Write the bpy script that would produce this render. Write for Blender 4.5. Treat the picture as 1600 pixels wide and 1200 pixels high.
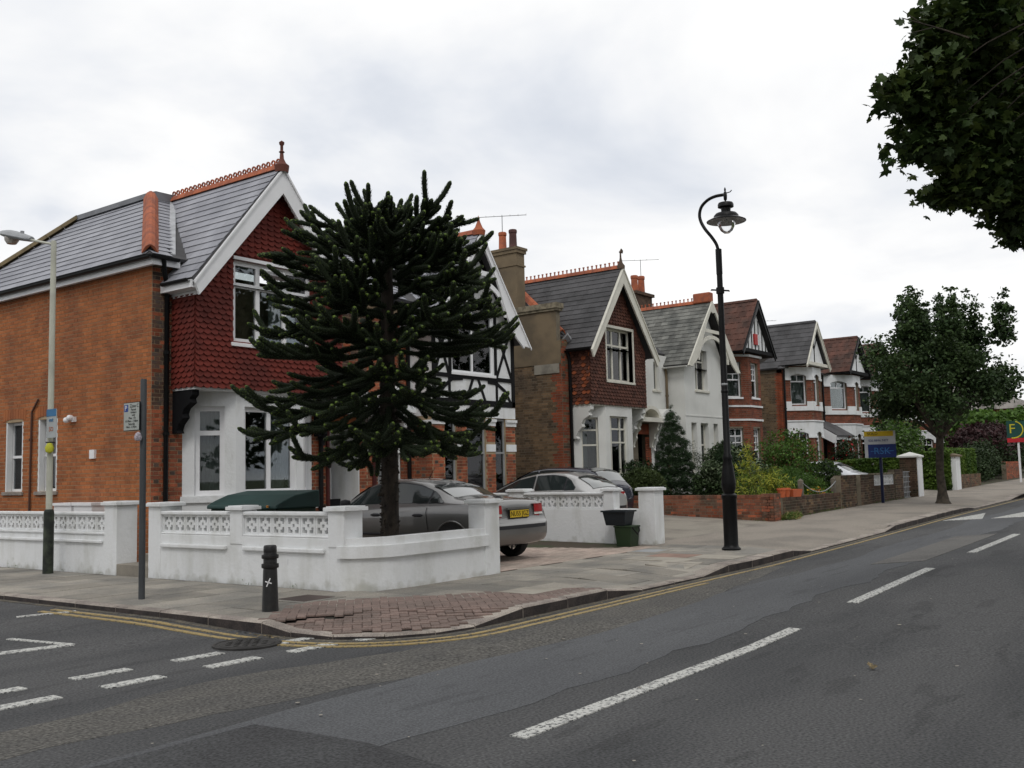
import bpy, math, random
import numpy as np
from mathutils import Vector, Matrix
random.seed(11); rng = np.random.default_rng(5)
for o in list(bpy.data.objects): bpy.data.objects.remove(o, do_unlink=True)
S = bpy.context.scene; COL = S.collection
# ------------------------------------------------------------ camera, world, sun, exposure
# world frame: X runs along the main street, Y away from it into the plots, Z up (metres)
cam_d = bpy.data.cameras.new('camera'); cam = bpy.data.objects.new('camera', cam_d); COL.objects.link(cam)
cam_d.sensor_width = 36; cam_d.lens = 1550/1600*36; cam_d.clip_start = .05; cam_d.clip_end = 3000
CAM = Vector((-10.53, -16.01, 1.6))
cR = Vector((0.59778615, -0.8012993, -0.02389869)); cU = Vector((-0.05789077, -0.07288318, 0.99565893)); cF = Vector((0.79956262, 0.5938076, 0.08995639))
cam.matrix_world = Matrix(((cR.x, cU.x, -cF.x, CAM.x), (cR.y, cU.y, -cF.y, CAM.y), (cR.z, cU.z, -cF.z, CAM.z), (0, 0, 0, 1)))
S.camera = cam
S.view_settings.view_transform = 'Standard'; S.view_settings.look = 'None'
S.view_settings.exposure = 0; S.view_settings.gamma = 1; S.view_settings.use_curve_mapping = False
S.render.resolution_x = 1024; S.render.resolution_y = 768
S.render.engine = 'CYCLES'
sun_dir = Vector((-.62, -.45, .85)).normalized()          # towards the sun, hidden behind cloud
sd = bpy.data.lights.new('sun', 'SUN'); sd.energy = .8; sd.angle = math.radians(14); sd.color = (1, .97, .92)
so = bpy.data.objects.new('sun', sd); COL.objects.link(so); so.rotation_euler = (-sun_dir).to_track_quat('-Z', 'Y').to_euler()
W = bpy.data.worlds.new('World'); S.world = W; W.use_nodes = True
nt = W.node_tree; nt.nodes.clear()
def wn(t, **k):
    n = nt.nodes.new(t)
    for a, b in k.items(): setattr(n, a, b)
    return n
out = wn('ShaderNodeOutputWorld'); bg = wn('ShaderNodeBackground'); nt.links.new(bg.outputs[0], out.inputs[0])
sky = wn('ShaderNodeTexSky', sky_type='NISHITA'); sky.sun_disc = False
sky.sun_elevation = math.asin(sun_dir.z); sky.sun_rotation = math.atan2(sun_dir.x, sun_dir.y)
tc = wn('ShaderNodeTexCoord'); sep = wn('ShaderNodeSeparateXYZ'); nt.links.new(tc.outputs['Generated'], sep.inputs[0])
def wm(op, a, b=None, c=None):
    n = wn('ShaderNodeMath', operation=op)
    for i, x in enumerate((a, b, c)):
        if x is None: continue
        if isinstance(x, (int, float)): n.inputs[i].default_value = x
        else: nt.links.new(x, n.inputs[i])
    return n.outputs[0]
zz = wm('MAXIMUM', sep.outputs[2], 0.0); den = wm('ADD', zz, .22)
px = wm('DIVIDE', sep.outputs[0], den); py = wm('DIVIDE', sep.outputs[1], den)
comb = wn('ShaderNodeCombineXYZ'); nt.links.new(px, comb.inputs[0]); nt.links.new(py, comb.inputs[1]); comb.inputs[2].default_value = 3.7
n1 = wn('ShaderNodeTexNoise'); n1.inputs['Scale'].default_value = .95; n1.inputs['Detail'].default_value = 6; n1.inputs['Roughness'].default_value = .52; n1.inputs['Distortion'].default_value = .35
nt.links.new(comb.outputs[0], n1.inputs['Vector'])
n2 = wn('ShaderNodeTexNoise'); n2.inputs['Scale'].default_value = .35; n2.inputs['Detail'].default_value = 3
nt.links.new(comb.outputs[0], n2.inputs['Vector'])
mixv = wm('ADD', wm('MULTIPLY', n1.outputs[0], .6), wm('MULTIPLY', n2.outputs[0], .4))
rp = wn('ShaderNodeValToRGB'); nt.links.new(mixv, rp.inputs[0])
e = rp.color_ramp.elements; e[0].position = .33; e[0].color = (.60, .65, .74, 1); e[1].position = .555; e[1].color = (1.12, 1.12, 1.11, 1)
e2 = e.new(.425); e2.color = (.80, .83, .885, 1); e3 = e.new(.48); e3.color = (.97, .975, .985, 1)
skm = wn('ShaderNodeMixRGB', blend_type='MULTIPLY'); skm.inputs[0].default_value = 1; nt.links.new(sky.outputs[0], skm.inputs[1]); skm.inputs[2].default_value = (.1, .1, .1, 1)
cv = wn('ShaderNodeMapRange'); nt.links.new(mixv, cv.inputs[0]); cv.inputs[1].default_value = .3; cv.inputs[2].default_value = .44; cv.inputs[3].default_value = .8; cv.inputs[4].default_value = 1.0
mx = wn('ShaderNodeMixRGB'); nt.links.new(cv.outputs[0], mx.inputs[0]); nt.links.new(skm.outputs[0], mx.inputs[1]); nt.links.new(rp.outputs[0], mx.inputs[2])
nt.links.new(mx.outputs[0], bg.inputs[0]); bg.inputs[1].default_value = 1.0
# ------------------------------------------------------------ materials
MATS = {}
def mat(name, col, rough=.85, var=.12, scale=2.5, col2=None, isl=0.0, bump=0.0, bscale=90, spec=.3, metal=0.0, coat=0.0, fine=0.0, fscale=160, stretch=None, transl=0.0, lo=.42, hi=.62, det=5, spot=None, foot=None):
    """principled + world-position noise blotches (var / col2), per-piece variation (isl), fine grain and bump"""
    if name in MATS: return MATS[name]
    m = bpy.data.materials.new(name); m.use_nodes = True; t = m.node_tree; N = t.nodes; L = t.links
    b = N['Principled BSDF']; b.inputs['Roughness'].default_value = rough; b.inputs['Metallic'].default_value = metal
    b.inputs['Specular IOR Level'].default_value = spec
    if coat: b.inputs['Coat Weight'].default_value = coat; b.inputs['Coat Roughness'].default_value = .04
    g = N.new('ShaderNodeNewGeometry'); pos = g.outputs['Position']
    if stretch:
        mp = N.new('ShaderNodeMapping'); L.new(pos, mp.inputs[0]); mp.inputs['Scale'].default_value = stretch; pos2 = mp.outputs[0]
    else: pos2 = pos
    def noise(sc, d, p):
        n = N.new('ShaderNodeTexNoise'); L.new(p, n.inputs['Vector']); n.inputs['Scale'].default_value = sc; n.inputs['Detail'].default_value = d; return n.outputs[0]
    def mr(v, a, b_, c, d):
        n = N.new('ShaderNodeMapRange'); L.new(v, n.inputs[0]); n.inputs[1].default_value = a; n.inputs[2].default_value = b_; n.inputs[3].default_value = c; n.inputs[4].default_value = d; return n.outputs[0]
    c = (*col[:3], 1); cur = None
    big = noise(scale, det, pos2)
    mixn = N.new('ShaderNodeMixRGB'); mixn.inputs[1].default_value = c
    mixn.inputs[2].default_value = (*(col2 or tuple(x*(1-var*1.6) for x in col)), 1)
    L.new(mr(big, lo, hi, 0, 1), mixn.inputs[0]); cur = mixn.outputs[0]
    def mul(v):
        nonlocal cur
        n = N.new('ShaderNodeMixRGB'); n.blend_type = 'MULTIPLY'; n.inputs[0].default_value = 1; L.new(cur, n.inputs[1])
        cc = N.new('ShaderNodeCombineXYZ'); [L.new(v, cc.inputs[i]) for i in range(3)]; L.new(cc.outputs[0], n.inputs[2]); cur = n.outputs[0]
    if isl:
        oi = N.new('ShaderNodeObjectInfo'); a = N.new('ShaderNodeMath'); a.operation = 'ADD'; L.new(g.outputs['Random Per Island'], a.inputs[0]); L.new(oi.outputs['Random'], a.inputs[1])
        f = N.new('ShaderNodeMath'); f.operation = 'FRACT'; L.new(a.outputs[0], f.inputs[0]); mul(mr(f.outputs[0], 0, 1, 1-isl, 1+isl))
    if foot:                                 # splashed dirt and algae patches near the foot of a wall
        sz = N.new('ShaderNodeSeparateXYZ'); L.new(pos, sz.inputs[0]); v_ = mr(sz.outputs[2], foot[0], foot[1], .34, -.1); ad = N.new('ShaderNodeMath'); ad.operation = 'ADD'; L.new(noise(4.5, 7, pos), ad.inputs[0]); L.new(v_, ad.inputs[1])
        dm = N.new('ShaderNodeMixRGB'); L.new(mr(ad.outputs[0], .66, .90, 0, .5), dm.inputs[0]); L.new(cur, dm.inputs[1]); dm.inputs[2].default_value = (.26, .25, .18, 1); cur = dm.outputs[0]
    if spot: mul(mr(noise(spot[0], 4, pos2), spot[1], spot[1]+.03, 1, spot[2]))
    if fine: mul(mr(noise(fscale, 2, pos), .3, .7, 1-fine, 1+fine))
    L.new(cur, b.inputs['Base Color'])
    if bump:
        bp = N.new('ShaderNodeBump'); bp.inputs['Strength'].default_value = bump; bp.inputs['Distance'].default_value = .01
        L.new(noise(bscale, 4, pos), bp.inputs['Height']); L.new(bp.outputs[0], b.inputs['Normal'])
    if transl:
        tr = N.new('ShaderNodeBsdfTranslucent'); L.new(cur, tr.inputs[0]); ms = N.new('ShaderNodeMixShader'); ms.inputs[0].default_value = transl
        L.new(b.outputs[0], ms.inputs[1]); L.new(tr.outputs[0], ms.inputs[2]); L.new(ms.outputs[0], N['Material Output'].inputs[0])
    MATS[name] = m; return m
def glass_mat(name, tint, refl=1.0):
    m = bpy.data.materials.new(name); m.use_nodes = True; t = m.node_tree; t.nodes.clear(); N = t.nodes; L = t.links
    o = N.new('ShaderNodeOutputMaterial'); ms = N.new('ShaderNodeMixShader'); tr = N.new('ShaderNodeBsdfTransparent'); gl = N.new('ShaderNodeBsdfGlossy')
    tr.inputs[0].default_value = (*tint, 1); gl.inputs[0].default_value = (.9*refl, .9*refl, .92*refl, 1); gl.inputs['Roughness'].default_value = .015
    fr = N.new('ShaderNodeFresnel'); fr.inputs[0].default_value = 1.5; L.new(fr.outputs[0], ms.inputs[0]); L.new(tr.outputs[0], ms.inputs[1]); L.new(gl.outputs[0], ms.inputs[2]); L.new(ms.outputs[0], o.inputs[0])
    MATS[name] = m; return m
def paint_mat(name, col, under, thr=.47, scale=26):
    """road paint with worn-through flecks"""
    m = bpy.data.materials.new(name); m.use_nodes = True; t = m.node_tree; N = t.nodes; L = t.links; b = N['Principled BSDF']; b.inputs['Roughness'].default_value = .8
    g = N.new('ShaderNodeNewGeometry'); n = N.new('ShaderNodeTexNoise'); L.new(g.outputs['Position'], n.inputs['Vector']); n.inputs['Scale'].default_value = scale; n.inputs['Detail'].default_value = 7; n.inputs['Roughness'].default_value = .7
    r = N.new('ShaderNodeMapRange'); L.new(n.outputs[0], r.inputs[0]); r.inputs[1].default_value = thr-.03; r.inputs[2].default_value = thr+.03
    mx = N.new('ShaderNodeMixRGB'); mx.inputs[1].default_value = (*under, 1); mx.inputs[2].default_value = (*col, 1); L.new(r.outputs[0], mx.inputs[0]); L.new(mx.outputs[0], b.inputs['Base Color'])
    MATS[name] = m; return m
M_asph = mat('asphalt', (.080, .080, .081), .92, col2=(.056, .057, .059), scale=.7, fine=.5, fscale=48, bump=.6, bscale=60, stretch=(.35, 1.3, 1), spot=(2.3, .60, .80))
M_coarse = mat('asphalt_coarse', (.102, .097, .088), .95, col2=(.082, .079, .074), scale=1.6, fine=.6, fscale=38, bump=.7, bscale=45, stretch=(.6, 1.3, 1))
M_lane = mat('asphalt_lane', (.098, .101, .106), .9, col2=(.078, .080, .085), scale=.55, fine=.36, fscale=55, bump=.4, bscale=80, stretch=(.3, 1.6, 1), spot=(3.1, .61, .82))
M_dark = mat('asphalt_dark', (.056, .057, .059), .93, col2=(.045, .045, .047), scale=1.2, fine=.5, fscale=50, bump=.5, bscale=70)
M_ltpatch = mat('asphalt_light_patch', (.135, .13, .122), .93, col2=(.11, .105, .1), scale=1.2, fine=.35, fscale=50)
M_gutter = mat('gutter_silt', (.12, .105, .08), .95, col2=(.07, .066, .06), scale=7, fine=.5, fscale=40)
M_slab = mat('paving_stone', (.285, .262, .225), .9, col2=(.20, .19, .17), scale=1.4, isl=.19, fine=.2, fscale=60, bump=.25, bscale=60)
M_slabjoint = mat('paving_joint', (.045, .042, .034), .95, fine=.4)
M_tarpav = mat('pavement_tarmac', (.265, .235, .20), .93, col2=(.20, .18, .155), scale=.8, fine=.3, fscale=50, bump=.3)
M_block = mat('red_block_paver', (.20, .145, .125), .9, col2=(.165, .125, .108), scale=2, isl=.13, fine=.25, fscale=60)
M_drive = mat('driveway_block', (.42, .33, .28), .9, col2=(.31, .26, .22), scale=.9, isl=.18, fine=.2, fscale=60)
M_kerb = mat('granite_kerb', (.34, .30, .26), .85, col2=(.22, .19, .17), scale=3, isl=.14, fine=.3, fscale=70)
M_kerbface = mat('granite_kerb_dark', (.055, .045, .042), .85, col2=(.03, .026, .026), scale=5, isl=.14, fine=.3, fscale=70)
M_soil = mat('garden_soil', (.07, .055, .04), .97, col2=(.05, .06, .03), scale=1.5, fine=.4)
M_white = mat('white_masonry_paint', (.74, .75, .755), .7, col2=(.60, .605, .585), scale=2.2, fine=.06, bump=.6, bscale=16, lo=.48, hi=.74, stretch=(1.6, 1.6, .45), spot=(7, .70, .86), foot=(.08, .42))
M_wwhite = mat('white_joinery', (.80, .80, .81), .45, var=.03, scale=3, spec=.4)
M_cream = mat('cream_joinery', (.66, .64, .56), .55, var=.06, scale=3)
M_dwhite = mat('aged_white_render', (.69, .69, .66), .8, col2=(.56, .56, .53), scale=1.2, bump=.3, bscale=40, lo=.45, hi=.8)
M_mortar = mat('mortar', (.40, .30, .19), .95, var=.15, scale=5, fine=.25)
M_mortarg = mat('grey_mortar', (.20, .17, .125), .95, var=.15, scale=5, fine=.25)
M_brick = mat('orange_red_brick', (.38, .13, .045), .9, col2=(.27, .095, .04), scale=1.3, isl=.17, fine=.18, fscale=70)
M_brickf = mat('red_front_brick', (.33, .095, .045), .9, col2=(.21, .07, .04), scale=5, isl=.34, fine=.2, fscale=70)
M_brickdk = mat('dark_header_brick', (.12, .065, .045), .9, col2=(.09, .07, .06), scale=5, isl=.3, fine=.2)
M_brickt = mat('deep_red_brick', (.215, .062, .034), .9, col2=(.14, .048, .03), scale=3, isl=.25, fine=.15)
M_brickr = mat('bright_red_brick', (.27, .072, .033), .9, col2=(.18, .055, .03), scale=2, isl=.2, fine=.15)
M_brickb = mat('brown_stock_brick', (.16, .105, .06), .92, col2=(.09, .065, .045), scale=1.6, isl=.38, fine=.2)
M_brickd = mat('dark_sooty_brick', (.095, .058, .040), .93, col2=(.05, .042, .028), scale=2.4, isl=.35, fine=.2)
M_brickw = mat('garden_wall_brick', (.22, .085, .05), .92, col2=(.10, .065, .045), scale=2.2, isl=.35, fine=.2)
M_slate = mat('grey_slate', (.30, .305, .335), .6, col2=(.24, .245, .275), scale=1.2, isl=.10, fine=.08, spec=.4)
M_slated = mat('dark_slate', (.082, .080, .083), .75, col2=(.056, .055, .057), scale=1.4, isl=.14, fine=.1)
M_slateo = mat('weathered_slate', (.165, .165, .15), .75, col2=(.09, .092, .085), scale=1.6, isl=.32, fine=.15)
M_redtile = mat('brown_roof_tile', (.10, .046, .034), .85, col2=(.06, .035, .028), scale=1.6, isl=.28, fine=.2)
M_hang = mat('red_hanging_tile', (.145, .023, .015), .8, col2=(.10, .018, .013), scale=1.2, isl=.16, fine=.1)
M_hangb = mat('brown_hanging_tile', (.088, .034, .022), .85, col2=(.08, .032, .022), scale=1.6, isl=.4, fine=.1)
M_terra = mat('terracotta', (.38, .11, .05), .8, col2=(.26, .085, .05), scale=5, isl=.15, fine=.15)
M_lead = mat('lead_sheet', (.17, .175, .19), .55, var=.2, scale=3)
M_leadl = mat('lead_flashing', (.40, .41, .43), .5, var=.15, scale=4)
M_black = mat('black_paint', (.006, .006, .0065), .42, var=.1, spec=.22)
M_blackm = mat('black_timber', (.008, .008, .009), .75, var=.1, spec=.15)
M_stucco = mat('tan_stucco', (.19, .145, .092), .92, col2=(.12, .095, .065), scale=1.2, fine=.1, bump=.3, bscale=30)
M_dkroom = mat('painted_room_shade', (.035, .033, .03), .95)  # darkness of the unlit rooms, put into the colour of the boxes behind windows
M_net = mat('net_curtain', (.55, .56, .52), .95, transl=.2, var=.1)
M_curt = mat('grey_curtain', (.30, .31, .30), .95, var=.15)
M_glass = glass_mat('window_glass', (.72, .76, .76))
M_cglass = glass_mat('car_glass', (.35, .42, .42))
M_bglass = glass_mat('lamp_glass', (.93, .94, .95), .9)
M_pw = paint_mat('white_road_paint', (.52, .52, .49), (.085, .085, .086), .465, 34)
M_py = paint_mat('yellow_road_paint', (.34, .25, .10), (.11, .10, .08), .45, 24)
M_gal = mat('galvanised_steel', (.34, .35, .36), .5, metal=.3, var=.1)
# ------------------------------------------------------------ mesh helpers
WL = {}                                     # world location of every root / parent
def new_obj(name, me, parent=None):
    o = bpy.data.objects.new(name, me); COL.objects.link(o)
    if parent is not None: o.parent = parent; WL[o.name] = WL[parent.name]
    else: WL[o.name] = Vector((0, 0, 0))
    return o
def thing(name, loc, label, cat, group=None):
    o = bpy.data.objects.new(name, None); COL.objects.link(o); o.location = loc; o.empty_display_size = .3
    o['label'] = label; o['category'] = cat
    if group: o['group'] = group
    WL[o.name] = Vector(loc); return o
def tag(o, label=None, cat=None, group=None, kind=None):
    if label: o['label'] = label
    if cat: o['category'] = cat
    if group: o['group'] = group
    if kind: o['kind'] = kind
    return o
class MB:
    def __init__(s): s.v = []; s.f = []; s.m = []; s.sm = []; s.cm = 0; s.smooth = False
    def add(s, vs, fs):
        n = len(s.v); s.v.extend([tuple(p) for p in vs])
        for f in fs: s.f.append(tuple(i+n for i in f)); s.m.append(s.cm); s.sm.append(s.smooth)
        return s
    def box(s, x0, x1, y0, y1, z0, z1):
        if x1 < x0: x0, x1 = x1, x0
        if y1 < y0: y0, y1 = y1, y0
        return s.add([(x0,y0,z0),(x1,y0,z0),(x1,y1,z0),(x0,y1,z0),(x0,y0,z1),(x1,y0,z1),(x1,y1,z1),(x0,y1,z1)],
                     [(0,3,2,1),(4,5,6,7),(0,1,5,4),(1,2,6,5),(2,3,7,6),(3,0,4,7)])
    def obox(s, o, ax, ay, az):             # box from a corner and three edge vectors
        o, ax, ay, az = map(Vector, (o, ax, ay, az)); return s.add([o, o+ax, o+ax+ay, o+ay, o+az, o+ax+az, o+ax+ay+az, o+ay+az],
                     [(0,3,2,1),(4,5,6,7),(0,1,5,4),(1,2,6,5),(2,3,7,6),(3,0,4,7)])
    def prism(s, poly, d):                  # polygon (3-d points) swept by vector d
        n = len(poly); P = [Vector(p) for p in poly]; d = Vector(d)
        return s.add(P+[p+d for p in P], [tuple(range(n))[::-1], tuple(range(n, 2*n))]+[(i, (i+1) % n, (i+1) % n+n, i+n) for i in range(n)])
    def cyl(s, p0, p1, r0, r1=None, n=12, caps=True): return s.tube([p0, p1], [r0, r0 if r1 is None else r1], n, caps)
    def tube(s, pts, rad, n=8, caps=True):
        P = [Vector(p) for p in pts]; vs = []; fs = []
        if isinstance(rad, (int, float)): rad = [rad]*len(P)
        t0 = (P[1]-P[0]).normalized(); a = t0.orthogonal().normalized()
        for i, p in enumerate(P):
            t = (P[min(i+1, len(P)-1)]-P[max(i-1, 0)]).normalized(); a = (a-t*a.dot(t)).normalized(); b = t.cross(a)
            for k in range(n):
                an = 2*math.pi*k/n; vs.append(p+(a*math.cos(an)+b*math.sin(an))*rad[i])
        for i in range(len(P)-1):
            for k in range(n): fs.append((i*n+k, i*n+(k+1) % n, (i+1)*n+(k+1) % n, (i+1)*n+k))
        if caps: fs.append(tuple(range(n))[::-1]); fs.append(tuple(range((len(P)-1)*n, len(P)*n)))
        sm = s.smooth; s.smooth = True; s.add(vs, fs); s.smooth = sm; return s
    def lathe(s, c, prof, n=20, axis='z'):
        vs = []; fs = []; c = Vector(c)
        for r, h in prof:
            for k in range(n):
                an = 2*math.pi*k/n; q = (r*math.cos(an), r*math.sin(an), h)
                vs.append(c+Vector(q if axis == 'z' else ((q[2], q[0], q[1]) if axis == 'x' else (q[0], q[2], q[1]))))
        for i in range(len(prof)-1):
            for k in range(n):
                q = (i*n+k, i*n+(k+1) % n, (i+1)*n+(k+1) % n, (i+1)*n+k); fs.append(q if axis != 'y' else q[::-1])
        sm = s.smooth; s.smooth = True; s.add(vs, fs); s.smooth = sm; return s
    def sheet(s, pts): return s.add(pts, [tuple(range(len(pts)))])
    def build(s, name, mats, parent=None, **k):
        me = bpy.data.meshes.new(name); off = WL[parent.name] if parent is not None else Vector((0, 0, 0))
        V = np.array(s.v, dtype=float).reshape(-1, 3)-np.array(off)
        me.from_pydata(V.tolist(), [], s.f)
        if not isinstance(mats, (list, tuple)): mats = [mats]
        for m in mats: me.materials.append(m)
        if len(mats) > 1: me.polygons.foreach_set('material_index', s.m)
        if any(s.sm): me.polygons.foreach_set('use_smooth', s.sm); me.set_sharp_from_angle(angle=math.radians(42))
        o = new_obj(name, me, parent); tag(o, **k); return o
def skirt(o, d):
    import bmesh
    b = bmesh.new(); b.from_mesh(o.data); bmesh.ops.remove_doubles(b, verts=b.verts, dist=.0008); ed = [e_ for e_ in b.edges if e_.is_boundary]; r_ = bmesh.ops.extrude_edge_only(b, edges=ed)
    for g_ in r_['geom']:
        if isinstance(g_, bmesh.types.BMVert): g_.co.z -= d
    b.to_mesh(o.data); b.free(); return o
def bevel(o, w=.01, seg=2, ang=40):
    m = o.modifiers.new('bevel', 'BEVEL'); m.width = w; m.segments = seg; m.limit_method = 'ANGLE'; m.angle_limit = math.radians(ang); return o
def smooth_path(pts, n=5):
    P = [np.array(p, float) for p in pts]; P = [2*P[0]-P[1]]+P+[2*P[-1]-P[-2]]; out = []
    for i in range(1, len(P)-2):
        a, b, c, d = P[i-1:i+3]
        for k in range(n): t = k/n; out.append(Vector(.5*((2*b)+(-a+c)*t+(2*a-5*b+4*c-d)*t*t+(-a+3*b-3*c+d)*t**3)))
    return out+[Vector(P[-2])]
V3 = Vector
# a field of alike pieces: nearest `lim` become objects, the rest one stuff mesh
UNIT = {}
def unit(kind):
    if kind in UNIT: return UNIT[kind]
    if kind == 'brick':   # x along, y into the wall (face at y=0), z up ; back left open
        v = [(.0,1,.0),(1,1,0),(1,1,1),(0,1,1),(.0,0,.0),(1,0,0),(1,0,1),(0,0,1)]; f = [(4,5,6,7),(0,4,7,3),(1,2,6,5),(3,7,6,2),(0,1,5,4)]
    elif kind == 'slate': # x along, y up the slope, z out of the roof; tail (y=0) lifted
        v = [(0,0,.55),(1,0,.55),(1,1,-.45),(0,1,-.45),(0,0,1),(1,0,1),(1,1,0),(0,1,0)]; f = [(4,5,6,7),(0,1,5,4),(0,4,7,3),(1,2,6,5)]
    elif kind == 'scale': # fish-scale hanging tile
        pr = [(0,1),(0,.34),(.16,.12),(.38,0),(.62,0),(.84,.12),(1,.34),(1,1)]
        def zt(y): return 1-y
        v = [(x, y, zt(y)) for x, y in pr]+[(x, y, zt(y)-.45) for x, y in pr]; n = 8
        f = [tuple(range(n))]+[(i, i+n, i+1+n, i+1) for i in range(n-1)]
    elif kind == 'pan':   # concrete interlocking tile with a roll
        v = []; 
        for y in (0, 1):
            for x, z in ((0,.25),(.14,1),(.3,.25),(.55,.1),(.85,.25),(1,.25)): v.append((x, y, z+(.75 if y == 0 else 0)))
        for x, z in ((0,0),(.14,0),(.3,0),(.55,0),(.85,0),(1,0)): v.append((x, 0, z))
        f = [(i, i+1, i+7, i+6) for i in range(5)]+[(12+i, 13+i, i+1, i) for i in range(5)]
    elif kind == 'block': # paver, top face at z=1
        c = .06; v = [(0,0,0),(1,0,0),(1,1,0),(0,1,0),(0,0,.75),(1,0,.75),(1,1,.75),(0,1,.75),(c,c,1),(1-c,c,1),(1-c,1-c,1),(c,1-c,1)]
        f = [(8,9,10,11),(0,1,5,4),(1,2,6,5),(2,3,7,6),(3,0,4,7),(4,5,9,8),(5,6,10,9),(6,7,11,10),(7,4,8,11)]
    UNIT[kind] = (np.array(v, float), f, {}); return UNIT[kind]
def umesh(kind, m):
    v, f, d = unit(kind)
    if m.name not in d:
        me = bpy.data.meshes.new(kind+'_piece'); me.from_pydata(v.tolist(), [], f); me.materials.append(m); d[m.name] = me
    return d[m.name]
def field(parent, name, kind, items, lim=300, near=26.0, stuff_name=None):
    """items: (origin, ax, ay, az, material) with world coordinates; ax, ay, az span the unit piece"""
    if not items: return
    P = np.array([it[0] for it in items], float); D = np.linalg.norm(P-np.array(CAM), axis=1); order = np.argsort(D)
    big = [i for i in order[:lim] if D[i] < near]; bs = set(big); off = WL[parent.name]
    for i in big:
        o, ax, ay, az, m = items[i]
        ob = bpy.data.objects.new(name, umesh(kind, m)); COL.objects.link(ob); ob.parent = parent
        q = Vector(o)-off; ob.matrix_local = Matrix(((ax[0], ay[0], az[0], q.x), (ax[1], ay[1], az[1], q.y), (ax[2], ay[2], az[2], q.z), (0, 0, 0, 1)))
    rest = [i for i in range(len(items)) if i not in bs]
    if rest:
        v, f, _ = unit(kind); nv = len(v); ms = []; mi = {}
        A = np.array([[items[i][1], items[i][2], items[i][3]] for i in rest], float); O = P[rest]
        V = np.einsum('kj,ijl->ikl', v, A)+O[:, None, :]-np.array(off)
        F = []; MI = []
        for j, i in enumerate(rest):
            m = items[i][4]
            if m.name not in mi: mi[m.name] = len(ms); ms.append(m)
            b = j*nv; F.extend([tuple(x+b for x in q) for q in f]); MI.extend([mi[m.name]]*len(f))
        me = bpy.data.meshes.new(name+'s'); me.from_pydata(V.reshape(-1, 3).tolist(), [], F)
        for m in ms: me.materials.append(m)
        me.polygons.foreach_set('material_index', MI)
        o = new_obj(stuff_name or name+'s', me, parent); o['kind'] = 'stuff'
def uv(v): return Vector(v).normalized()
def bricks(org, du, nrm, w, z0, z1, holes=(), choose=None, out=None, proud=.006, hc=.075, bl=.225):
    """Flemish-bond brick pieces on a wall face. org = (x,y,0) at the left end, du along, nrm out of the wall."""
    du = uv(du); nrm = uv(nrm); org = Vector(org); k = 0; z = z0; j = .0125; HZ = Vector((0, 0, 1))
    while z < z1-.02:
        h = min(hc, z1-z)-j; a = 0.0; i = 0; a = -(.1685 if k % 2 else 0)
        while a < w:
            L = bl if (i % 2 == 0) else bl*.5
            s, e_ = max(a, 0)+j/2, min(a+L, w)-j/2; a += L; i += 1
            segs = [(s, e_)]
            for (h0, h1, hz0, hz1) in holes:
                if z+h > hz0 and z < hz1:
                    ns = []
                    for (p, q) in segs:
                        if h1 <= p or h0 >= q: ns.append((p, q)); continue
                        if h0 > p: ns.append((p, h0))
                        if h1 < q: ns.append((h1, q))
                    segs = ns
            for (p, q) in segs:
                if q-p < .03: continue
                m = choose((p+q)/2, z, L < bl*.8)
                if m is None: continue
                pr = proud+random.uniform(-.002, .002)
                out.append((org+du*p+nrm*pr+HZ*(z+j/2), du*(q-p), -nrm*(pr+.004), HZ*h, m))
        z += hc; k += 1
def slab(mb, org, du, nrm, w, z0, z1, th, holes=()):
    """wall of thickness th with rectangular openings, front face on the org plane"""
    du = uv(du); nrm = uv(nrm); org = Vector(org); H = Vector((0, 0, 1))
    xs = sorted({0, w, *[min(max(h[0], 0), w) for h in holes], *[min(max(h[1], 0), w) for h in holes]}); zs = sorted({z0, z1, *[min(max(h[2], z0), z1) for h in holes], *[min(max(h[3], z0), z1) for h in holes]})
    def inh(x, z): return any(h[0] < x < h[1] and h[2] < z < h[3] for h in holes)
    def p(x, z, d): return org+du*x+H*z-nrm*d
    for i in range(len(xs)-1):
        for j in range(len(zs)-1):
            x0, x1, a, b = xs[i], xs[i+1], zs[j], zs[j+1]
            if inh((x0+x1)/2, (a+b)/2): continue
            mb.add([p(x0,a,0), p(x1,a,0), p(x1,b,0), p(x0,b,0)], [(0,1,2,3)]); mb.add([p(x0,a,th), p(x1,a,th), p(x1,b,th), p(x0,b,th)], [(3,2,1,0)])
    def rim(x0, x1, a, b, inv):
        q = [[p(x0,a,0), p(x0,a,th), p(x1,a,th), p(x1,a,0)], [p(x1,a,0), p(x1,a,th), p(x1,b,th), p(x1,b,0)], [p(x1,b,0), p(x1,b,th), p(x0,b,th), p(x0,b,0)], [p(x0,b,0), p(x0,b,th), p(x0,a,th), p(x0,a,0)]]
        for r in q: mb.add(r, [(0,1,2,3) if inv else (3,2,1,0)])
    rim(0, w, z0, z1, False)
    for h in holes: rim(max(h[0], 0), min(h[1], w), max(h[2], z0), min(h[3], z1), True)
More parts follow.
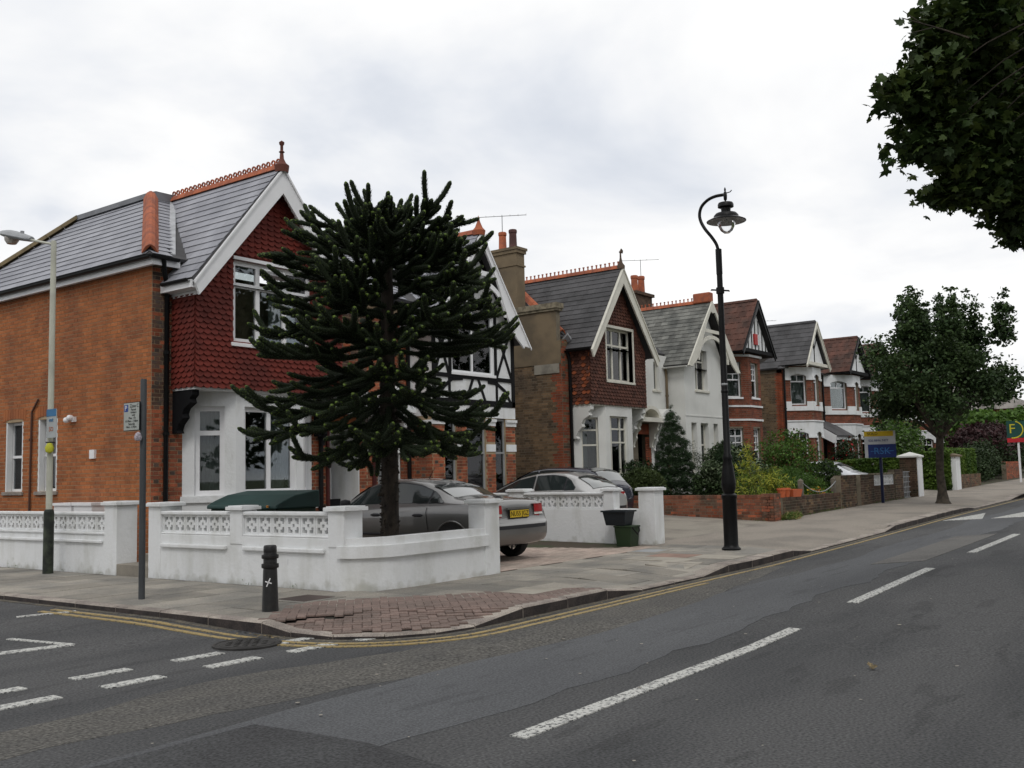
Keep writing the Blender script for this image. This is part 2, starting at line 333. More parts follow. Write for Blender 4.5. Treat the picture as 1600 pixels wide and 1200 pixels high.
def window(par, org, du, nrm, x0, x1, z0, z1, vs=(), hs=(), recess=.1, fw=.055, m=None, curtain='net', bars=None, sill=True, sash=None, open_light=False):
    """window > frame bars, pane, curtain, sill; vs/hs = fractions of mullions and transoms"""
    m = m or M_wwhite; du = uv(du); nrm = uv(nrm); org = Vector(org); H = Vector((0, 0, 1)); w = x1-x0; h = z1-z0
    o = org+du*x0+H*z0-nrm*recess
    f = MB()
    def bar(a, b, c, d, t=.06, pr=0.0): f.obox(o+du*a+H*c+nrm*pr, du*(b-a), -nrm*t, H*(d-c))
    bar(0, fw, 0, h); bar(w-fw, w, 0, h); bar(fw, w-fw, 0, fw); bar(fw, w-fw, h-fw, h)
    xs = [fw]; zs = [fw]
    for q in vs: bar(q*w-fw/2, q*w+fw/2, fw, h-fw, .055, .003); xs += [q*w-fw/2, q*w+fw/2]
    for q in hs:
        zz = [0]+xs[1:]
        bar(fw, w-fw, q*h-fw/2, q*h+fw/2, .05, .006); zs += [q*h-fw/2, q*h+fw/2]
    xs.append(w-fw); zs.append(h-fw)
    for (a, b, c, d) in (bars or []): bar(a*w, b*w, c*h, d*h, .03, -.005)
    win = f.build('window', m, par)
    for i in range(0, len(xs), 2):
        for j in range(0, len(zs), 2):
            if open_light and i == 2 and j == 2:
                g = MB(); hx0, hx1, hz0, hz1 = xs[i], xs[i+1], zs[j], zs[j+1]; dv = uv(nrm*.62-H*.78)*(hz1-hz0); c0 = o+du*hx0+H*hz1+nrm*.03
                g.obox(c0, du*(hx1-hx0), dv*.12, uv(dv.cross(du))*.03); g.obox(c0+dv*.88, du*(hx1-hx0), dv*.12, uv(dv.cross(du))*.03)
                g.obox(c0+dv*.12, du*.04, dv*.76, uv(dv.cross(du))*.03); g.obox(c0+dv*.12+du*(hx1-hx0-.04), du*.04, dv*.76, uv(dv.cross(du))*.03)
                g.build('opening_light', m, win); g = MB(); g.obox(c0+dv*.12+du*.04, du*(hx1-hx0-.08), dv*.76, uv(dv.cross(du))*.006); g.build('pane', M_glass, win); continue
            g = MB(); g.obox(o+du*(xs[i]+.002)+H*(zs[j]+.002)-nrm*.03, du*(xs[i+1]-xs[i]-.004), -nrm*.006, H*(zs[j+1]-zs[j]-.004)); g.build('pane', M_glass, win)
    if curtain:
        c = MB(); n = max(6, int(w/.07)); dd = .16
        if curtain == 'net': rg = [(0, 1)]; cm = M_net
        elif curtain == 'drapes': rg = [(0, .3), (.7, 1)]; cm = M_curt
        elif curtain == 'right': rg = [(.52, 1)]; cm = M_net
        else: rg = [(0, .42)]; cm = M_net
        for (a, b) in rg:
            k = max(4, int(n*(b-a))); pts = []
            for i in range(k*3+1):
                x = a*w+(b-a)*w*i/(k*3); d = dd+.018*math.sin(i*2.1)+.008*math.sin(i*.7); pts.append((x, d))
            for i in range(len(pts)-1):
                (xa, da), (xb, db) = pts[i], pts[i+1]; c.add([o+du*xa-nrm*da, o+du*xb-nrm*db, o+du*xb-nrm*db+H*h, o+du*xa-nrm*da+H*h], [(0,1,2,3)])
        c.smooth = True; c.build('curtain', cm, win)
    if sill:
        s_ = MB(); s_.obox(org+du*(x0-.06)+H*(z0-.075)+nrm*.05, du*(w+.12), -nrm*(recess+.08), H*.072); bevel(s_.build('sill', m if sill is True else sill, win), .008)
    return win
def text_mesh(parent, s, loc, right, up, size, m, depth=.002, name='lettering', align='CENTER'):
    cu = bpy.data.curves.new('txt', 'FONT'); cu.body = s; cu.size = size; cu.extrude = depth; cu.align_x = align; cu.align_y = 'CENTER'; cu.resolution_u = 2
    t = bpy.data.objects.new('txt', cu); COL.objects.link(t); bpy.context.view_layer.update()
    me = bpy.data.meshes.new_from_object(t.evaluated_get(bpy.context.evaluated_depsgraph_get())); bpy.data.objects.remove(t, do_unlink=True)
    r = uv(right); u = uv(up); n = r.cross(u); off = WL[parent.name]
    me.transform(Matrix(((r.x, u.x, n.x, loc[0]-off.x), (r.y, u.y, n.y, loc[1]-off.y), (r.z, u.z, n.z, loc[2]-off.z), (0, 0, 0, 1))))
    me.materials.clear(); me.materials.append(m); return new_obj(name, me, parent)
# ------------------------------------------------------------ ground, road, pavements
RK = [(-1e4, 0), (5, 0), (9.5, .06), (13, .12), (18, .21), (24, .28), (30, .35), (40, .5), (60, .75), (90, 1.0), (1e4, 1.0)]
def rise(u):
    for (a, p), (b, q) in zip(RK, RK[1:]):
        if u <= b:
            t = (u-a)/(b-a); return p+(q-p)*t
    return 1.0
def gz(u, v):                                # plot ground, rising a little towards the houses
    z = rise(u)+.12; return z+(.05*min(max(v+6.2, 0), 5)*min(max((u-5)/7, 0), 1) if v > -6.2 else 0)
def grid_sheet(name, us, vs, zf, m, inside=None, label=None, kind='structure', mats=None, mi=None, parent=None):
    V = [(a, b, zf(a, b)) for b in vs for a in us]; n = len(us); F = []; MI = []
    for j in range(len(vs)-1):
        for i in range(n-1):
            if inside and not inside((us[i]+us[i+1])/2, (vs[j]+vs[j+1])/2): continue
            F.append((j*n+i, j*n+i+1, (j+1)*n+i+1, (j+1)*n+i))
    me = bpy.data.meshes.new(name); me.from_pydata(V, [], F); me.materials.append(m); o = new_obj(name, me, parent); o['kind'] = kind
    return o
def lin(a, b, n): return [a+(b-a)*i/n for i in range(n+1)]
def rz(u, v):                                # road surface with its crown
    a = min(max((u+2)/6, 0), 1); b = min(max((-9.5-v)/2.5, 0), 1)*min(max((v+16)/3, 0), 1); return rise(u)+.15*a*b+.052*min(max((u+6)/2.2, 0), 1)*min(max((v+7.4)/1.4, 0), 1)
far_u = [-900, -300, -120, -60]+lin(-40, 100, 70)+[140, 250, 500, 1200]
far_v = [-900, -300, -120, -60]+lin(-40, 40, 40)+[60, 120, 300, 900]
M_grass = mat('rough_grass', (.05, .075, .025), .95, col2=(.08, .08, .035), scale=.8, fine=.4)
grid_sheet('ground', far_u, far_v, lambda u, v: rise(u)-.06, M_grass)
ru = lin(-60, -12, 16)+lin(-11.5, 14, 51)+lin(15, 100, 85)
road = grid_sheet('road', ru, [-16.4]+[-16+.25*i for i in range(28)]+[-9.2]+lin(-8.5, 2, 14)+[5, 10, 20, 40, 60], lambda u, v: rz(u, v), M_asph, inside=lambda u, v: v < -9.2 or u < -3.0)
# kerb line: side street, corner arc, main street
KC = (-2.35, -8.05); KR = 1.33; KU = -3.68; KV = -9.38
def kerb_path():
    P = [(KU, v) for v in np.arange(14, -8.05, -.9)]
    P += [(KC[0]-KR*math.cos(a), KC[1]-KR*math.sin(a)) for a in np.linspace(0, math.pi/2, 5)]
    P += [(u, KV) for u in np.arange(-2.35+.85, 96, .9)]
    return P
KP = kerb_path()
def kdrop(u, v):                             # how far the kerb is dropped (0 full height, 1 flush)
    def tr(x, a, b, w=.45): return min(max((x-a)/w, 0), 1)*min(max((b-x)/w, 0), 1)
    if v > -8.0 and u < -3: return 0
    if u < -1.6: return .78*min(max((-7.75-v)/.4, 0), 1)*min(max((-1.75-u)/.5, 0), 1)
    return .8*max(tr(u, .35, 3.9), tr(u, 6.7, 12.6), tr(u, 20.0, 27.5), tr(u, 36, 44))
def kh(u, v): return rise(u)+.125-.105*kdrop(u, v)
def pz(u, v):                                # pavement surface, dished towards dropped kerbs
    if v < -8 or u < -3:
        d = min(max((KV+1.1-v)/.9, 0), 1) if u > -2.3 else min(max((1.33+.1-abs(math.hypot(max(KC[0]-u, 0), max(KC[1]-v, 0))-KR))/1.3, 0), 1)*(.9 if v < -7.7 else 0)
        ku, kv = (u, KV) if u > -2.3 else (KU, v)
        return rise(u)+.12-.1*kdrop(ku if u > -2.3 else u-.4, kv if u > -2.3 else v-.3)*d
    return rise(u)+.12
def inpave(u, v, e=.0):
    if u < KU+.12+e or v < KV+.12+e: return False
    if u < KC[0] and v < KC[1] and math.hypot(u-KC[0], v-KC[1]) > KR-.12-e: return False
    return True
pvu = lin(-3.6, 14, 88)+lin(14.4, 96, 90); pvv = lin(-9.3, -6.2, 20)
pav = grid_sheet('pavement', pvu, pvv, lambda u, v: pz(u, v)-.036+(.036 if u > 6.7 else 0), M_tarpav, inside=lambda u, v: inpave(u, v, -.02))
grid_sheet('side_pavement', lin(-3.58, -1.2, 10), lin(-6.2, 14, 60), lambda u, v: rise(u)+.115, M_slabjoint)
grid_sheet('garden_ground', lin(-1.2, 96, 110), lin(-6.2, 14, 34), lambda u, v: gz(u, v)-.012, M_soil, inside=lambda u, v: u > -1.2)
far_pav = MB(); far_pav.box(-60, 96, -20.5, -16.4, -.06, .12)
tag(far_pav.build('pavement_opposite', M_tarpav), kind='structure')
# kerb stones
ks = bpy.data.objects.new('kerb', None); COL.objects.link(ks); WL['kerb'] = Vector((0, 0, 0)); ks['kind'] = 'structure'
for i in range(len(KP)-1):
    (a, b), (c, d) = KP[i], KP[i+1]
    if b > 8: continue
    p, q = Vector((a, b, 0)), Vector((c, d, 0)); t = (q-p).normalized(); n = Vector((-t.y, t.x, 0))   # n towards the pavement
    g = .006; p2 = p+t*g; q2 = q-t*g; w = .26 if a > -2.4 else .15; za, zb = kh(a, b)+random.uniform(-.004, .004), kh(c, d)+random.uniform(-.004, .004); r0, r1 = rise(a)-.05, rise(c)-.05
    mb = MB(); ch = .018
    P = [(p2, r0), (q2, r1)]; 
    V = [(p2.x, p2.y, r0), (q2.x, q2.y, r1), (q2.x, q2.y, zb-ch), (p2.x, p2.y, za-ch)]
    pi, qi = p2+n*ch, q2+n*ch; po, qo = p2+n*w, q2+n*w
    V += [(pi.x, pi.y, za), (qi.x, qi.y, zb), (qo.x, qo.y, zb), (po.x, po.y, za), (po.x, po.y, r0), (qo.x, qo.y, r1)]
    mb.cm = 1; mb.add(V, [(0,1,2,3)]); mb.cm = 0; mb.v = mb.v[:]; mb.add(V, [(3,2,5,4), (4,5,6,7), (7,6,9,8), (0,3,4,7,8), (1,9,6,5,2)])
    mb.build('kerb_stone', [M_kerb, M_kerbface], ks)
# gutter silt along the kerb foot
sg = MB()
def ribbon(mb, pts, w0, w1, dz):            # strip between offsets w0..w1 on the road side of a path
    L = []
    for i, (a, b) in enumerate(pts):
        a0, b0 = pts[max(i-1, 0)]; a1, b1 = pts[min(i+1, len(pts)-1)]; t = Vector((a1-a0, b1-b0, 0)).normalized(); n = Vector((t.y, -t.x, 0))
        L.append((Vector((a, b, 0))+n*w0, Vector((a, b, 0))+n*w1))
    for (p, q), (r, s) in zip(L, L[1:]):
        V = [p, r, s, q]; mb.add([(x.x, x.y, rz(x.x, x.y)+dz) for x in V], [(3,2,1,0)])
gp = [(KU, v) for v in np.linspace(9, -8.05, 60)]+[(KC[0]-KR*math.cos(a), KC[1]-KR*math.sin(a)) for a in np.linspace(0.05, math.pi/2, 12)]+[(u, KV) for u in np.linspace(-2.2, 90, 220)]
ribbon(sg, gp, 0.0, .10, .0025); tag(sg.build('gutter_strip', M_gutter), kind='structure')
# red herringbone crossing on the corner, paving slabs, driveway
pv_items = []; 
def quadpiece(name, m, P, parent, th=.045):   # slab with slightly uneven top following the pavement
    mb = MB(); j = random.uniform(-.002, .003); zs = [pz(a, b)+.004+j+random.uniform(-.001, .001) for a, b in P]
    c = (sum(a for a, b in P)/len(P), sum(b for a, b in P)/len(P)); n = len(P)
    low = [(a, b, z-th) for (a, b), z in zip(P, zs)]; mid = [(a, b, z-.004) for (a, b), z in zip(P, zs)]
    top = [(a+(c[0]-a)*.012, b+(c[1]-b)*.012, z) for (a, b), z in zip(P, zs)]
    mb.add(low+mid+top, [tuple(range(2*n, 3*n))]+[(i, (i+1) % n, (i+1) % n+n, i+n) for i in range(n)]+[(i+n, (i+1) % n+n, (i+1) % n+2*n, i+2*n) for i in range(n)])
    return mb.build(name, m, parent)
sjoint = grid_sheet('corner_pavement', lin(-3.6, 6.6, 68), lin(-9.3, -6.2, 20), lambda u, v: pz(u, v)-.028, M_slabjoint, inside=lambda u, v: inpave(u, v, -.02))
RED = [(-3.75, -7.55), (-2.45, -6.78), (-1.7, -7.22), (-1.05, -7.85), (-.1, -8.55), (.6, -9.4), (-3.9, -9.6)]
def inpoly(x, y, P):
    c = False
    for (a, b), (d, e_) in zip(P, P[1:]+P[:1]):
        if (b > y) != (e_ > y) and x < a+(d-a)*(y-b)/(e_-b): c = not c
    return c
def inred(u, v):                             # zone of red blocks round the corner
    return inpave(u, v, .03) and inpoly(u, v, RED)
M_cellar = mat('brown_cover', (.085, .062, .055), .8, var=.2)
items = []
bw, bh = .1, .2; ang = math.radians(45)
items = []
for r in range(-80, 80):
    for c in range(-30, 30):
        x0 = c*.4+((-r) % 4)*.1; y0 = r*.1
        items.append((x0, y0, .2, .1)); items.append((x0+.2, y0, .1, .2))
H = []
ca, sa = math.cos(ang), math.sin(ang)
for (x, y, sx, sy) in items:
    cx, cy = x+sx/2, y+sy/2; u = -1.5+cx*ca-cy*sa; v = -8.3+cx*sa+cy*ca
    if not inred(u, v): continue
    g = .004; ox, oy = x+g/2, y+g/2
    U = -1.5+ox*ca-oy*sa; Vv = -8.3+ox*sa+oy*ca; z = pz(u, v)+.007+random.uniform(-.0006, .0008)
    H.append(((U, Vv, z-.02), (ca*(sx-g), sa*(sx-g), 0), (-sa*(sy-g), ca*(sy-g), 0), (0, 0, .022), M_block))
field(pav, 'paving_block', 'block', H, 300)
for u0 in np.arange(-3.72, 6.6, .63):         # main street slabs, courses across the pavement
    k = 0; v = -6.78-(.3 if int(round((u0+3.72)/.63)) % 2 else 0); vv = [-6.34 if u0 < -1.5 else -6.72]
    while v > KV+.15: vv.append(v); v -= .76
    vv.append(KV+.14)
    for a, b in zip(vv, vv[1:]):
        P = [(u0+.008, b+.008), (u0+.620, b+.008), (u0+.620, a-.008), (u0+.008, a-.008)]
        if all(inred(x, y) for x, y in P) or abs(a-b) < .12: continue
        if not inpave(u0+.3, b+.1, -.05) or u0+.62 < KU+.3: continue
        P = [(max(x, KU+.16), y) for x, y in P]
        if u0 < -1.6 and b < -8.0: continue
        quadpiece('paving_slab', M_slab, P, pav)
for v0 in np.arange(-6.335, 6.5, .63):        # side street slabs
    vv = [-1.42]; u = -1.95-(.35 if int(round((v0+7)/.63)) % 2 else 0)
    while u > KU+.3: vv.append(u); u -= .74
    vv.append(KU+.14)
    for a, b in zip(vv, vv[1:]):
        if v0 < -6.6: continue
        if abs(a-b) < .12: continue
        quadpiece('paving_slab', M_slab, [(b+.008, v0+.008), (a-.008, v0+.008), (a-.008, v0+.620), (b+.008, v0+.620)], pav)
# odd pale slabs, cellar plate, service cover in the pavement
M_pale = mat('pale_paving_stone', (.36, .33, .28), .9, var=.15, fine=.15)
M_pinkp = mat('pink_paving_stone', (.30, .20, .16), .9, var=.15, fine=.15)
def patch(pts, m, name, dz=.006, zf=pz, kind='structure', parent=pav, th=.02):
    mb = MB(); n = len(pts); mb.add([(a, b, zf(a, b)-th+dz) for a, b in pts]+[(a, b, zf(a, b)+dz) for a, b in pts], [tuple(range(n, 2*n))]+[(i, (i+1) % n, (i+1) % n+n, i+n) for i in range(n)]); return tag(mb.build(name, m, parent), kind=None)
def rect(u0, u1, v0, v1): return [(u0, v0), (u1, v0), (u1, v1), (u0, v1)]
for r, m in ((rect(4.0, 4.62, -8.55, -7.4), M_pale), (rect(4.64, 5.26, -9.1, -8.3), M_pale), (rect(3.38, 4.0, -8.9, -8.2), M_pale), (rect(-.55, .05, -8.85, -8.3), M_pale), (rect(4.64, 5.26, -8.28, -7.5), M_pinkp)):
    patch(r, m, 'paving_slab', .0115)
patch(rect(-2.45, -1.75, -6.85, -6.15), M_slab, 'cover_surround', .010); patch(rect(-2.35, -1.85, -6.75, -6.25), M_cellar, 'inspection_cover', .0135)
patch(rect(5.3, 5.95, -7.35, -6.75), M_slab, 'cover_surround', .010); patch(rect(5.38, 5.87, -7.28, -6.82), M_gal, 'inspection_cover', .0135)
# driveway in front of the first pair of houses
drv = grid_sheet('driveway', lin(1.4, 6.85, 10), lin(-6.72, -.0, 12), lambda u, v: .118+.0*v, M_slabjoint)
H = []; r = 0
for v in np.arange(-6.7, -.75, .105):
    r += 1
    for u in np.arange(1.42-(.1 if r % 2 else 0), 6.8, .21):
        a, b = max(u, 1.42), min(u+.205, 6.8)
        if b-a < .05: continue
        H.append(((a, v, .112), (b-a, 0, 0), (0, .1, 0), (0, 0, .014+random.uniform(-.001, .002)), M_drive))
field(drv, 'paving_block', 'block', H, 300)
M_pathc = mat('concrete_drive', (.27, .245, .205), .92, col2=(.19, .17, .145), scale=1.1, fine=.3)
grid_sheet('driveway_next_door', lin(7.3, 13.4, 8), lin(-6.25, -.2, 12), lambda u, v: gz(u, v)+.002, M_pathc)
grid_sheet('driveway_far', lin(27.6, 31.8, 6), lin(-6.3, -.6, 8), lambda u, v: gz(u, v)+.002, M_pathc)
# ---------------- road surfaces and paint
def road_poly(name, pts, m, dz, jag=0.0, kind='structure'):
    if jag:
        Q = []
        for (a, b), (c, d) in zip(pts, pts[1:]+pts[:1]):
            n = max(2, int(math.hypot(c-a, d-b)/.35))
            for i in range(n): t = i/n; Q.append((a+(c-a)*t+random.uniform(-jag, jag), b+(d-b)*t+random.uniform(-jag, jag)))
        pts = Q
    mb = MB(); mb.sheet([(a, b, rz(a, b)+dz) for a, b in pts]); return tag(mb.build(name, m), kind=kind)
road_poly('road_strip', [(-14, -9.75), (-6.9, -9.35), (-5.3, -9.15), (-3.7, -9.62), (-2.3, -9.65), (1.0, -9.62), (4.9, -9.55), (4.9, -9.9), (.6, -10.6), (-1.9, -10.72), (-4.3, -10.5), (-7.3, -9.6+-.35), (-14, -10.9)][::1], M_coarse, .002, .04)
strip_lane = MB(); du_ = .25; N_ = int(76/du_); nz_ = np.random.default_rng(4); w1 = np.convolve(nz_.normal(size=N_+9), np.ones(5)/5, 'same')*.10; w2 = np.convolve(nz_.normal(size=N_+9), np.ones(5)/5, 'same')*.16
for i in range(N_):
    P = []
    for k in (i, i+1):
        u = -16+k*du_; vt = -10.55+.06*math.sin(u*.9)+w1[k]*.5; vb_ = -11.75+.07*math.sin(u*.7+1)+w2[k]; P.append([(u, vb_+(vt-vb_)*q) for q in (0, .25, .5, .75, 1)])
    for q in range(4): strip_lane.add([(x, y, rz(x, y)+.003) for x, y in (P[0][q], P[1][q], P[1][q+1], P[0][q+1])], [(0,1,2,3)])
tag(strip_lane.build('road_lane', M_lane), kind='structure')
road_poly('road_patch', [(-9.2, -10.6), (-6.2, -10.62), (-6.15, -11.6), (-6.3, -12.6), (-9.2, -12.8)], M_dark, .0055, .012)
mb = MB()
for i in range(24):
    for j in range(4):
        q = [(5.2+(i+a)*.22+(0 if i > 3 else 0), -11.95+(j+b)*.17) for a, b in ((0,0),(1,0),(1,1),(0,1))]; mb.add([(x-(y+11.95)*.6, y, rz(x, y)+.0055) for x, y in q], [(0,1,2,3)])
tag(mb.build('road_repair', M_ltpatch), kind='structure')
def stripe(u0, v0, u1, v1, w, m=M_pw, name='road_marking', dz=.0085, n=None):
    d = Vector((u1-u0, v1-v0, 0)); L = d.length; d.normalize(); s = Vector((-d.y, d.x, 0))*w/2; n = n or max(1, int(L/.5)); mb = MB()
    for i in range(n):
        p = Vector((u0, v0, 0))+d*L*i/n; q = Vector((u0, v0, 0))+d*L*(i+1)/n
        mb.add([(x.x, x.y, rz(x.x, x.y)+dz) for x in (p-s, q-s, q+s, p+s)], [(0,1,2,3)])
    return tag(mb.build(name, m), kind='structure')
cu = [(-5.56, -1.0), (.75, 4.1), (6.6, 10.4), (13.2, 17.0), (19.8, 23.6), (26.4, 30.2), (33, 36.8)]
for a, b in cu: stripe(a, -12.3, b, -12.3, .13, name='centre_line')
for (a, b, c, d) in ((-6.98, -8.62, -6.45, -8.64), (-6.08, -8.64, -5.57, -8.66), (-5.13, -8.67, -4.6, -8.68), (-4.27, -8.73, -3.72, -8.74), (-3.5, -8.83, -2.95, -8.86)):
    stripe(a-.0, b, c, d, .15, name='give_way_marking')
for (a, b, c, d) in ((-6.95, -8.06, -6.42, -8.07), (-6.03, -8.09, -5.53, -8.12), (-5.1, -8.15, -4.62, -8.17), (-4.0, -8.25, -3.62, -8.27), (-3.4, -8.34, -3.0, -8.36)):
    stripe(a, b, c, d, .14, name='give_way_marking')
stripe(-5.28, -5.55, -5.13, -6.5, .07, name='triangle_marking'); stripe(-7.4, -5.75, -5.12, -6.49, .15, name='triangle_marking')
stripe(-4.45, -4.06, -3.86, -4.34, .10, name='bay_marking')
for off in (.20, .36):
    mb = MB()
    pth = [(KU, v) for v in np.linspace(-3.9, -8.05, 16)]+[(KC[0]-KR*math.cos(a), KC[1]-KR*math.sin(a)) for a in np.linspace(0.05, math.pi/2, 12)]+[(u, KV) for u in np.linspace(-2.2, 2.3 if off > .3 else 15.5, 40)]
    ribbon(mb, pth, off, off+.07, .009); tag(mb.build('double_yellow_line', M_py), kind='structure')
mb = MB(); ribbon(mb, [(u, KV) for u in np.linspace(15.5, 60, 60)], .2, .27, .009); tag(mb.build('yellow_line', M_py), kind='structure')
# speed hump triangles far down the road, zigzag hump
for (u, v) in ((15.6, -10.2), (15.6, -11.3)):
    mb = MB(); mb.sheet([(u, v-.45, rz(u, v-.45)+.009), (u+2.6, v, rz(u+2.6, v)+.009), (u, v+.45, rz(u, v+.45)+.009)]); tag(mb.build('hump_triangle', M_pw), kind='structure')
# manhole cover
mh = thing('manhole_cover', (-4.2, -8.02, 0), 'round cast iron manhole cover set in the road behind the broken white lines', 'manhole cover')
mb = MB(); c = (-4.2, -8.02, 0); mb.lathe(c, [(.33, .0), (.33, .019), (.30, .021), (.296, .014), (.266, .014), (.262, .020), (.0, .020)], 36); mb.build('frame', mat('cast_iron', (.05, .048, .046), .6, var=.3, scale=6, metal=.2), mh)
mb = MB()
for i in range(-4, 5):
    for j in range(-4, 5):
        if math.hypot(i, j)*.06 < .235 and (i+j) % 2 == 0: mb.box(c[0]+i*.06-.018, c[0]+i*.06+.018, c[1]+j*.06-.018, c[1]+j*.06+.018, .0202, .026)
tag(mb.build('tread_studs', MATS['cast_iron'], mh), kind='stuff')

# pale grit and flattened gum on the carriageway
gr = MB(); g_ = np.random.default_rng(12)
for i in range(90):
    u, v = g_.uniform(-7, 12), g_.uniform(-15, -9.8); s0 = g_.uniform(.006, .022); n = 6; gr.add([(u+math.cos(k)*s0*g_.uniform(.7, 1.2), v+math.sin(k)*s0, rz(u, v)+.014) for k in np.linspace(0, 5.2, n)], [tuple(range(n))])
o = gr.build('road_grit', M_pale); tag(o, kind='stuff'); o['label'] = 'scattered pale grit and gum spots on the carriageway'; o['category'] = 'grit'

for o in list(bpy.data.objects):
    n_ = o.name.split('.')[0]
    if n_ in ('road_strip', 'road_lane', 'road_patch', 'road_repair', 'centre_line', 'give_way_marking', 'triangle_marking', 'bay_marking', 'double_yellow_line', 'yellow_line', 'hump_triangle', 'gutter_strip'): skirt(o, .03)
# ------------------------------------------------------------ house kit
UZ = Vector((0, 0, 1)); UX = Vector((1, 0, 0)); UY = Vector((0, 1, 0)); NF = Vector((0, -1, 0)); NL = Vector((-1, 0, 0))
class House:
    def __init__(s, name, loc, label, cat='house', group=None):
        s.root = thing(name, loc, label, cat, group); s.br = []; s.sl = []; s.ti = []; s.rt = []
    def part(s, name, mb, m, **k): return mb.build(name, m, s.root, **k)
    def finish(s, near=26, lim=300):
        field(s.root, 'brick', 'brick', s.br, lim, near)
        for kind in ('slate', 'pan'): field(s.root, 'slate' if kind == 'slate' else 'roof_tile', kind, [x[:5] for x in s.sl if x[5] == kind], lim, near)
        for kind in ('scale',): field(s.root, 'hanging_tile', kind, [x[:5] for x in s.ti if x[5] == kind], lim, near)
def slope(h, p0, along, up, L, S_, clip, m, tw=.26, ex=.2, th=.009, kind='slate', body=True, bodym=None, jit=.0008, out=None):
    """tiled plane. p0 eave corner; along, up unit; clip(s)->list of (a0,a1) along-extents at slope height s"""
    along = uv(along); up = uv(up); n = along.cross(up); n.normalize()
    if n.z < 0: n = -n
    if kind == 'scale' and abs(n.z) < .3: pass
    p0 = Vector(p0); r = 0; s = 0; out = h.sl if out is None else out
    while s < S_-.03:
        e_ = min(ex*1.18, S_-s+.02)
        for (a0, a1) in clip(s+ex*.5):
            a = a0-(tw*.5 if r % 2 else 0)
            while a < a1:
                x0, x1 = max(a, a0), min(a+tw, a1); a += tw
                if x1-x0 < .03: continue
                o = p0+along*(x0+.002)+up*s+n*(.004+random.uniform(0, jit*2))
                out.append((o, along*(x1-x0-.004), up*e_, n*(th*2.0), m, kind))
        s += ex; r += 1
def poly_at(poly):
    """horizontal extents of a polygon (list of (a,s)) at height s"""
    def f(s):
        xs = []
        for (a, b), (c, d) in zip(poly, poly[1:]+poly[:1]):
            if (b <= s < d) or (d <= s < b): xs.append(a+(c-a)*(s-b)/(d-b))
        xs.sort(); return [(xs[i], xs[i+1]) for i in range(0, len(xs)-1, 2)]
    return f
def roof_plane(h, pts, th=.06, m=None):      # solid deck just under the tiles
    P = [Vector(p) for p in pts]; n = (P[1]-P[0]).cross(P[2]-P[0]).normalized()
    if n.z < 0: n = -n
    mb = MB(); mb.prism(P, -n*th); return h.part('roof', mb, m or M_slated)
def hang(h, org, du, nrm, poly, holes, m, tw=.165, ex=.1, m2=None, zc=0):
    """hung tiles on a vertical face; poly in (a,z)"""
    du = uv(du); nrm = uv(nrm); org = Vector(org); f = poly_at(poly); zs = [z for a, z in poly]; z = min(zs); r = 0
    while z < max(zs)-.03:
        for (a0, a1) in f(min(z+ex*.5, max(zs)-.02)):
            a = a0-(tw*.5 if r % 2 else 0)
            while a < a1-.01:
                x0, x1 = max(a, a0), min(a+tw, a1); a += tw
                segs = [(x0, x1)]
                for (h0, h1, z0, z1) in holes:
                    if z+ex*.8 > z0 and z < z1:
                        ns = []
                        for (p, q) in segs:
                            if h1 <= p or h0 >= q: ns.append((p, q)); continue
                            if h0 > p: ns.append((p, h0))
                            if h1 < q: ns.append((h1, q))
                        segs = ns
                for (p, q) in segs:
                    if q-p < .03: continue
                    mm = m2 if (m2 and random.random() < .3) else m
                    h.ti.append((org+du*(p+.002)+UZ*z+nrm*.004, du*(q-p-.004), UZ*(ex*1.25), nrm*.034, mm, 'scale'))
        z += ex; r += 1
def gable_wall(mb, u0, u1, v, z0, z1, uc, zt, th, holes=()):
    """box-front wall with triangular head; rectangular holes only below z1"""
    slab(mb, (u0, v, 0), UX, NF, u1-u0, z0, z1, th, [(a-u0, b-u0, c, d) for a, b, c, d in holes])
    mb.prism([(u0, v, z1+.0005), (u1, v, z1+.0005), (uc, v, zt)], (0, th, 0))
def barge(h, uc, za, ul, zl, ur, zr, v, wd, th, m, name='bargeboard', capm=None, inner=None):
    """two sloping boards in the plane v; za apex, (ul,zl),(ur,zr) outer feet"""
    for (ue, ze) in ((ul, zl), (ur, zr)):
        d = Vector((ue-uc, 0, ze-za)); L = d.length; d.normalize(); n = Vector((-d.z, 0, d.x)); 
        if n.z > 0: n = -n
        A = Vector((uc, v, za)); B = Vector((ue, v, ze)); mb = MB()
        vert = wd/abs(n.z)
        mb.prism([A, B, B+Vector((-math.copysign(wd*.55, d.x)*.6, 0, -wd*.75)), A+Vector((0, 0, -vert))], (0, th, 0))
        h.part(name, mb, m)
        mb = MB(); mb.prism([A+UZ*.001, B, B-UZ*.05, A-UZ*.055], (0, -.03, 0)); h.part('barge_moulding', mb, capm or m)
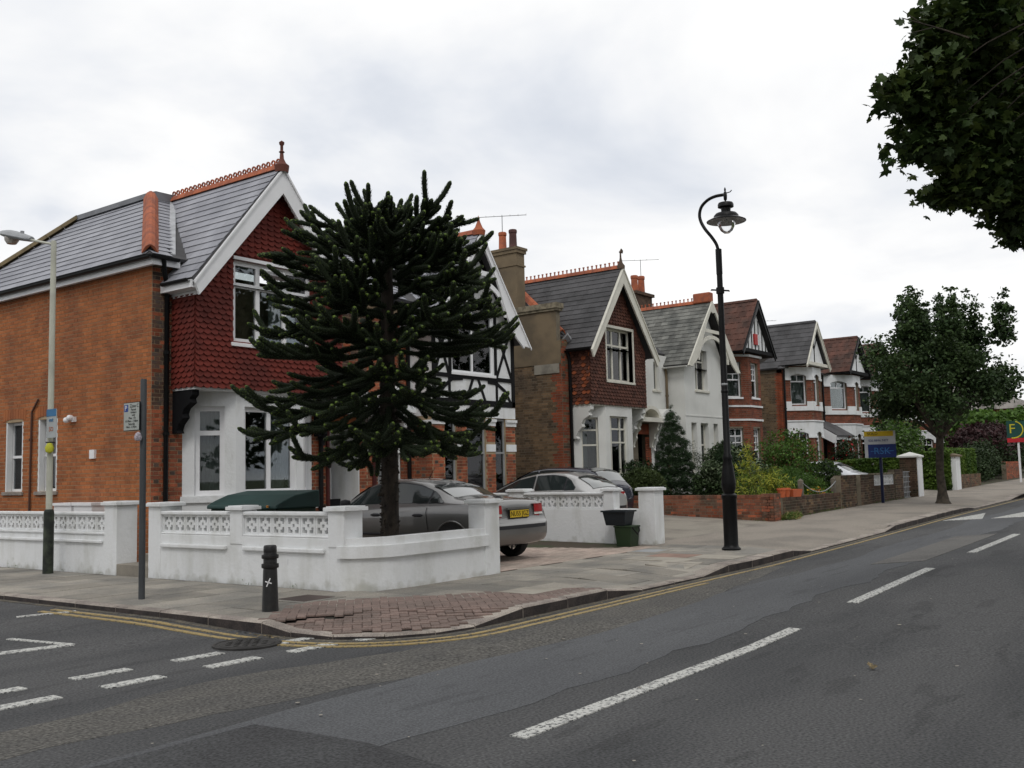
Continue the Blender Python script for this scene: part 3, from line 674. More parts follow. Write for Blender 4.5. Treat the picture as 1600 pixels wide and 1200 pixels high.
def ridge(h, p0, p1, m, n=None, ring=False, spikes=False, r=.11, name='ridge_tile'):
    p0 = Vector(p0); p1 = Vector(p1); d = p1-p0; L = d.length; d.normalize(); n = n or max(1, round(L/.32)); s = d.cross(UZ).normalized()
    up = s.cross(d).normalized()
    if up.z < 0: up = -up
    for i in range(n):
        a = p0+d*(L*i/n+.004); l = L/n-.008; mb = MB()
        prof = [(-r, -r*.75), (-r*.55, r*.1), (-.02, r*.38), (.02, r*.38), (r*.55, r*.1), (r, -r*.75), (r*.9, -r*.8), (0, r*.2), (-r*.9, -r*.8)]
        mb.prism([a+s*x+up*(y+.03) for x, y in prof], d*l)
        if ring:
            for k in range(2):
                c = a+d*(l*(k+.5)/2)+up*(r*.38+.085); R, q = .058, .022
                vs = []; N_ = 10
                for j in range(N_):
                    an = 2*math.pi*j/N_
                    for (rr, t) in ((R, -.015), (R, .015), (R-q, .015), (R-q, -.015)): vs.append(c+(d*math.cos(an)+up*math.sin(an))*rr+s*t)
                fs = []
                for j in range(N_):
                    for t in range(4): fs.append((j*4+t, j*4+(t+1) % 4, ((j+1) % N_)*4+(t+1) % 4, ((j+1) % N_)*4+t))
                mb.add(vs, fs)
        if spikes:
            for k in range(2):
                c = a+d*(l*(k+.5)/2)+up*(r*.38+.025); mb.obox(c-d*.018-s*.012, d*.036, s*.024, up*.085); mb.obox(c-d*.03-s*.014+up*.085, d*.06, s*.028, up*.035)
        h.part(name, mb, m)
def downpipe(h, pts, r=.038, m=None, name='downpipe'):
    mb = MB(); mb.tube(pts, r, 8)
    z = pts[-1][2]+.8
    while z < pts[0][2]-.6: mb.cyl((pts[-1][0], pts[-1][1], z), (pts[-1][0], pts[-1][1], z+.06), r*1.35, n=8); z += 1.5
    h.part(name, mb, m or M_black)
def gutter(h, p0, p1, r=.055, m=None):
    p0 = Vector(p0); p1 = Vector(p1); d = (p1-p0); s = d.normalized().cross(UZ); mb = MB()
    prof = [(math.cos(a)*r, math.sin(a)*r) for a in np.linspace(math.pi, 2*math.pi, 8)]; prof += [(x*.86, y*.86) for x, y in prof[::-1]]
    mb.prism([p0+s*x+UZ*y for x, y in prof], d); h.part('gutter', mb, m or M_black)
def aerial(h, p, hh=.9, L=1.0, ang=.3, n=7):
    p = Vector(p); mb = MB(); mb.cyl(p, p+UZ*hh, .014, n=6); d = Vector((math.cos(ang), math.sin(ang), -.03)); t = p+UZ*(hh-.02); s = Vector((-d.y, d.x, 0))
    mb.cyl(t-d*L*.5, t+d*L*.5, .010, n=6)
    for i in range(n):
        c = t+d*L*(i/(n-1)-.5)+UZ*.012; l = .09+.05*(1-i/n); mb.cyl(c-s*l, c+s*l, .005, n=4)
    h.part('aerial', mb, M_gal)
def pot(h, p, hh=.42, r=.1, m=None):
    mb = MB(); mb.lathe(p, [(r*1.1, 0), (r*1.1, .05), (r*.95, .07), (r*.86, hh*.8), (r*.98, hh*.82), (r*1.02, hh*.95), (r*.9, hh), (r*.65, hh), (r*.62, 0)], 14); h.part('chimney_pot', mb, m or M_terra)
def canted(mb, pts, z0, z1, th, holes):      # walls round a bay; pts in plan left to right; holes per face
    for i, ((a, b), (c, d)) in enumerate(zip(pts, pts[1:])):
        du = Vector((c-a, d-b, 0)); L = du.length; n = Vector((du.y, -du.x, 0)).normalized(); slab(mb, (a, b, 0), du, n, L, z0, z1, th, holes[i])
def faces(pts):
    r = []
    for (a, b), (c, d) in zip(pts, pts[1:]):
        du = Vector((c-a, d-b, 0)); L = du.length; r.append((Vector((a, b, 0)), du.normalized(), Vector((du.y, -du.x, 0)).normalized(), L))
    return r
# ============================================================ HOUSE 1
h = House('brick_house', (2.7, 4, 0), 'corner brick house with scalloped red tile-hung gable and grey slate roof beside the side street')
SW = [(4.56, 5.28, 1.47, 2.93), (3.21, 3.95, 1.47, 2.93), (7.2, 7.9, 1.47, 2.93)]
mb = MB()
slab(mb, (0, 9.6, 0), -UY, NL, 9.6, 0, 5.6, .3, [(9.6-b, 9.6-a, c, d) for a, b, c, d in SW])
slab(mb, (0.301, 0, 0), UX, NF, 5.199, 0, 5.6, .3, [(.5, 3.45, 0.3, 3.2), (3.95, 4.95, .12, 2.9)])
mb.box(.302, 5.49, 9.3, 9.6, 0, 5.6)
h.part('wall', mb, M_mortar)
mb = MB(); mb.box(.75, 5.4, 1.3, 8.8, .1, 5.5); h.part('room_dark_box', mb, M_dkroom)  # near-black box inset behind the windows, painting in the room's shade
bricks((0, 9.6, 0), -UY, NL, 9.6, .15, 5.58, [(9.6-b, 9.6-a, c, d) for a, b, c, d in SW], lambda a, z, hd: M_brick, h.br)
def fch(a, z, hd): return (M_brickdk if (hd and random.random() < .55) or (z > 3.0 and random.random() < .55) else M_brickf)
bricks((0, 0, 0), UX, NF, .66, .15, 5.58, [], fch, h.br)
bricks((3.72, 0, 0), UX, NF, 1.78, .15, 3.3, [(.53, 1.53, 0, 2.9)], fch, h.br)
mb = MB(); 
for a, b in ((3.8, 4.1), (5.25, 5.5)): mb = MB(); mb.box(a, b, -.012, .0, .98, 1.2); h.part('white_band', mb, M_white)
for a, b, c, d in SW:
    window(h.root, (0, 0, 0), -UY, NL, -b, -a, c, d, hs=(.5,), recess=.13, curtain='net', sill=M_kerb)
    mb = MB(); mb.box(.004, .12, a-.001, a+.05, c, d); mb.box(.004, .12, b-.05, b+.001, c, d)
    h.part('window_reveal', mb, M_white)
    n = 9; L = b-a+.24          # brick arch over the window
    for i in range(n):
        t = (i+.5)/n-.5; zz_ = d+.02+.05*(1-4*t*t); mb = MB(); y = (a+b)/2+t*L; mb.box(-.012, .02, y-L/n/2+.006, y+L/n/2-.006, zz_, zz_+.21); h.part('arch_brick', mb, M_brick)
# tile-hung box
u0, u1, vb, z0, zs = .43, 4.08, -.7, 3.32, 5.3; uc = 2.25; W1 = (1.27, 3.23, 4.2, 5.8)
mb = MB(); ztop = 7.62
def zg(u): return ztop-abs(u-uc)*(ztop-zs)/(uc-u0)
slab(mb, (u0, vb, 0), UX, NF, u1-u0, z0, zs, .2, [(W1[0]-u0, W1[1]-u0, W1[2], zs+.001)])
ul = uc-(ztop-W1[3])*(uc-u0)/(ztop-zs); ur = 2*uc-ul
mb.prism([(u0, vb, zs), (W1[0], vb, zs), (W1[0], vb, zg(W1[0]))], (0, .2, 0)); mb.prism([(u1, vb, zs), (W1[1], vb, zs), (W1[1], vb, zg(W1[1]))], (0, .2, 0))
mb.prism([(W1[0], vb, W1[3]), (W1[1], vb, W1[3]), (W1[1], vb, zg(W1[1])), (uc, vb, ztop), (W1[0], vb, zg(W1[0]))], (0, .2, 0)) if zg(W1[0]) > W1[3] else mb.prism([(ul, vb, W1[3]), (ur, vb, W1[3]), (uc, vb, ztop)], (0, .2, 0))
mb.box(u0, u0+.15, vb+.201, -.001, z0, zs+.2); mb.box(u1-.15, u1, vb+.201, -.001, z0, zs+.2)
h.part('gable_wall', mb, M_hang)
mb = MB(); mb.box(u0+.01, u1-.01, vb+.03, -.002, z0-.05, z0-.004); h.part('bay_soffit', mb, M_white)
hang(h, (0, vb, 0), UX, NF, [(u0, z0-.02), (u1, z0-.02), (u1, zs), (uc, ztop-.02), (u0, zs)], [W1], M_hang)
hang(h, (u0, 0, 0), -UY, NL, [(0, z0-.02), (.7, z0-.02), (.7, zs), (0, zs)], [], M_hang)
window(h.root, (0, vb, 0), UX, NF, W1[0], W1[1], W1[2], W1[3], vs=(.32, .66), hs=(.70,), recess=.06, fw=.095, curtain='right', open_light=True)
mb = MB(); mb.box(W1[0]-.02, W1[1]+.02, vb-.05, vb, W1[3]-.0, W1[3]+.06); h.part('window_head', mb, M_wwhite)
# canted bay
bp = [(.66, -.001), (1.42, -.6), (3.08, -.6), (3.84, -.001)]
hol = [[(.22, .76, 1.33, 3.0)], [(.2, 1.5, 1.33, 3.0)], [(.2, .74, 1.33, 3.0)]]
mb = MB(); canted(mb, bp, .12, z0-.052, .16, hol); h.part('bay_wall', mb, M_white)
mb = MB()
for (o, du, n, L) in faces(bp): mb.obox(o+n*.0+du*-.03+UZ*1.2, du*(L+.06), n*.05, UZ*.12)
h.part('bay_sill', mb, M_white)
F_ = faces(bp)
window(h.root, F_[0][0], F_[0][1], F_[0][2], .22, .76, 1.33, 3.0, hs=(.70,), recess=.07, fw=.09, curtain='net', sill=False)
window(h.root, F_[1][0], F_[1][1], F_[1][2], .2, 1.5, 1.33, 3.0, vs=(.5,), hs=(.70,), recess=.09, fw=.09, curtain='right', sill=False)
window(h.root, F_[2][0], F_[2][1], F_[2][2], .2, .74, 1.33, 3.0, hs=(.70,), recess=.07, fw=.09, curtain='net', sill=False)
mb = MB(); mb.lathe((1.75, -.42, 1.34), [(.05, 0), (.06, .05), (.03, .09), (.045, .13), (.0, .17)], 10); h.part('ornament', mb, M_cream)
mb = MB(); mb.lathe((2.78, -.42, 1.34), [(.05, 0), (.055, .09), (.03, .14), (.035, .2), (.0, .25)], 10); mb.box(2.74, 2.76, -.43, -.41, 1.56, 1.63); mb.box(2.8, 2.82, -.43, -.41, 1.56, 1.63); h.part('cat_ornament', mb, M_blackm)
def corbel(h, u, v, z, w, d, hh, m, name='corbel', side=1):
    pr = [(0, 0), (-d, 0), (-d, -hh*.12), (-d*.86, -hh*.2), (-d*.92, -hh*.3), (-d*.6, -hh*.42), (-d*.5, -hh*.55), (-d*.55, -hh*.64), (-d*.3, -hh*.8), (-d*.22, -hh*.93), (-d*.28, -hh), (0, -hh)]
    mb = MB(); mb.prism([(u, v+a, z+b) for a, b in pr], (w, 0, 0)); return h.part(name, mb, m)
for u in (.44, 3.9): corbel(h, u, -.002, z0-.055, .15, .6, .78, M_blackm)
# roofs
zr = 7.78; ue0, ue1, ze = .17, 4.33, 5.24
sl = math.hypot(uc-ue0, zr-ze); upL = Vector((uc-ue0, 0, zr-ze)).normalized(); upR = Vector((uc-ue1, 0, zr-ze)).normalized()
vf = -.97
def vend(s): z = ze+(zr-ze)*s/sl; return .1+max(0, z-5.75)*(2.79-.1)/(zr-5.75)
cl = lambda s: [(0, vend(s)-vf)]
roof_plane(h, [(ue0, vf, ze), (ue0, .1, ze), (uc, 2.79, zr), (uc, vf, zr)]); roof_plane(h, [(ue1, vf, ze), (ue1, .1, ze), (uc, 2.79, zr), (uc, vf, zr)])
slope(h, (ue0, vf, ze), UY, upL, 0, sl, cl, M_slate, kind='slate', tw=.27, ex=.215)
slope(h, (ue1, vf, ze), UY, upR, 0, sl, cl, M_slate, kind='slate', tw=.27, ex=.215)
for it in range(len(h.sl)): pass
# main hipped roof: side slope, front slope, flat lead top
Se = (-.25, 5.72); Sr = (1.68, 7.7); L1 = math.hypot(Sr[0]-Se[0], Sr[1]-Se[1]); upS = Vector((Sr[0]-Se[0], 0, Sr[1]-Se[1])).normalized()
roof_plane(h, [(Se[0], -.3, Se[1]), (Se[0], 7.9, Se[1]), (Sr[0], 5.42, Sr[1]), (Sr[0], 2.66, Sr[1])])
slope(h, (Se[0], -.3, Se[1]), UY, upS, 0, L1, poly_at([(0, 0), (8.2, 0), (5.72, L1), (2.96, L1)]), M_slate, tw=.27, ex=.215)
roof_plane(h, [(Se[0], -.3, Se[1]), (5.5, -.3, Se[1]), (5.5, 2.66, Sr[1]), (Sr[0], 2.66, Sr[1])])
upF = Vector((0, 2.96, Sr[1]-Se[1])); LF = upF.length; upF.normalize()
slope(h, (Se[0], -.3, Se[1]), UX, upF, 0, LF, lambda s: [(1.93*s/LF, max(0, (ue0+.0)-Se[0]+(s/LF)*(uc-ue0))), (ue1-Se[0]-(s/LF)*(ue1-uc), 5.75)], M_slate, tw=.27, ex=.215)
roof_plane(h, [(Se[0], 7.9, Se[1]), (5.5, 7.9, Se[1]), (5.5, 5.42, Sr[1]), (Sr[0], 5.42, Sr[1])])
mb = MB(); mb.prism([(Sr[0]-.1, 0, Sr[1]-.02), (Sr[0]-.08, 0, Sr[1]+.1), (Sr[0]+.1, 0, Sr[1]+.17), (5.5, 0, Sr[1]+.2), (5.5, 0, Sr[1]-.02)], (0, 1, 0))
mb.v = [(x, 2.6+y*2.86, z-(.06 if x < 2 and False else 0)) for x, y, z in mb.v]; h.part('lead_roof', mb, M_lead)
ridge(h, (Se[0]+.06, -.22, Se[1]+.1), (Sr[0]-.02, 2.6, Sr[1]+.06), M_terra, n=9, r=.15, name='hip_tile')
ridge(h, (Se[0]-.02, 7.95, Se[1]+.06), (Sr[0]-.03, 5.46, Sr[1]+.06), mat('old_hip_tile', (.17, .13, .07), .85, var=.2), n=9, r=.11, name='hip_tile')
mb = MB(); mb.obox((.26, -.13, 5.79), (2.0, 2.92, 2.01), (.10, -.06, 0), (.0, 0, .035)); h.part('valley_flashing', mb, M_leadl)
ridge(h, (uc, 2.7, zr), (uc, -.92, zr), M_terra, n=12, ring=True, r=.12)
mb = MB(); mb.lathe((uc, -.95, zr+.0), [(.13, -.12), (.15, .02), (.09, .07), (.045, .16), (.035, .28), (.06, .3), (.03, .33), (.03, .43), (.05, .46), (.055, .5), (.0, .54)], 12); h.part('finial', mb, mat('dark_terracotta', (.14, .05, .035), .8, var=.2))
barge(h, uc, zr-.02, .2, 5.2, 4.3, 5.2, vf-.03, .33, .05, M_wwhite)
mb = MB(); mb.prism([(uc, vf+.03, zr-.12), (ue0+.06, vf+.03, ze-.1), (ue0+.1, vf+.03, ze-.16), (uc, vf+.03, zr-.22)], (0, .24, 0)); mb.prism([(uc, vf+.03, zr-.12), (ue1-.06, vf+.03, ze-.1), (ue1-.1, vf+.03, ze-.16), (uc, vf+.03, zr-.22)], (0, .24, 0)); h.part('verge_soffit', mb, M_wwhite)
mb = MB(); mb.box(ue0+.0, ue0+.03, vf+.02, .0, ze-.16, ze-.02); mb.box(ue0+.03, u0+.02, vf+.03, -.0, ze-.16, ze-.13); mb.box(u0-.03, u0-.004, vf+.12, -.02, ze-.24, ze-.165); h.part('fascia', mb, M_wwhite)
mb = MB(); mb.box(-.16, -.13, -.22, 9.6, 5.55, 5.7); mb.box(-.128, -.002, -.2, 9.6, 5.58, 5.6); mb.box(-.16, .42, -.25, -.22, 5.55, 5.68); h.part('fascia', mb, M_wwhite)
gutter(h, (-.22, -.28, 5.7), (-.22, 9.6, 5.7)); gutter(h, (ue0-.03, vf+.06, ze+.0), (ue0-.03, -.1, ze+.0)); gutter(h, (-.25, -.3, 5.7), (.35, -.3, 5.7))
downpipe(h, [(.05, -.28, 5.66), (.12, -.2, 5.45), (.28, -.05, 5.2), (.28, -.05, .15)], .045)
downpipe(h, [(4.06, -.05, 3.3), (4.06, -.05, .15)], .05)
downpipe(h, [(-.04, 3.9, 3.35), (-.04, 4.15, 3.1), (-.04, 4.2, .2)], .022, mat('brown_pipe', (.10, .05, .035), .7))
mb = MB(); mb.box(-.05, 0, 1.78, 1.95, 2.08, 2.25); h.part('air_vent', mb, M_wwhite)
mb = MB(); mb.box(-.07, 0, 2.5, 2.58, 2.82, 2.92); mb.lathe((-.1, 2.6, 2.9), [(.0, -.1), (.05, -.08), (.06, .0), (.0, .02)], 10, 'y'); mb.lathe((-.1, 2.72, 2.86), [(.0, -.1), (.05, -.08), (.06, .0), (.0, .02)], 10, 'y'); h.part('security_light', mb, M_wwhite)
mb = MB()
for a in (1.15, 1.85): mb.box(-.45, -.02, a, a+.62, .3, 1.2); mb.box(-.48, -.02, a-.02, a+.64, 1.2, 1.25)
h.part('meter_box', mb, M_wwhite)
# porch recess, door and canopy (left of the pair)
def porch(h, a, b, vv=.9):
    mb = MB(); mb.box(a-.02, a+.01, .01, vv, .12, 2.9); mb.box(b-.01, b+.02, .01, vv, .12, 2.9); mb.box(a, b, .02, vv, 2.86, 2.9); h.part('porch_reveal', mb, M_white)
    mb = MB(); mb.box(a+.02, b-.02, vv-.04, vv+.02, .14, 2.84); h.part('door_screen', mb, M_white)
    mb = MB(); mb.box(a+.3, a+.95, vv-.12, vv-.045, .15, 2.2) if b-a > 1.2 else mb.box(a+.12, b-.1, vv-.1, vv-.045, .15, 2.2)
    mb.box(a+.2, a+.26, vv-.12, vv-.1, 1.0, 1.1); h.part('door', mb, M_white)
    mb = MB(); mb.box(a-.1, b+.1, -.06, .0, 2.74, 2.94); h.part('lintel', mb, M_brick)
porch(h, 4.27, 5.23)
mb = MB(); mb.box(4.35, 4.85, .25, .6, .12, 1.12); mb.box(4.33, 4.87, .22, .24, .9, 1.14); h.part('porch_box', mb, M_blackm)
mb = MB(); mb.cyl((4.27, -.03, .12), (4.27, -.03, 2.7), .045, n=8); h.part('porch_post', mb, mat('oxblood_paint', (.07, .015, .013), .6))
mb = MB(); mb.box(4.05, 5.5, -.42, -.02, 3.0, 3.06); mb.box(4.0, 5.5, -.46, -.02, 3.06, 3.14)
for i in range(16): mb.box(4.06+i*.09, 4.10+i*.09, -.44, -.40, 2.955, 3.0)
h.part('porch_cornice', mb, M_white)
mb = MB(); mb.prism([(4.15, -.4, 3.145), (5.45, -.4, 3.145), (4.8, -.4, 3.62)], (0, .06, 0)); mb.prism([(4.05, -.44, 3.16), (4.8, -.44, 3.7), (5.55-.06, -.44, 3.2), (5.45, -.44, 3.145), (4.8, -.44, 3.6), (4.2, -.44, 3.145)], (0, .42, 0)); h.part('porch_pediment', mb, M_white)
corbel(h, 5.38, -.002, 2.99, .1, .3, .85, M_white, 'porch_bracket'); corbel(h, 5.1, -.002, 2.99, .09, .22, .8, M_blackm, 'porch_bracket'); corbel(h, 4.0, -.07, 2.99, .09, .28, .7, M_blackm, 'porch_bracket')
mb = MB(); mb.cyl((4.15, -.02, 2.05), (4.15, -.16, 2.1), .015, n=6); mb.lathe((4.15, -.2, 1.8), [(.0, 0), (.04, .02), (.07, .2), (.09, .22), (.03, .3), (.0, .34)], 8); h.part('coach_lantern', mb, M_black)
mb = MB(); mb.lathe((4.15, -.2, 1.835), [(.045, 0), (.068, .15), (.0, .16)], 8); h.part('lantern_glass', mb, M_bglass)
# upper wall above the porch
mb = MB(); bricks((4.1, -.0, 0), UX, NF, 1.4, 3.3, 5.3, [], fch, h.br)
h.finish()
# ============================================================ HOUSE 2
h = House('half_timbered_house', (8.2, 4, 0), 'attached house with black and white timbered gable over red brick bay, behind the monkey puzzle')
mb = MB(); slab(mb, (5.502, 0, 0), UX, NF, 4.75, 0, 5.6, .3, [(.3, 1.1, .12, 2.9), (1.5, 4.4, .2, 3.2)]); mb.box(5.5, 10.25, 9.3, 9.6, 0, 5.6); mb.box(9.95, 10.252, .301, 9.29, 0, 5.6); h.part('wall', mb, M_mortar)
mb = MB(); mb.box(5.7, 9.8, 1.3, 8.8, .1, 5.5); h.part('room_dark_box', mb, M_dkroom)
fch2 = lambda a, z, hd: (M_brickdk if hd and random.random() < .3 else M_brickf)
bricks((5.5, 0, 0), UX, NF, 1.35, .15, 5.4, [(.32, 1.08, 0, 2.9)], fch2, h.br)
u0, u1, vb, z0, zs, uc, ztop = 6.88, 10.1, -.75, 3.3, 5.2, 8.45, 7.42
HW = [(7.3, 7.74, .85, 2.98), (8.13, 8.88, .85, 2.98), (9.25, 9.7, .85, 2.98)]
mb = MB(); slab(mb, (u0, vb, 0), UX, NF, u1-u0, .12, 3.0, .2, [(a-u0, b-u0, c, 3.0-.0005) for a, b, c, d in HW]); mb.box(u0, u0+.2, vb+.201, -.001, .12, 3.0); mb.box(u1-.2, u1, vb+.201, -.001, .12, 3.0); h.part('bay_wall', mb, M_mortar)
bricks((u0, vb, 0), UX, NF, u1-u0, .15, 2.8, [(a-u0, b-u0, c, 9) for a, b, c, d in HW]+[(0, 9, 2.16, 2.34)], fch2, h.br)
bricks((u0, 0, 0), -UY, NL, .75, .15, 2.8, [(0, 9, 2.16, 2.34)], fch2, h.br)
for a, b, c, d in HW: window(h.root, (0, vb, 0), UX, NF, a, b, c, d, hs=(.60,), recess=.05, m=mat('grey_window_frame', (.33, .34, .34), .5), fw=.045, curtain='drapes', sill=M_white)
piers = [(u0-.02, 7.3), (7.74, 8.13), (8.88, 9.25), (9.7, u1+.02)]
mb = MB()
for a, b in piers: mb.box(a, b, vb-.02, vb, 2.16, 2.34); mb.box(a, b, vb-.03, vb, 2.8, 2.9); mb.box(a-.01, b+.01, vb-.06, vb, 2.9, 2.97)
mb.box(u0-.02, u0, vb, -.001, 2.16, 2.34); mb.box(u0-.03, u0, vb, -.001, 2.8, 2.9)
h.part('stone_band', mb, M_white)
mb = MB(); mb.box(u0-.01, u1+.01, vb-.012, vb+.18, 3.0, 3.28); mb.box(u0-.01, u0+.18, vb+.181, -.001, 3.0, 3.28); h.part('lintel', mb, M_white)
UW = (7.62, 9.24, 4.08, 5.68)
mb = MB(); gz1 = ztop; slopeg = (ztop-zs)/(uc-u0)
slab(mb, (u0, vb, 0), UX, NF, u1-u0, z0, zs, .2, [(UW[0]-u0, UW[1]-u0, UW[2], zs+.001)])
mb.prism([(u0, vb, zs), (UW[0], vb, zs), (UW[0], vb, zs+(UW[0]-u0)*slopeg)], (0, .2, 0)); mb.prism([(u1, vb, zs), (UW[1], vb, zs), (UW[1], vb, zs+(u1-UW[1])*slopeg)], (0, .2, 0))
hl = uc-(ztop-UW[3])/slopeg
mb.prism([(UW[0], vb, UW[3]), (UW[1], vb, UW[3]), (UW[1], vb, zs+(u1-UW[1])*slopeg), (uc, vb, ztop), (UW[0], vb, zs+(UW[0]-u0)*slopeg)], (0, .2, 0))
mb.box(u0, u0+.15, vb+.201, -.001, z0, zs+.2); mb.box(u1-.15, u1, vb+.201, -.001, z0, zs+.2)
h.part('gable_wall', mb, M_white)
def timber(h, pts, w=.1, v=vb, t=.03, m=M_blackm):
    for (a, b), (c, d) in zip(pts, pts[1:]):
        d_ = Vector((c-a, 0, d-b)); n = Vector((-d_.z, 0, d_.x)).normalized()*w/2; mb = MB(); A = Vector((a, v, b)); B = Vector((c, v, d))
        mb.prism([A-n, B-n, B+n, A+n], (0, -t, 0)); h.part('timber', mb, m)
timber(h, [(u0, z0+.06), (u1, z0+.06)], .14); timber(h, [(u1-.06, z0), (u1-.06, 5.35)], .12); timber(h, [(u0+.06, z0), (u0+.06, 5.35)], .12); timber(h, [(u0, 3.98), (u1, 3.98)], .1, t=.028)
timber(h, [(9.32, 4.0), (9.32, 5.75)], .09); timber(h, [(7.53, 4.0), (7.53, 5.75)], .09)
timber(h, [(9.36, 5.3), (9.98, 4.03)], .07, t=.026); timber(h, [(9.36, 4.03), (9.98, 5.3)], .07, t=.024); timber(h, [(6.98, 5.3), (7.48, 4.03)], .07, t=.026); timber(h, [(6.98, 4.03), (7.48, 5.3)], .07, t=.024)
timber(h, [(9.0, 3.9), (9.35, 3.88), (9.7, 3.7), (9.95, 3.38)], .08, t=.022); timber(h, [(9.35, 3.36), (9.35, 3.95)], .07, t=.026)
timber(h, [(7.0, 3.38), (7.3, 3.7), (7.6, 3.9), (8.0, 3.93)], .08, t=.022); timber(h, [(7.5, 3.36), (7.5, 3.95)], .07, t=.026); timber(h, [(8.1, 3.36), (8.4, 3.95)], .07, t=.024); timber(h, [(8.9, 3.36), (8.6, 3.95)], .07, t=.024)
timber(h, [(7.3, 5.78), (9.6, 5.78)], .1, t=.03); timber(h, [(uc, 5.8), (uc, 7.2)], .09, t=.026); timber(h, [(7.8, 6.45), (9.1, 6.45)], .08, t=.028); timber(h, [(u0+.0, 5.2), (uc, ztop)], .12, t=.02); timber(h, [(u1, 5.2), (uc, ztop)], .12, t=.02)
window(h.root, (0, vb, 0), UX, NF, UW[0], UW[1], UW[2], UW[3], vs=(.5,), recess=.03, fw=.05, curtain='drapes')
mb = MB(); mb.box(UW[0]-.06, UW[1]+.1, vb-.1, vb, UW[3]+.0, UW[3]+.05); h.part('window_head', mb, M_lead)
zr = 7.6; ue0, ue1, ze = 6.5, 10.42, 4.98; vf = -1.05
sl = math.hypot(uc-ue0, zr-ze); upL = Vector((uc-ue0, 0, zr-ze)).normalized(); upR = Vector((uc-ue1, 0, zr-ze)).normalized()
roof_plane(h, [(ue0, vf, ze), (ue0, .6, ze), (uc, 2.9, zr), (uc, vf, zr)], m=M_slated); roof_plane(h, [(ue1, vf, ze), (ue1, .6, ze), (uc, 2.9, zr), (uc, vf, zr)], m=M_slated)
cl = lambda s: [(0, 1.65+2.3*s/sl)]
slope(h, (ue0, vf, ze), UY, upL, 0, sl, cl, M_slate, tw=.27, ex=.215); slope(h, (ue1, vf, ze), UY, upR, 0, sl, cl, M_slate, tw=.27, ex=.215)
roof_plane(h, [(5.5, -.3, 5.72), (10.45, -.3, 5.72), (8.9, 2.66, 7.55), (5.5, 2.66, 7.55)]); LF = math.hypot(2.96, 1.83); 
slope(h, (5.5, -.3, 5.72), UX, Vector((0, 2.96, 1.83)), 0, LF, lambda s: [(0, max(0, 1.0+s/LF*1.95))], M_slate, tw=.27, ex=.215)
mb = MB(); mb.box(5.5, 8.9, 2.6, 5.46, 7.5, 7.78); h.part('lead_roof', mb, M_lead)
roof_plane(h, [(10.45, -.3, 5.72), (10.45, 8, 5.72), (8.9, 5.4, 7.55), (8.9, 2.66, 7.55)])
ridge(h, (uc, 2.7, zr), (uc, -1.0, zr), M_terra, n=12, r=.12)
mb = MB(); mb.lathe((uc, -1.0, zr), [(.15, -.1), (.17, .02), (.1, .1), (.04, .25), (.0, .42)], 12); h.part('finial', mb, M_terra)
# curved white bargeboards with an arched brace
for sgn, ue in ((-1, uc-(ue1-uc)), (1, ue1+.02)):
    A = Vector((uc, vf-.03, zr-.02)); B = Vector((ue, vf-.03, 4.85)); mb = MB(); top = [A, B]; N_ = 12
    inn = []
    for i in range(N_+1):
        t = i/N_; p = B+(A-B)*t; wd = .22+.34*math.sin(math.pi*min(t*1.35, 1))**2*(1 if t < .74 else 1); inn.append(p+Vector((-sgn*.13*(1-t), 0, -wd/.62*.62)))
    inn[-1] = A-UZ*.42; inn[0] = B+Vector((-sgn*.26, 0, .03))
    mb.prism([A, B]+inn, (0, .05, 0)); h.part('bargeboard', mb, M_wwhite)
    mb = MB(); mb.prism([A+UZ*.002, B, B-UZ*.06, A-UZ*.06], (0, -.03, 0)); h.part('barge_moulding', mb, M_wwhite)
mb = MB(); a_ = [math.pi*i/14 for i in range(15)]; mb.prism([(uc-math.cos(x)*1.05, vf+.0, 5.55+math.sin(x)*.85) for x in a_]+[(uc+math.cos(x)*.93, vf+.0, 5.55+math.sin(x)*.72) for x in a_], (0, .04, 0)); h.part('arched_brace', mb, M_wwhite)
mb = MB(); mb.box(uc-.7, uc+.7, vf+.001, vf+.04, 6.5, 6.62); h.part('collar_beam', mb, M_wwhite)
downpipe(h, [(6.83, -.05, 5.2), (6.83, -.05, .15)], .05)
porch(h, 5.83, 6.55)
mb = MB(); mb.cyl((5.68, -.03, .12), (5.68, -.03, 2.7), .05, n=8); h.part('porch_post', mb, MATS['oxblood_paint'])
mb = MB(); mb.box(5.5, 6.6, -.42, -.02, 3.0, 3.06); mb.box(5.5, 6.65, -.46, -.02, 3.06, 3.14)
for i in range(12): mb.box(5.52+i*.09, 5.56+i*.09, -.44, -.40, 2.955, 3.0)
h.part('porch_cornice', mb, M_white)
mb = MB(); mb.prism([(5.55, -.4, 3.145), (6.6, -.4, 3.145), (6.1, -.4, 3.62)], (0, .06, 0)); mb.prism([(5.5, -.44, 3.2), (6.1, -.44, 3.7), (6.7, -.44, 3.16), (6.6, -.44, 3.145), (6.1, -.44, 3.6), (5.6, -.44, 3.145)], (0, .42, 0)); h.part('porch_pediment', mb, M_white)
corbel(h, 6.42, -.002, 2.99, .1, .3, .85, M_white, 'porch_bracket')
mb = MB(); mb.obox((uc-.5, -.5, zr+.25), (.6, .5, .06), (0, 0, .01), (.01, -.01, 0)); mb.cyl((uc+.1, -.3, zr), (uc+.1, -.3, zr+.55), .012, n=6); mb.lathe((uc+.0, -.33, zr+.48), [(.0, 0), (.05, .03), (.0, .06)], 8); h.part('aerial', mb, M_gal)
h.finish()
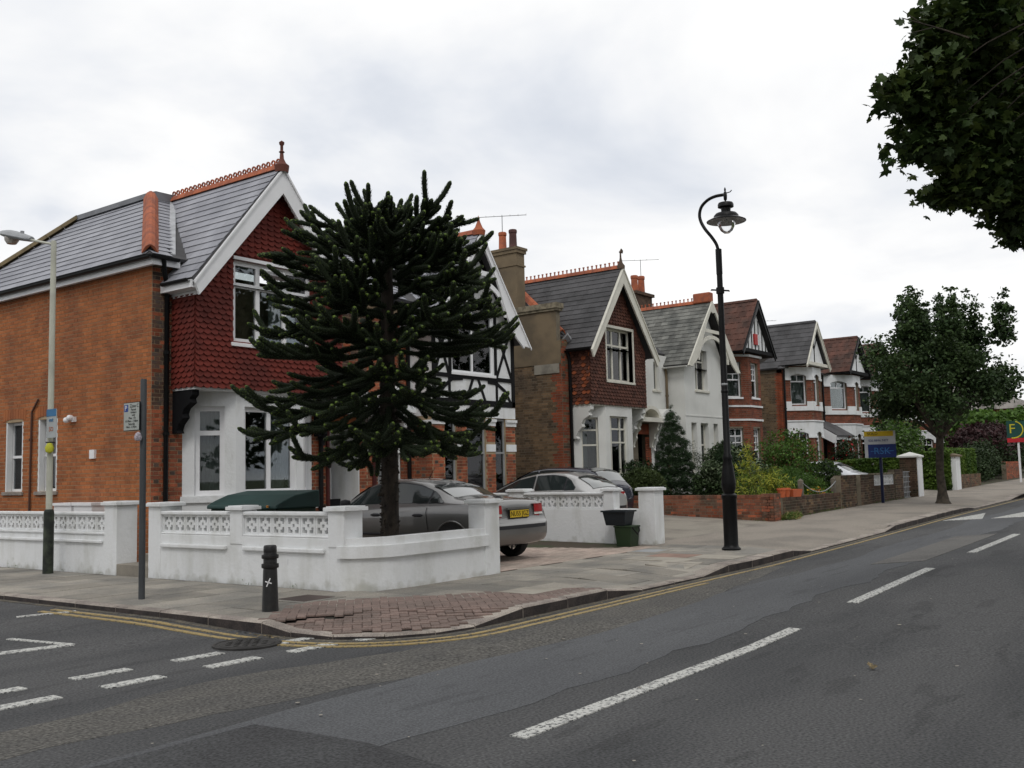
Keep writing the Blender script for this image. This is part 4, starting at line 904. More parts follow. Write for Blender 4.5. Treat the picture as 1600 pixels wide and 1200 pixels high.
# ============================================================ HOUSE 3 (brown hanging tiles)
h = House('tile_hung_house', (16, 4, rise(16)), 'tall gabled house hung with small brown tiles, beside a stuccoed and brown brick flank')
GZ = gz(16, 0); U3 = 13.46; UP = 18.7
mb = MB(); slab(mb, (U3, 9, 0), -UY, NL, 9, 0, 5.45, .3); mb.box(U3, U3+.2, .14, 9, 5.451, 6.35); slab(mb, (U3+.301, 0, 0), UX, NF, UP-U3-.301, 0, 5.6, .3, [(4.5, 4.9, 4.3, 5.3), (4.05, 4.85, .3, 3.0)])
h.part('wall', mb, M_mortarg)
mb = MB(); mb.box(U3+.9, 18.5, 1.3, 8, 0, 5.4); h.part('room_dark_box', mb, M_dkroom)
bricks((U3, 9, 0), -UY, NL, 9, .2, 4.76, [], lambda a, z, hd: (M_brickr if a > 9-.36+(.11 if int(z/.3) % 2 else 0) else M_brickb), h.br)
bricks((U3, 0, 0), UX, NF, .5, .2, 5.5, [], lambda a, z, hd: M_brickr if random.random() < .6 else M_brickb, h.br)
mb = MB(); mb.box(U3-.03, U3-.0005, .0, 5.5, 4.78, 5.45); mb.box(U3-.03, U3-.0005, .14, 5.5, 5.4501, 6.35); h.part('stucco_face', mb, M_stucco)
mb = MB(); mb.box(U3-.08, U3+.24, .06, 5.5, 6.351, 6.42); mb.box(U3-.12, U3+.26, .03, 5.5, 6.421, 6.58); h.part('parapet_coping', mb, mat('mossy_coping', (.26, .225, .16), .95, var=.3, scale=6))
mb = MB(); mb.box(U3-.034, U3-.031, .05, .95, 4.5, 4.78); h.part('render_patch', mb, mat('grey_render_patch', (.27, .25, .21), .95, var=.25, scale=3))
# chimney
mb = MB(); mb.box(U3-.02, U3+.40, 1.52, 2.42, 6.581, 7.9); mb.box(U3-.05, U3+.43, 1.49, 2.45, 7.9, 7.95); mb.box(U3-.02, U3+.40, 1.52, 2.42, 7.95, 8.3); mb.box(U3-.06, U3+.44, 1.47, 2.46, 8.3, 8.4); mb.box(U3-.09, U3+.47, 1.44, 2.49, 8.4, 8.48); h.part('chimney_stack', mb, M_stucco)
pot(h, (U3+.19, 2.18, 8.48), .58, .13, M_terra); pot(h, (U3+.19, 1.78, 8.48), .6, .13, mat('sooty_pot', (.10, .05, .045), .85, var=.2))
aerial(h, (U3+.19, 2.18, 8.98), .62, 1.5, 2.2)
u0, u1, vb, z0, zs, uc, ztop = 13.9, 17.2, -.7, 3.58, 5.3, 15.55, 7.6; W3 = (14.85, 16.42, 4.32, 5.92)
mb = MB(); slopeg = (ztop-zs)/(uc-u0)
slab(mb, (u0, vb, 0), UX, NF, u1-u0, z0, zs, .2, [(W3[0]-u0, W3[1]-u0, W3[2], zs+.001)])
mb.prism([(u0, vb, zs), (W3[0], vb, zs), (W3[0], vb, zs+(W3[0]-u0)*slopeg)], (0, .2, 0)); mb.prism([(u1, vb, zs), (W3[1], vb, zs), (W3[1], vb, zs+(u1-W3[1])*slopeg)], (0, .2, 0))
mb.prism([(W3[0], vb, W3[3]), (W3[1], vb, W3[3]), (W3[1], vb, zs+(u1-W3[1])*slopeg), (uc, vb, ztop), (W3[0], vb, zs+(W3[0]-u0)*slopeg)], (0, .2, 0))
mb.box(u0, u0+.15, vb+.201, -.001, z0, zs+.2); mb.box(u1-.15, u1, vb+.201, -.001, z0, zs+.2); h.part('gable_wall', mb, M_hangb)
mb = MB(); mb.box(u0+.01, u1-.01, vb+.02, -.002, z0-.05, z0-.004); h.part('bay_soffit', mb, M_cream)
M_hb2 = mat('orange_hanging_tile', (.27, .075, .03), .85, isl=.3)
hang(h, (0, vb, 0), UX, NF, [(u0, z0-.02), (u1, z0-.02), (u1, zs), (uc, ztop-.02), (u0, zs)], [(W3[0]-.06, W3[1]+.06, W3[2]-.05, W3[3]+.1)], M_hangb, m2=None)
hang(h, (u0, 0, 0), -UY, NL, [(0, z0-.02), (.7, z0-.02), (.7, zs), (0, zs)], [], M_hangb, m2=M_hb2)
window(h.root, (0, vb, 0), UX, NF, *W3, vs=(.36, .68), hs=(.68,), recess=.14, m=M_cream, fw=.06, curtain='net')  # pale net gives the panes the even grey of a reflection
mb = MB()
for a, b, c, d in ((W3[0]-.06, W3[0], W3[2], W3[3]), (W3[1], W3[1]+.06, W3[2], W3[3]), (W3[0]-.06, W3[1]+.06, W3[3], W3[3]+.08)): mb.box(a, b, vb-.03, vb+.19, c, d)
h.part('window_surround', mb, M_cream)
bp = [(14.0, -.001), (14.72, -.68), (16.3, -.68), (17.0, -.001)]; hol = [[(.24, .76, 1.5, 3.2)], [(.25, 1.3, 1.5, 3.25)], [(.24, .76, 1.5, 3.2)]]
mb = MB(); canted(mb, bp, .2, z0-.052, .16, hol); h.part('bay_wall', mb, M_dwhite)
F_ = faces(bp); mb = MB()
for (o, du, n, L) in F_: mb.obox(o+du*-.05+UZ*1.3, du*(L+.1), n*.08, UZ*.12)
h.part('bay_sill', mb, M_cream)
window(h.root, F_[0][0], F_[0][1], F_[0][2], .24, .76, 1.5, 3.2, hs=(.52, .78), recess=.08, m=M_cream, fw=.05, curtain='left', sill=False)
window(h.root, F_[1][0], F_[1][1], F_[1][2], .25, 1.3, 1.5, 3.25, vs=(.18, .68), hs=(.55, .78), recess=.09, m=M_cream, fw=.05, curtain='left', sill=False)
window(h.root, F_[2][0], F_[2][1], F_[2][2], .24, .76, 1.5, 3.2, hs=(.52, .78), recess=.08, m=M_cream, fw=.05, curtain='left', sill=False)
for u in (13.92, 17.0): corbel(h, u, -.002, z0-.055, .16, .68, .95, M_dwhite)
def gable_roof(h, uc, zr, ue0, ue1, ze, vf, vback, m, tw, ex, kind='slate', vb2=None, rt=None, ringk=None, rr=.11, vl=.0):
    vb2 = vback if vb2 is None else vb2; sl0 = math.hypot(uc-ue0, zr-ze); sl1 = math.hypot(ue1-uc, zr-ze)
    roof_plane(h, [(ue0, vf, ze), (ue0, vb2, ze), (uc, vback, zr), (uc, vf, zr)]); roof_plane(h, [(ue1, vf, ze), (ue1, vb2, ze), (uc, vback, zr), (uc, vf, zr)])
    slope(h, (ue0, vf, ze), UY, Vector((uc-ue0, 0, zr-ze)), 0, sl0, lambda s: [(0, (vb2-vf)+(vback-vb2)*s/sl0)], m, tw=tw, ex=ex, kind=kind)
    slope(h, (ue1, vf, ze), UY, Vector((uc-ue1, 0, zr-ze)), 0, sl1, lambda s: [(0, (vb2-vf)+(vback-vb2)*s/sl1)], m, tw=tw, ex=ex, kind=kind)
    if rt: ridge(h, (uc, vback, zr), (uc, vf+.04, zr), rt, r=rr, ring=ringk == 'ring', spikes=ringk == 'spike')
gable_roof(h, uc, 7.82, 13.7, 17.62, 5.2, -.93, 3.2, M_slated, .26, .2, vb2=.3, rt=M_terra, ringk='spike')
barge(h, uc, 7.8, 13.62, 5.12, 17.66, 5.1, -.98, .3, .05, M_cream)
mb = MB(); mb.lathe((uc, -.9, 7.85), [(.12, -.1), (.13, .0), (.06, .1), (.03, .25), (.025, .4), (.05, .44), (.0, .5)], 10); mb.tube([(uc, -.9, 8.3), (uc+.06, -.9, 8.38), (uc+.12, -.9, 8.34), (uc+.1, -.9, 8.27)], .03, 6); h.part('finial', mb, mat('dark_finial', (.10, .07, .05), .8))
roof_plane(h, [(U3+.2, .1, 5.6), (20.5, .1, 5.6), (20.5, 3.3, 7.75), (15.6, 3.3, 7.75)]); roof_plane(h, [(U3+.31, .1, 5.6), (U3+.31, 9, 5.6), (15.6, 5.5, 7.75), (15.6, 3.3, 7.75)])
ridge(h, (U3+.33, .15, 5.75), (15.5, 3.1, 7.8), M_terra, n=9, r=.14, name='hip_tile')
mb = MB(); mb.obox((13.75, .4, 5.45), (1.75, 2.7, 2.3), (.1, -.05, 0), (0, 0, .04)); mb.obox((17.6, -.5, 5.32), (.25, .5, -.2), (.2, 0, -.1), (0, 0, .06)); mb.obox((13.62, -.15, 5.62), (.12, .35, -.2), (.2, .0, -.14), (0, 0, .06)); h.part('valley_flashing', mb, M_leadl)
gutter(h, (13.66, -.9, 5.16), (13.66, .1, 5.16)); downpipe(h, [(13.72, -.04, 5.15), (13.82, -.06, 4.9), (13.84, -.06, .2)], .05)
# shared recess between the two bays: doors with white segmental hoods
mb = MB(); mb.box(17.21, UP, -.02, 0, 3.5, 5.6); h.part('render_coat', mb, M_dwhite)
window(h.root, (0, -.02, 0), UX, NF, 17.9, 18.35, 4.35, 5.3, recess=.1, m=M_cream, curtain=None)
def hood(h, a, b, z, m=M_dwhite, v=-.02):
    c = (a+b)/2; r = (b-a)/2; mb = MB(); A_ = [math.pi*i/12 for i in range(13)]
    mb.prism([(c-math.cos(x)*r, v, z+math.sin(x)*r*.62) for x in A_]+[(c+math.cos(x)*r*.78, v, z+math.sin(x)*r*.45) for x in A_], (0, -.45, 0))
    mb.prism([(c-math.cos(x)*r*.78, v, z+math.sin(x)*r*.45) for x in A_], (0, -.06, 0)); mb.box(a-.05, b+.05, v-.5, v, z-.14, z); h.part('door_hood', mb, m)
hood(h, 17.35, 18.6, 3.3, M_cream)
corbel(h, 17.35, -.02, 3.15, .1, .35, .8, M_cream, 'porch_bracket'); corbel(h, 18.55, -.02, 3.15, .1, .35, .8, M_cream, 'porch_bracket')
mb = MB(); mb.box(17.55, 18.3, .3, .36, .3, 2.5); h.part('door', mb, mat('grey_green_door', (.14, .15, .13), .5)); mb = MB(); mb.box(17.35, 18.5, -.04, -.0, 2.78, 3.12); h.part('lintel', mb, M_brickr)
bricks((18.3, -.0, 0), UX, NF, .4, .3, 2.7, [], lambda a, z, hd: M_brickr, h.br)
h.finish(near=20)
# ============================================================ HOUSE 4 (white render)
h = House('white_rendered_house', (21.5, 4, rise(21)), 'white rendered house with arched white bargeboard and weathered slate roof, adjoining the brown tile-hung house')
mb = MB(); slab(mb, (UP+.002, 0, 0), UX, NF, 5.2, 0, 5.5, .3, [(.2, .95, .3, 2.9), (.35, .75, 4.3, 5.25)]); slab(mb, (19.98, 0, 0), -UY, NL, .409, 0, 5.2, .25)
W4 = (20.82, 21.8, 4.34, 5.77); G4 = [(20.38, 20.8, 1.4, 3.2), (21.1, 21.72, 1.4, 3.2), (22.12, 22.5, 1.4, 3.2)]; u0, u1, vb, uc, ztop, zs = 19.98, 23.3, -.66, 21.75, 7.3, 5.1
slab(mb, (u0, vb, 0), UX, NF, u1-u0, 0, zs, .25, [(a-u0, b-u0, c, d) for a, b, c, d in G4]+[(W4[0]-u0, W4[1]-u0, W4[2], zs+.001)]); slab(mb, (u1, vb+.25, 0), UY, UX, .41, 0, zs, .2)
sg_ = (ztop-zs)/(uc-u0)
mb.prism([(u0, vb, zs), (W4[0], vb, zs), (W4[0], vb, zs+(W4[0]-u0)*sg_)], (0, .25, 0)); mb.prism([(u1, vb, zs), (W4[1], vb, zs), (W4[1], vb, zs+(u1-W4[1])*(ztop-zs)/(u1-uc))], (0, .25, 0))
mb.prism([(W4[0], vb, W4[3]), (W4[1], vb, W4[3]), (W4[1], vb, zs+(u1-W4[1])*(ztop-zs)/(u1-uc)), (uc, vb, ztop), (W4[0], vb, zs+(W4[0]-u0)*sg_)], (0, .25, 0))
h.part('wall', mb, M_dwhite)
mb = MB(); mb.box(UP+.3, 23.5, 1.2, 8, 0, 5.4); mb.box(20.3, 23, -.1, 1.1, 0, 5.2); h.part('room_dark_box', mb, M_dkroom)
mb = MB(); mb.box(u0-.01, u1, vb-.015, vb, 3.42, 3.46); h.part('string_course', mb, M_dwhite)
window(h.root, (0, vb, 0), UX, NF, *W4, vs=(.45,), hs=(.72,), recess=.16, m=M_cream, fw=.06, curtain='net')
for a, b, c, d in G4: window(h.root, (0, vb, 0), UX, NF, a, b, c, d, hs=(.58,), recess=.16, m=M_cream, curtain='drapes', sill=False)
gable_roof(h, uc, 7.55, 19.75, 23.85, 5.15, -.95, 3.2, M_slateo, .26, .19, vb2=.4, rt=M_terra, ringk='spike')
mb = MB(); mb.box(uc-.15, uc+.15, -.97, -.3, 7.5, 7.86); bevel(h.part('finial', mb, M_terra), .04)
for sgn, ue in ((-1, 19.68), (1, 23.9)):
    A = Vector((uc, -1.0, 7.55)); B = Vector((ue, -1.0, 5.1)); inn = []
    for i in range(13):
        t = i/12; p = B+(A-B)*t; inn.append(p+Vector((-sgn*.12*(1-t), 0, -(.2+.3*math.sin(math.pi*min(t*1.3, 1))**2))))
    inn[-1] = A-UZ*.45; inn[0] = B+Vector((-sgn*.28, 0, -.02)); mb = MB(); mb.prism([A, B]+inn, (0, .05, 0)); h.part('bargeboard', mb, M_cream)
mb = MB(); A_ = [math.pi*i/14 for i in range(15)]; mb.prism([(uc-math.cos(x)*1.25, -.97, 5.35+math.sin(x)*.95) for x in A_]+[(uc+math.cos(x)*1.13, -.97, 5.35+math.sin(x)*.82) for x in A_], (0, .05, 0)); mb.box(uc-.62, uc+.62, -.96, -.92, 6.38, 6.5); h.part('arched_brace', mb, M_cream)
roof_plane(h, [(18.7, .1, 5.5), (24.3, .1, 5.5), (24.3, 3.3, 7.5), (18.7, 3.3, 7.5)])
slope(h, (18.7, .1, 5.5), UX, Vector((0, 3.2, 2.0)), 0, 3.7, lambda s: [(0, 1.1+s*.55)], M_slateo, tw=.26, ex=.19)
gutter(h, (19.7, -.9, 5.1), (19.7, .2, 5.1), m=M_dwhite); downpipe(h, [(19.8, -.05, 5.1), (19.86, -.05, 4.9), (19.86, -.05, .3)], .045, m=M_stucco)
window(h.root, (0, -.001, 0), UX, NF, 18.98, 19.42, 4.3, 5.25, recess=.1, m=M_cream, curtain=None)
hood(h, 18.75, 19.85, 3.3, M_dwhite, -.001); corbel(h, 18.76, -.001, 3.15, .1, .35, .9, M_dwhite, 'porch_bracket'); corbel(h, 19.72, -.001, 3.15, .1, .35, .9, M_dwhite, 'porch_bracket')
mb = MB(); mb.box(18.95, 19.6, .3, .36, .3, 2.4); h.part('door', mb, MATS['grey_green_door'])
# chimney between 3 and 4 set back
mb = MB(); mb.box(23.2, 24.5, 2.9, 3.5, 6.2, 8.5); mb.box(23.12, 24.58, 2.82, 3.58, 8.5, 8.62); h.part('chimney_stack', mb, mat('sooty_brick', (.10, .065, .045), .95, var=.3, scale=8))
pot(h, (23.65, 3.2, 8.62), .7, .15); pot(h, (24.2, 3.2, 8.62), .75, .15); aerial(h, (24.2, 3.2, 9.35), .7, 1.5, 2.3, 4)
h.finish(near=20)
# ============================================================ HOUSES 5..10
def string_faces(h, pts, z0, z1, pr, m, name='string_course'):
    mb = MB()
    for (o, du, n, L) in faces(pts): mb.obox(o+du*-pr*.4+UZ*z0, du*(L+pr*.8), n*pr, UZ*(z1-z0))
    h.part(name, mb, m)
def bay_house(label, ua, ub, bp, uc, za, ue0, ue1, ze, roofm, tw, ex, kind, style, side=False, dark=False, mirror=False, trimz=None, entr=None, chim=None):
    h = House('red_brick_house', ((ua+ub)/2, 4, rise(ua)), label); r_ = 0
    wv = .2; bp = [(a, b) for a, b in bp]
    zt = 6.0; G = (1.45, 3.12); U = (4.3, 5.65); F_ = faces(bp); hol = []
    for i, (o, du, n, L) in enumerate(F_):
        w = L*.56 if i != 1 else L*.56; a = (L-w)/2; hol.append([(a, a+w, *G), (a, a+w, *U)])
    mb = MB(); canted(mb, bp, .2, zt, .2, hol); slab(mb, (ua, wv, 0), UX, NF, bp[0][0]-ua+.02, .2, zt, .25); slab(mb, (bp[-1][0]-.02, wv, 0), UX, NF, ub-bp[-1][0]+.02, .2, zt, .25, [(.25, min(1.1, ub-bp[-1][0]-.15), .3, 2.7)])
    if side: slab(mb, (ua, 9, 0), -UY, NL, 8.8, .2, zt, .25)
    slab(mb, (ub, .451, 0), UY, UX, 8, .2, zt, .2)
    h.part('wall', mb, M_mortarg)
    mb = MB(); mb.box(bp[0][0]+.5, bp[-1][0]-.3, wv+.35, 8, .2, zt-.1); h.part('room_dark_box', mb, M_dkroom)
    ch = lambda a, z, hd: M_brickt
    for i, (o, du, n, L) in enumerate(F_): bricks(o, du, n, L, .25, zt, hol[i], ch, h.br)
    bricks((ua, wv, 0), UX, NF, bp[0][0]-ua, .25, zt, [], ch, h.br); bricks((bp[-1][0], wv, 0), UX, NF, ub-bp[-1][0], .25, zt, [(.25, min(1.1, ub-bp[-1][0]-.15), 0, 2.7)], ch, h.br)
    if side: bricks((ua, 9, 0), -UY, NL, 8.8, .25, zt-.3, [], lambda a, z, hd: M_brickr if a > 8.45 else M_brickb, h.br)
    for i, (o, du, n, L) in enumerate(F_):
        a, b = hol[i][0][0], hol[i][0][1]
        if style == 'plain': kw = dict(vs=(.33, .66), hs=(.52, .68, .84)) if i != 9 else {}
        for (z0, z1) in (G, U):
            if style == 'plain':
                window(h.root, o, du, n, a, b, z0, z1, hs=(.5,), bars=[(.31, .345, .52, .96), (.64, .675, .52, .96), (.05, .95, .66, .685), (.05, .95, .81, .835)], recess=.1, fw=.05, curtain='net', sill=M_wwhite)
            else: window(h.root, o, du, n, a, b, z0, z1, hs=(.76,), bars=[(.48, .52, .78, .96)], recess=.1, fw=.055, curtain='net' if (z0 > 3) else 'drapes', sill=False)
        if style != 'plain':
            for (z0, z1, hh) in ((G[0], G[1], .42), (U[0], U[1], .3)):
                mb = MB(); pa = -.015; nn = 8
                # lintel with a shallow arch and dropped shoulders on each side
                arc = [(a+(b-a)*k/nn, z1-.10+.10*math.sin(math.pi*k/nn)) for k in range(nn+1)]
                poly = [(pa, z1+hh), (pa, z1-.24)]+[(a, z1-.24)]+arc+[(b, z1-.24), (L-pa, z1-.24), (L-pa, z1+hh)]
                mb.prism([o+du*x+UZ*z+n*.02 for x, z in poly], n*.03); 
                mb.obox(o+du*pa+n*.05+UZ*(z1-.27), du*(a-pa+.01), n*.03, UZ*.09); mb.obox(o+du*(b-.01)+n*.05+UZ*(z1-.27), du*(L-pa-b+.01), n*.03, UZ*.09)
                h.part('lintel', mb, M_white)
            mb = MB(); mb.obox(o+du*-.02+UZ*(U[0]-.26), du*(L+.04), n*.07, UZ*.2); mb.obox(o+du*-.02+n*.0+UZ*(U[0]-.06), du*(a+.02), n*.06, UZ*.2); mb.obox(o+du*b+UZ*(U[0]-.06), du*(L-b+.02), n*.06, UZ*.2); h.part('sill_course', mb, M_white)
    if style == 'plain': 
        string_faces(h, bp, 3.92, 3.99, .05, M_white); string_faces(h, bp, 3.4, 3.47, .05, M_white); string_faces(h, bp, zt-.14, zt-.06, .08, M_white)
        mb = MB(); mb.box(bp[-1][0], ub, wv-.05, wv-.001, 3.92, 3.99); A_ = [math.pi*i/12 for i in range(13)]; c = (bp[-1][0]+.1+ub)/2; rr_ = (ub-bp[-1][0])/2
        mb.prism([(c-math.cos(x)*rr_, wv-.001, 2.5+math.sin(x)*.95) for x in A_]+[(c+math.cos(x)*rr_*.8, wv-.001, 2.5+math.sin(x)*.75) for x in A_], (0, -.08, 0)); mb.box(c+rr_*.7, c+rr_*1.05, wv-.12, wv-.001, 2.3, 2.5); h.part('door_arch', mb, M_white)
    else: string_faces(h, bp, 3.56, 3.62, .09, M_white)
    # gable
    vf = -.95; roofb = 3.4
    gable_roof(h, uc, za, ue0, ue1, ze, vf, roofb, roofm, tw, ex, kind=kind, vb2=1.2, rt=roofm, rr=.09)
    mb = MB(); zb = zt+.16; k = (za-.25-zb)/(uc-ue0-.1); g0, g1 = ue0+.35, ue1-.35
    mb.prism([(g0, -.78, zb), (g1, -.78, zb), (uc, -.78, za-.35)], (0, .12, 0)); h.part('gable_panel', mb, M_white)
    mb = MB(); mb.box(ue0+.12, ue1-.12, vf+.02, bp[0][1], zt+.002, zt+.14); h.part('gable_beam', mb, M_cream if style == 'light' else M_blackm)
    tm = M_blackm
    if style == 'plain':
        for x in np.linspace(g0+.25, g1-.25, 7):
            hh = (za-.45-zb)*(1-abs(x-uc)/(uc-g0)); timber(h, [(x, zb), (x, zb+max(hh, .1))], .05, v=-.78, t=.02)
        mb = MB(); mb.box(uc-.22, uc+.1, -.84, -.79, zb+.2, zb+.62); h.part('alarm_box', mb, mat('red_alarm_box', (.45, .02, .015), .5)); mb = MB(); mb.box(uc+.1, uc+.18, -.84, -.79, zb+.2, zb+.62); h.part('alarm_box', mb, M_wwhite)
    else:
        timber(h, [(uc, zb), (uc, za-.5)], .07, v=-.78, t=.02); timber(h, [(uc, zb+.55), (uc-.3, zb+1.0), (uc-.36, zb+1.15)], .05, v=-.78, t=.018); timber(h, [(uc, zb+.55), (uc+.3, zb+1.0), (uc+.36, zb+1.15)], .05, v=-.78, t=.016)
    barge(h, uc, za-.02, ue0-.02, ze-.04, ue1+.02, ze-.04, vf-.03, .17, .05, M_cream if style == 'light' else M_black)
    roof_plane(h, [(ua-.1, .0, zt-.05), (ub, .0, zt-.05), (ub, 3.4, za-.3), (ua+(1.5 if side else 0), 3.4, za-.3)])
    slope(h, (ua-.1, .0, zt-.05), UX, Vector((0, 3.4, za-zt-.25)), 0, math.hypot(3.4, za-zt-.25), lambda s: [((1.6*s/3.9 if side else 0), max(.1, ue0-ua+.1)), (ue1-ua, ub-ua+.1)], roofm, tw=tw, ex=ex, kind=kind)
    if side:
        slope(h, (ua-.2, 9, zt-.1), -UY, Vector((1.6, 0, za-zt-.3)), 0, 2.3, lambda s: [(0, 8.9-s*1.4)], roofm, tw=tw, ex=ex, kind=kind); roof_plane(h, [(ua-.2, 9, zt-.12), (ua-.2, .0, zt-.12), (ua+1.4, 3.3, za-.4), (ua+1.4, 9, za-.4)])
    gutter(h, (ua-.1, -.02, zt-.02), (ue0, -.02, zt-.02)); gutter(h, (ue0+.02, vf, ze), (ue0+.02, 0, ze)); downpipe(h, [(ua+.08, wv-.05, zt-.1), (ua+.08, wv-.05, .3)], .05)
    mb = MB(); mb.obox((ue1-.08, -.6, ze+.08), (.35, .6, -.2), (.2, 0, -.1), (0, 0, .06)); h.part('valley_flashing', mb, M_leadl)
    if entr:
        a, b = bp[-1][0]+.1, ub; mb = MB(); mb.prism([(a, -1.0, 3.0), (a, wv, 3.75), (a, wv, 3.68), (a, -1.0, 2.93)], (b-a+entr, 0, 0)); h.part('porch_roof', mb, M_slated)
        mb = MB(); mb.box(a, b+entr, -.95, -.88, 2.78, 2.93)
        for x in np.linspace(a, b+entr-.08, 4): mb.box(x, x+.08, -.94, -.87, .3, 2.78)
        mb.prism([(a-.04, -1.0, 2.95), (a-.04, wv, 3.7), (a-.04, wv, 3.2), (a-.04, -.9, 2.6)], (.03, 0, 0)); h.part('porch_frame', mb, M_wwhite)
    mb = MB(); mb.box(bp[-1][0]+.25, ub-.12, wv+.2, wv+.26, .3, 2.6); h.part('door', mb, MATS['grey_green_door'])
    if chim:
        x, y = chim; mb = MB(); mb.box(x, x+1.2, y, y+.7, za-1.4, za+.35); mb.box(x-.06, x+1.26, y-.06, y+.76, za+.35, za+.45); h.part('chimney_stack', mb, M_brickw); pot(h, (x+.3, y+.35, za+.45), .45, .13); pot(h, (x+.8, y+.35, za+.45), .45, .13); aerial(h, (x+.5, y+.3, za+.5), 1.0, 1.2, 2.4, 6)
    h.finish(near=1); return h
bay_house('red brick house with striped black and white gable just right of the black lamp post', 23.4, 27.9, [(24.1, .2), (25.3, -.7), (26.45, -.7), (27.3, .2)], 25.95, 8.12, 24.3, 27.5, 6.0, M_redtile, .3, .3, 'pan', 'plain')
bay_house('red brick house with pale timbered gable and dark slate roof, brown brick flank showing', 31.05, 35.7, [(31.25, .2), (32.15, -.7), (33.2, -.7), (34.1, .2)], 32.4, 7.98, 30.95, 33.9, 6.0, M_slated, .3, .26, 'slate', 'light', side=True, entr=1.0, chim=(33.0, 4.2))
bay_house('red brick house with black bargeboards and a blue blind upstairs, second of the far terrace', 35.9, 40.2, [(36.2, .2), (37.7, -.7), (38.75, -.7), (39.8, .2)], 38.2, 7.85, 36.6, 39.9, 6.05, M_redtile, .3, .3, 'pan', 'dark', chim=(38.8, 3.9))
bay_house('red brick house partly hidden by the street tree, its brown tiled roof carrying a chimney', 40.25, 45.6, [(40.5, .2), (41.4, -.7), (42.6, -.7), (43.5, .2)], 42.0, 7.85, 40.5, 43.6, 6.05, M_redtile, .3, .3, 'pan', 'dark', chim=(43.6, 4.1))
bay_house('red brick house mostly behind the street tree crown, nearer of the two glimpsed there', 45.8, 51.6, [(46.2, .2), (47.3, -.7), (48.6, -.7), (49.6, .2)], 48, 7.9, 46.3, 49.7, 6.1, M_redtile, .3, .3, 'pan', 'dark')
bay_house('red brick house glimpsed far down the row, last before the purple shrub', 51.8, 57.6, [(52.2, .2), (53.3, -.7), (54.6, -.7), (55.6, .2)], 54, 7.9, 52.3, 55.7, 6.1, M_redtile, .3, .3, 'pan', 'dark')
# far house with hipped grey roof at the end of the road
h = House('distant_house', (86, 10, 1), 'distant low house with a pale hipped slate roof beyond the purple shrub')
mb = MB(); slab(mb, (76, -2, 0), UX, NF, 16, .8, 5.8, .3, [(2, 4, 3.4, 5), (7, 9, 3.4, 5), (11.5, 13.5, 3.4, 5)]); slab(mb, (76, 9, 0), -UY, NL, 10.7, .8, 5.8, .3, [(2, 3.6, 3.4, 5), (6, 7.6, 3.4, 5)]); h.part('wall', mb, M_brickf)
mb = MB(); mb.box(77, 91, -1, 8, .9, 5.7); h.part('room_dark_box', mb, M_dkroom)
for a in (2, 6): window(h.root, (76, 9, 0), -UY, NL, a, a+1.6, 3.4, 5, vs=(.5,), curtain='net')
mb = MB(); V = [(75.6, -2.4, 5.8), (92.4, -2.4, 5.8), (92.4, 9.4, 5.8), (75.6, 9.4, 5.8), (80, 3.5, 8.6), (88, 3.5, 8.6)]; mb.add(V, [(0,1,5,4), (1,2,5), (2,3,4,5), (3,0,4), (3,2,1,0)]); h.part('roof', mb, mat('far_slate', (.24, .22, .20), .8, var=.25, scale=1.2))
h.finish()
# ============================================================ garden walls
M_screen = M_white
def screen_mesh():
    mb = MB(); s = 1.0; t = .5                       # unit block in x,z ; thickness 1 in y
    def b(x0, x1, z0, z1, y0=0, y1=1): mb.box(x0, x1, y0, y1, z0, z1)
    f = .12
    b(0, f, 0, 1); b(1-f, 1, 0, 1); b(f, 1-f, 0, f); b(f, 1-f, 1-f, 1)
    r0, r1 = .29, .71; q = .13
    b(r0, r0+q, r0, r1, .06, .94); b(r1-q, r1, r0, r1, .06, .94); b(r0+q, r1-q, r0, r0+q, .06, .94); b(r0+q, r1-q, r1-q, r1, .06, .94)
    b(.42, .58, f, r0, .06, .94); b(.42, .58, r1, 1-f, .06, .94); b(f, r0, .42, .58, .06, .94); b(r1, 1-f, .42, .58, .06, .94)
    me = bpy.data.meshes.new('screen_block'); me.from_pydata([tuple(v) for v in mb.v], [], mb.f); me.materials.append(M_screen); return me
SM = screen_mesh()
def screen(root, p0, du, n, z0, hgt, th, L, name='screen_block', mesh=None):
    du = uv(du); w = L/n; nn = Vector((du.y, -du.x, 0)); off = WL[root.name]
    for i in range(n):
        o = bpy.data.objects.new(name, mesh or SM); COL.objects.link(o); o.parent = root; p = Vector((p0[0], p0[1], z0))+du*w*i+du*.003-off; ax = du*(w-.006); ay = -nn*th
        o.matrix_local = Matrix(((ax.x, ay.x, 0, p.x), (ax.y, ay.y, 0, p.y), (0, 0, hgt, p.z), (0, 0, 0, 1)))
def cap(root, u0, u1, v0, v1, z, e=.045, t=.05, m=None):
    mb = MB(); mb.box(u0-e, u1+e, v0-e, v1+e, z, z+t); mb.box(u0-e*.4, u1+e*.4, v0-e*.4, v1+e*.4, z+t, z+t+.014); o = mb.build('pillar_cap', m or M_white, root); return bevel(o, .006)
def pillar(root, u0, u1, v0, v1, z0, z1, m=None):
    mb = MB(); mb.box(u0, u1, v0, v1, z0, z1); return bevel(mb.build('pillar', m or M_white, root), .012)
wt = .2; ux = -1.35                                   # outer face at u = -1.35
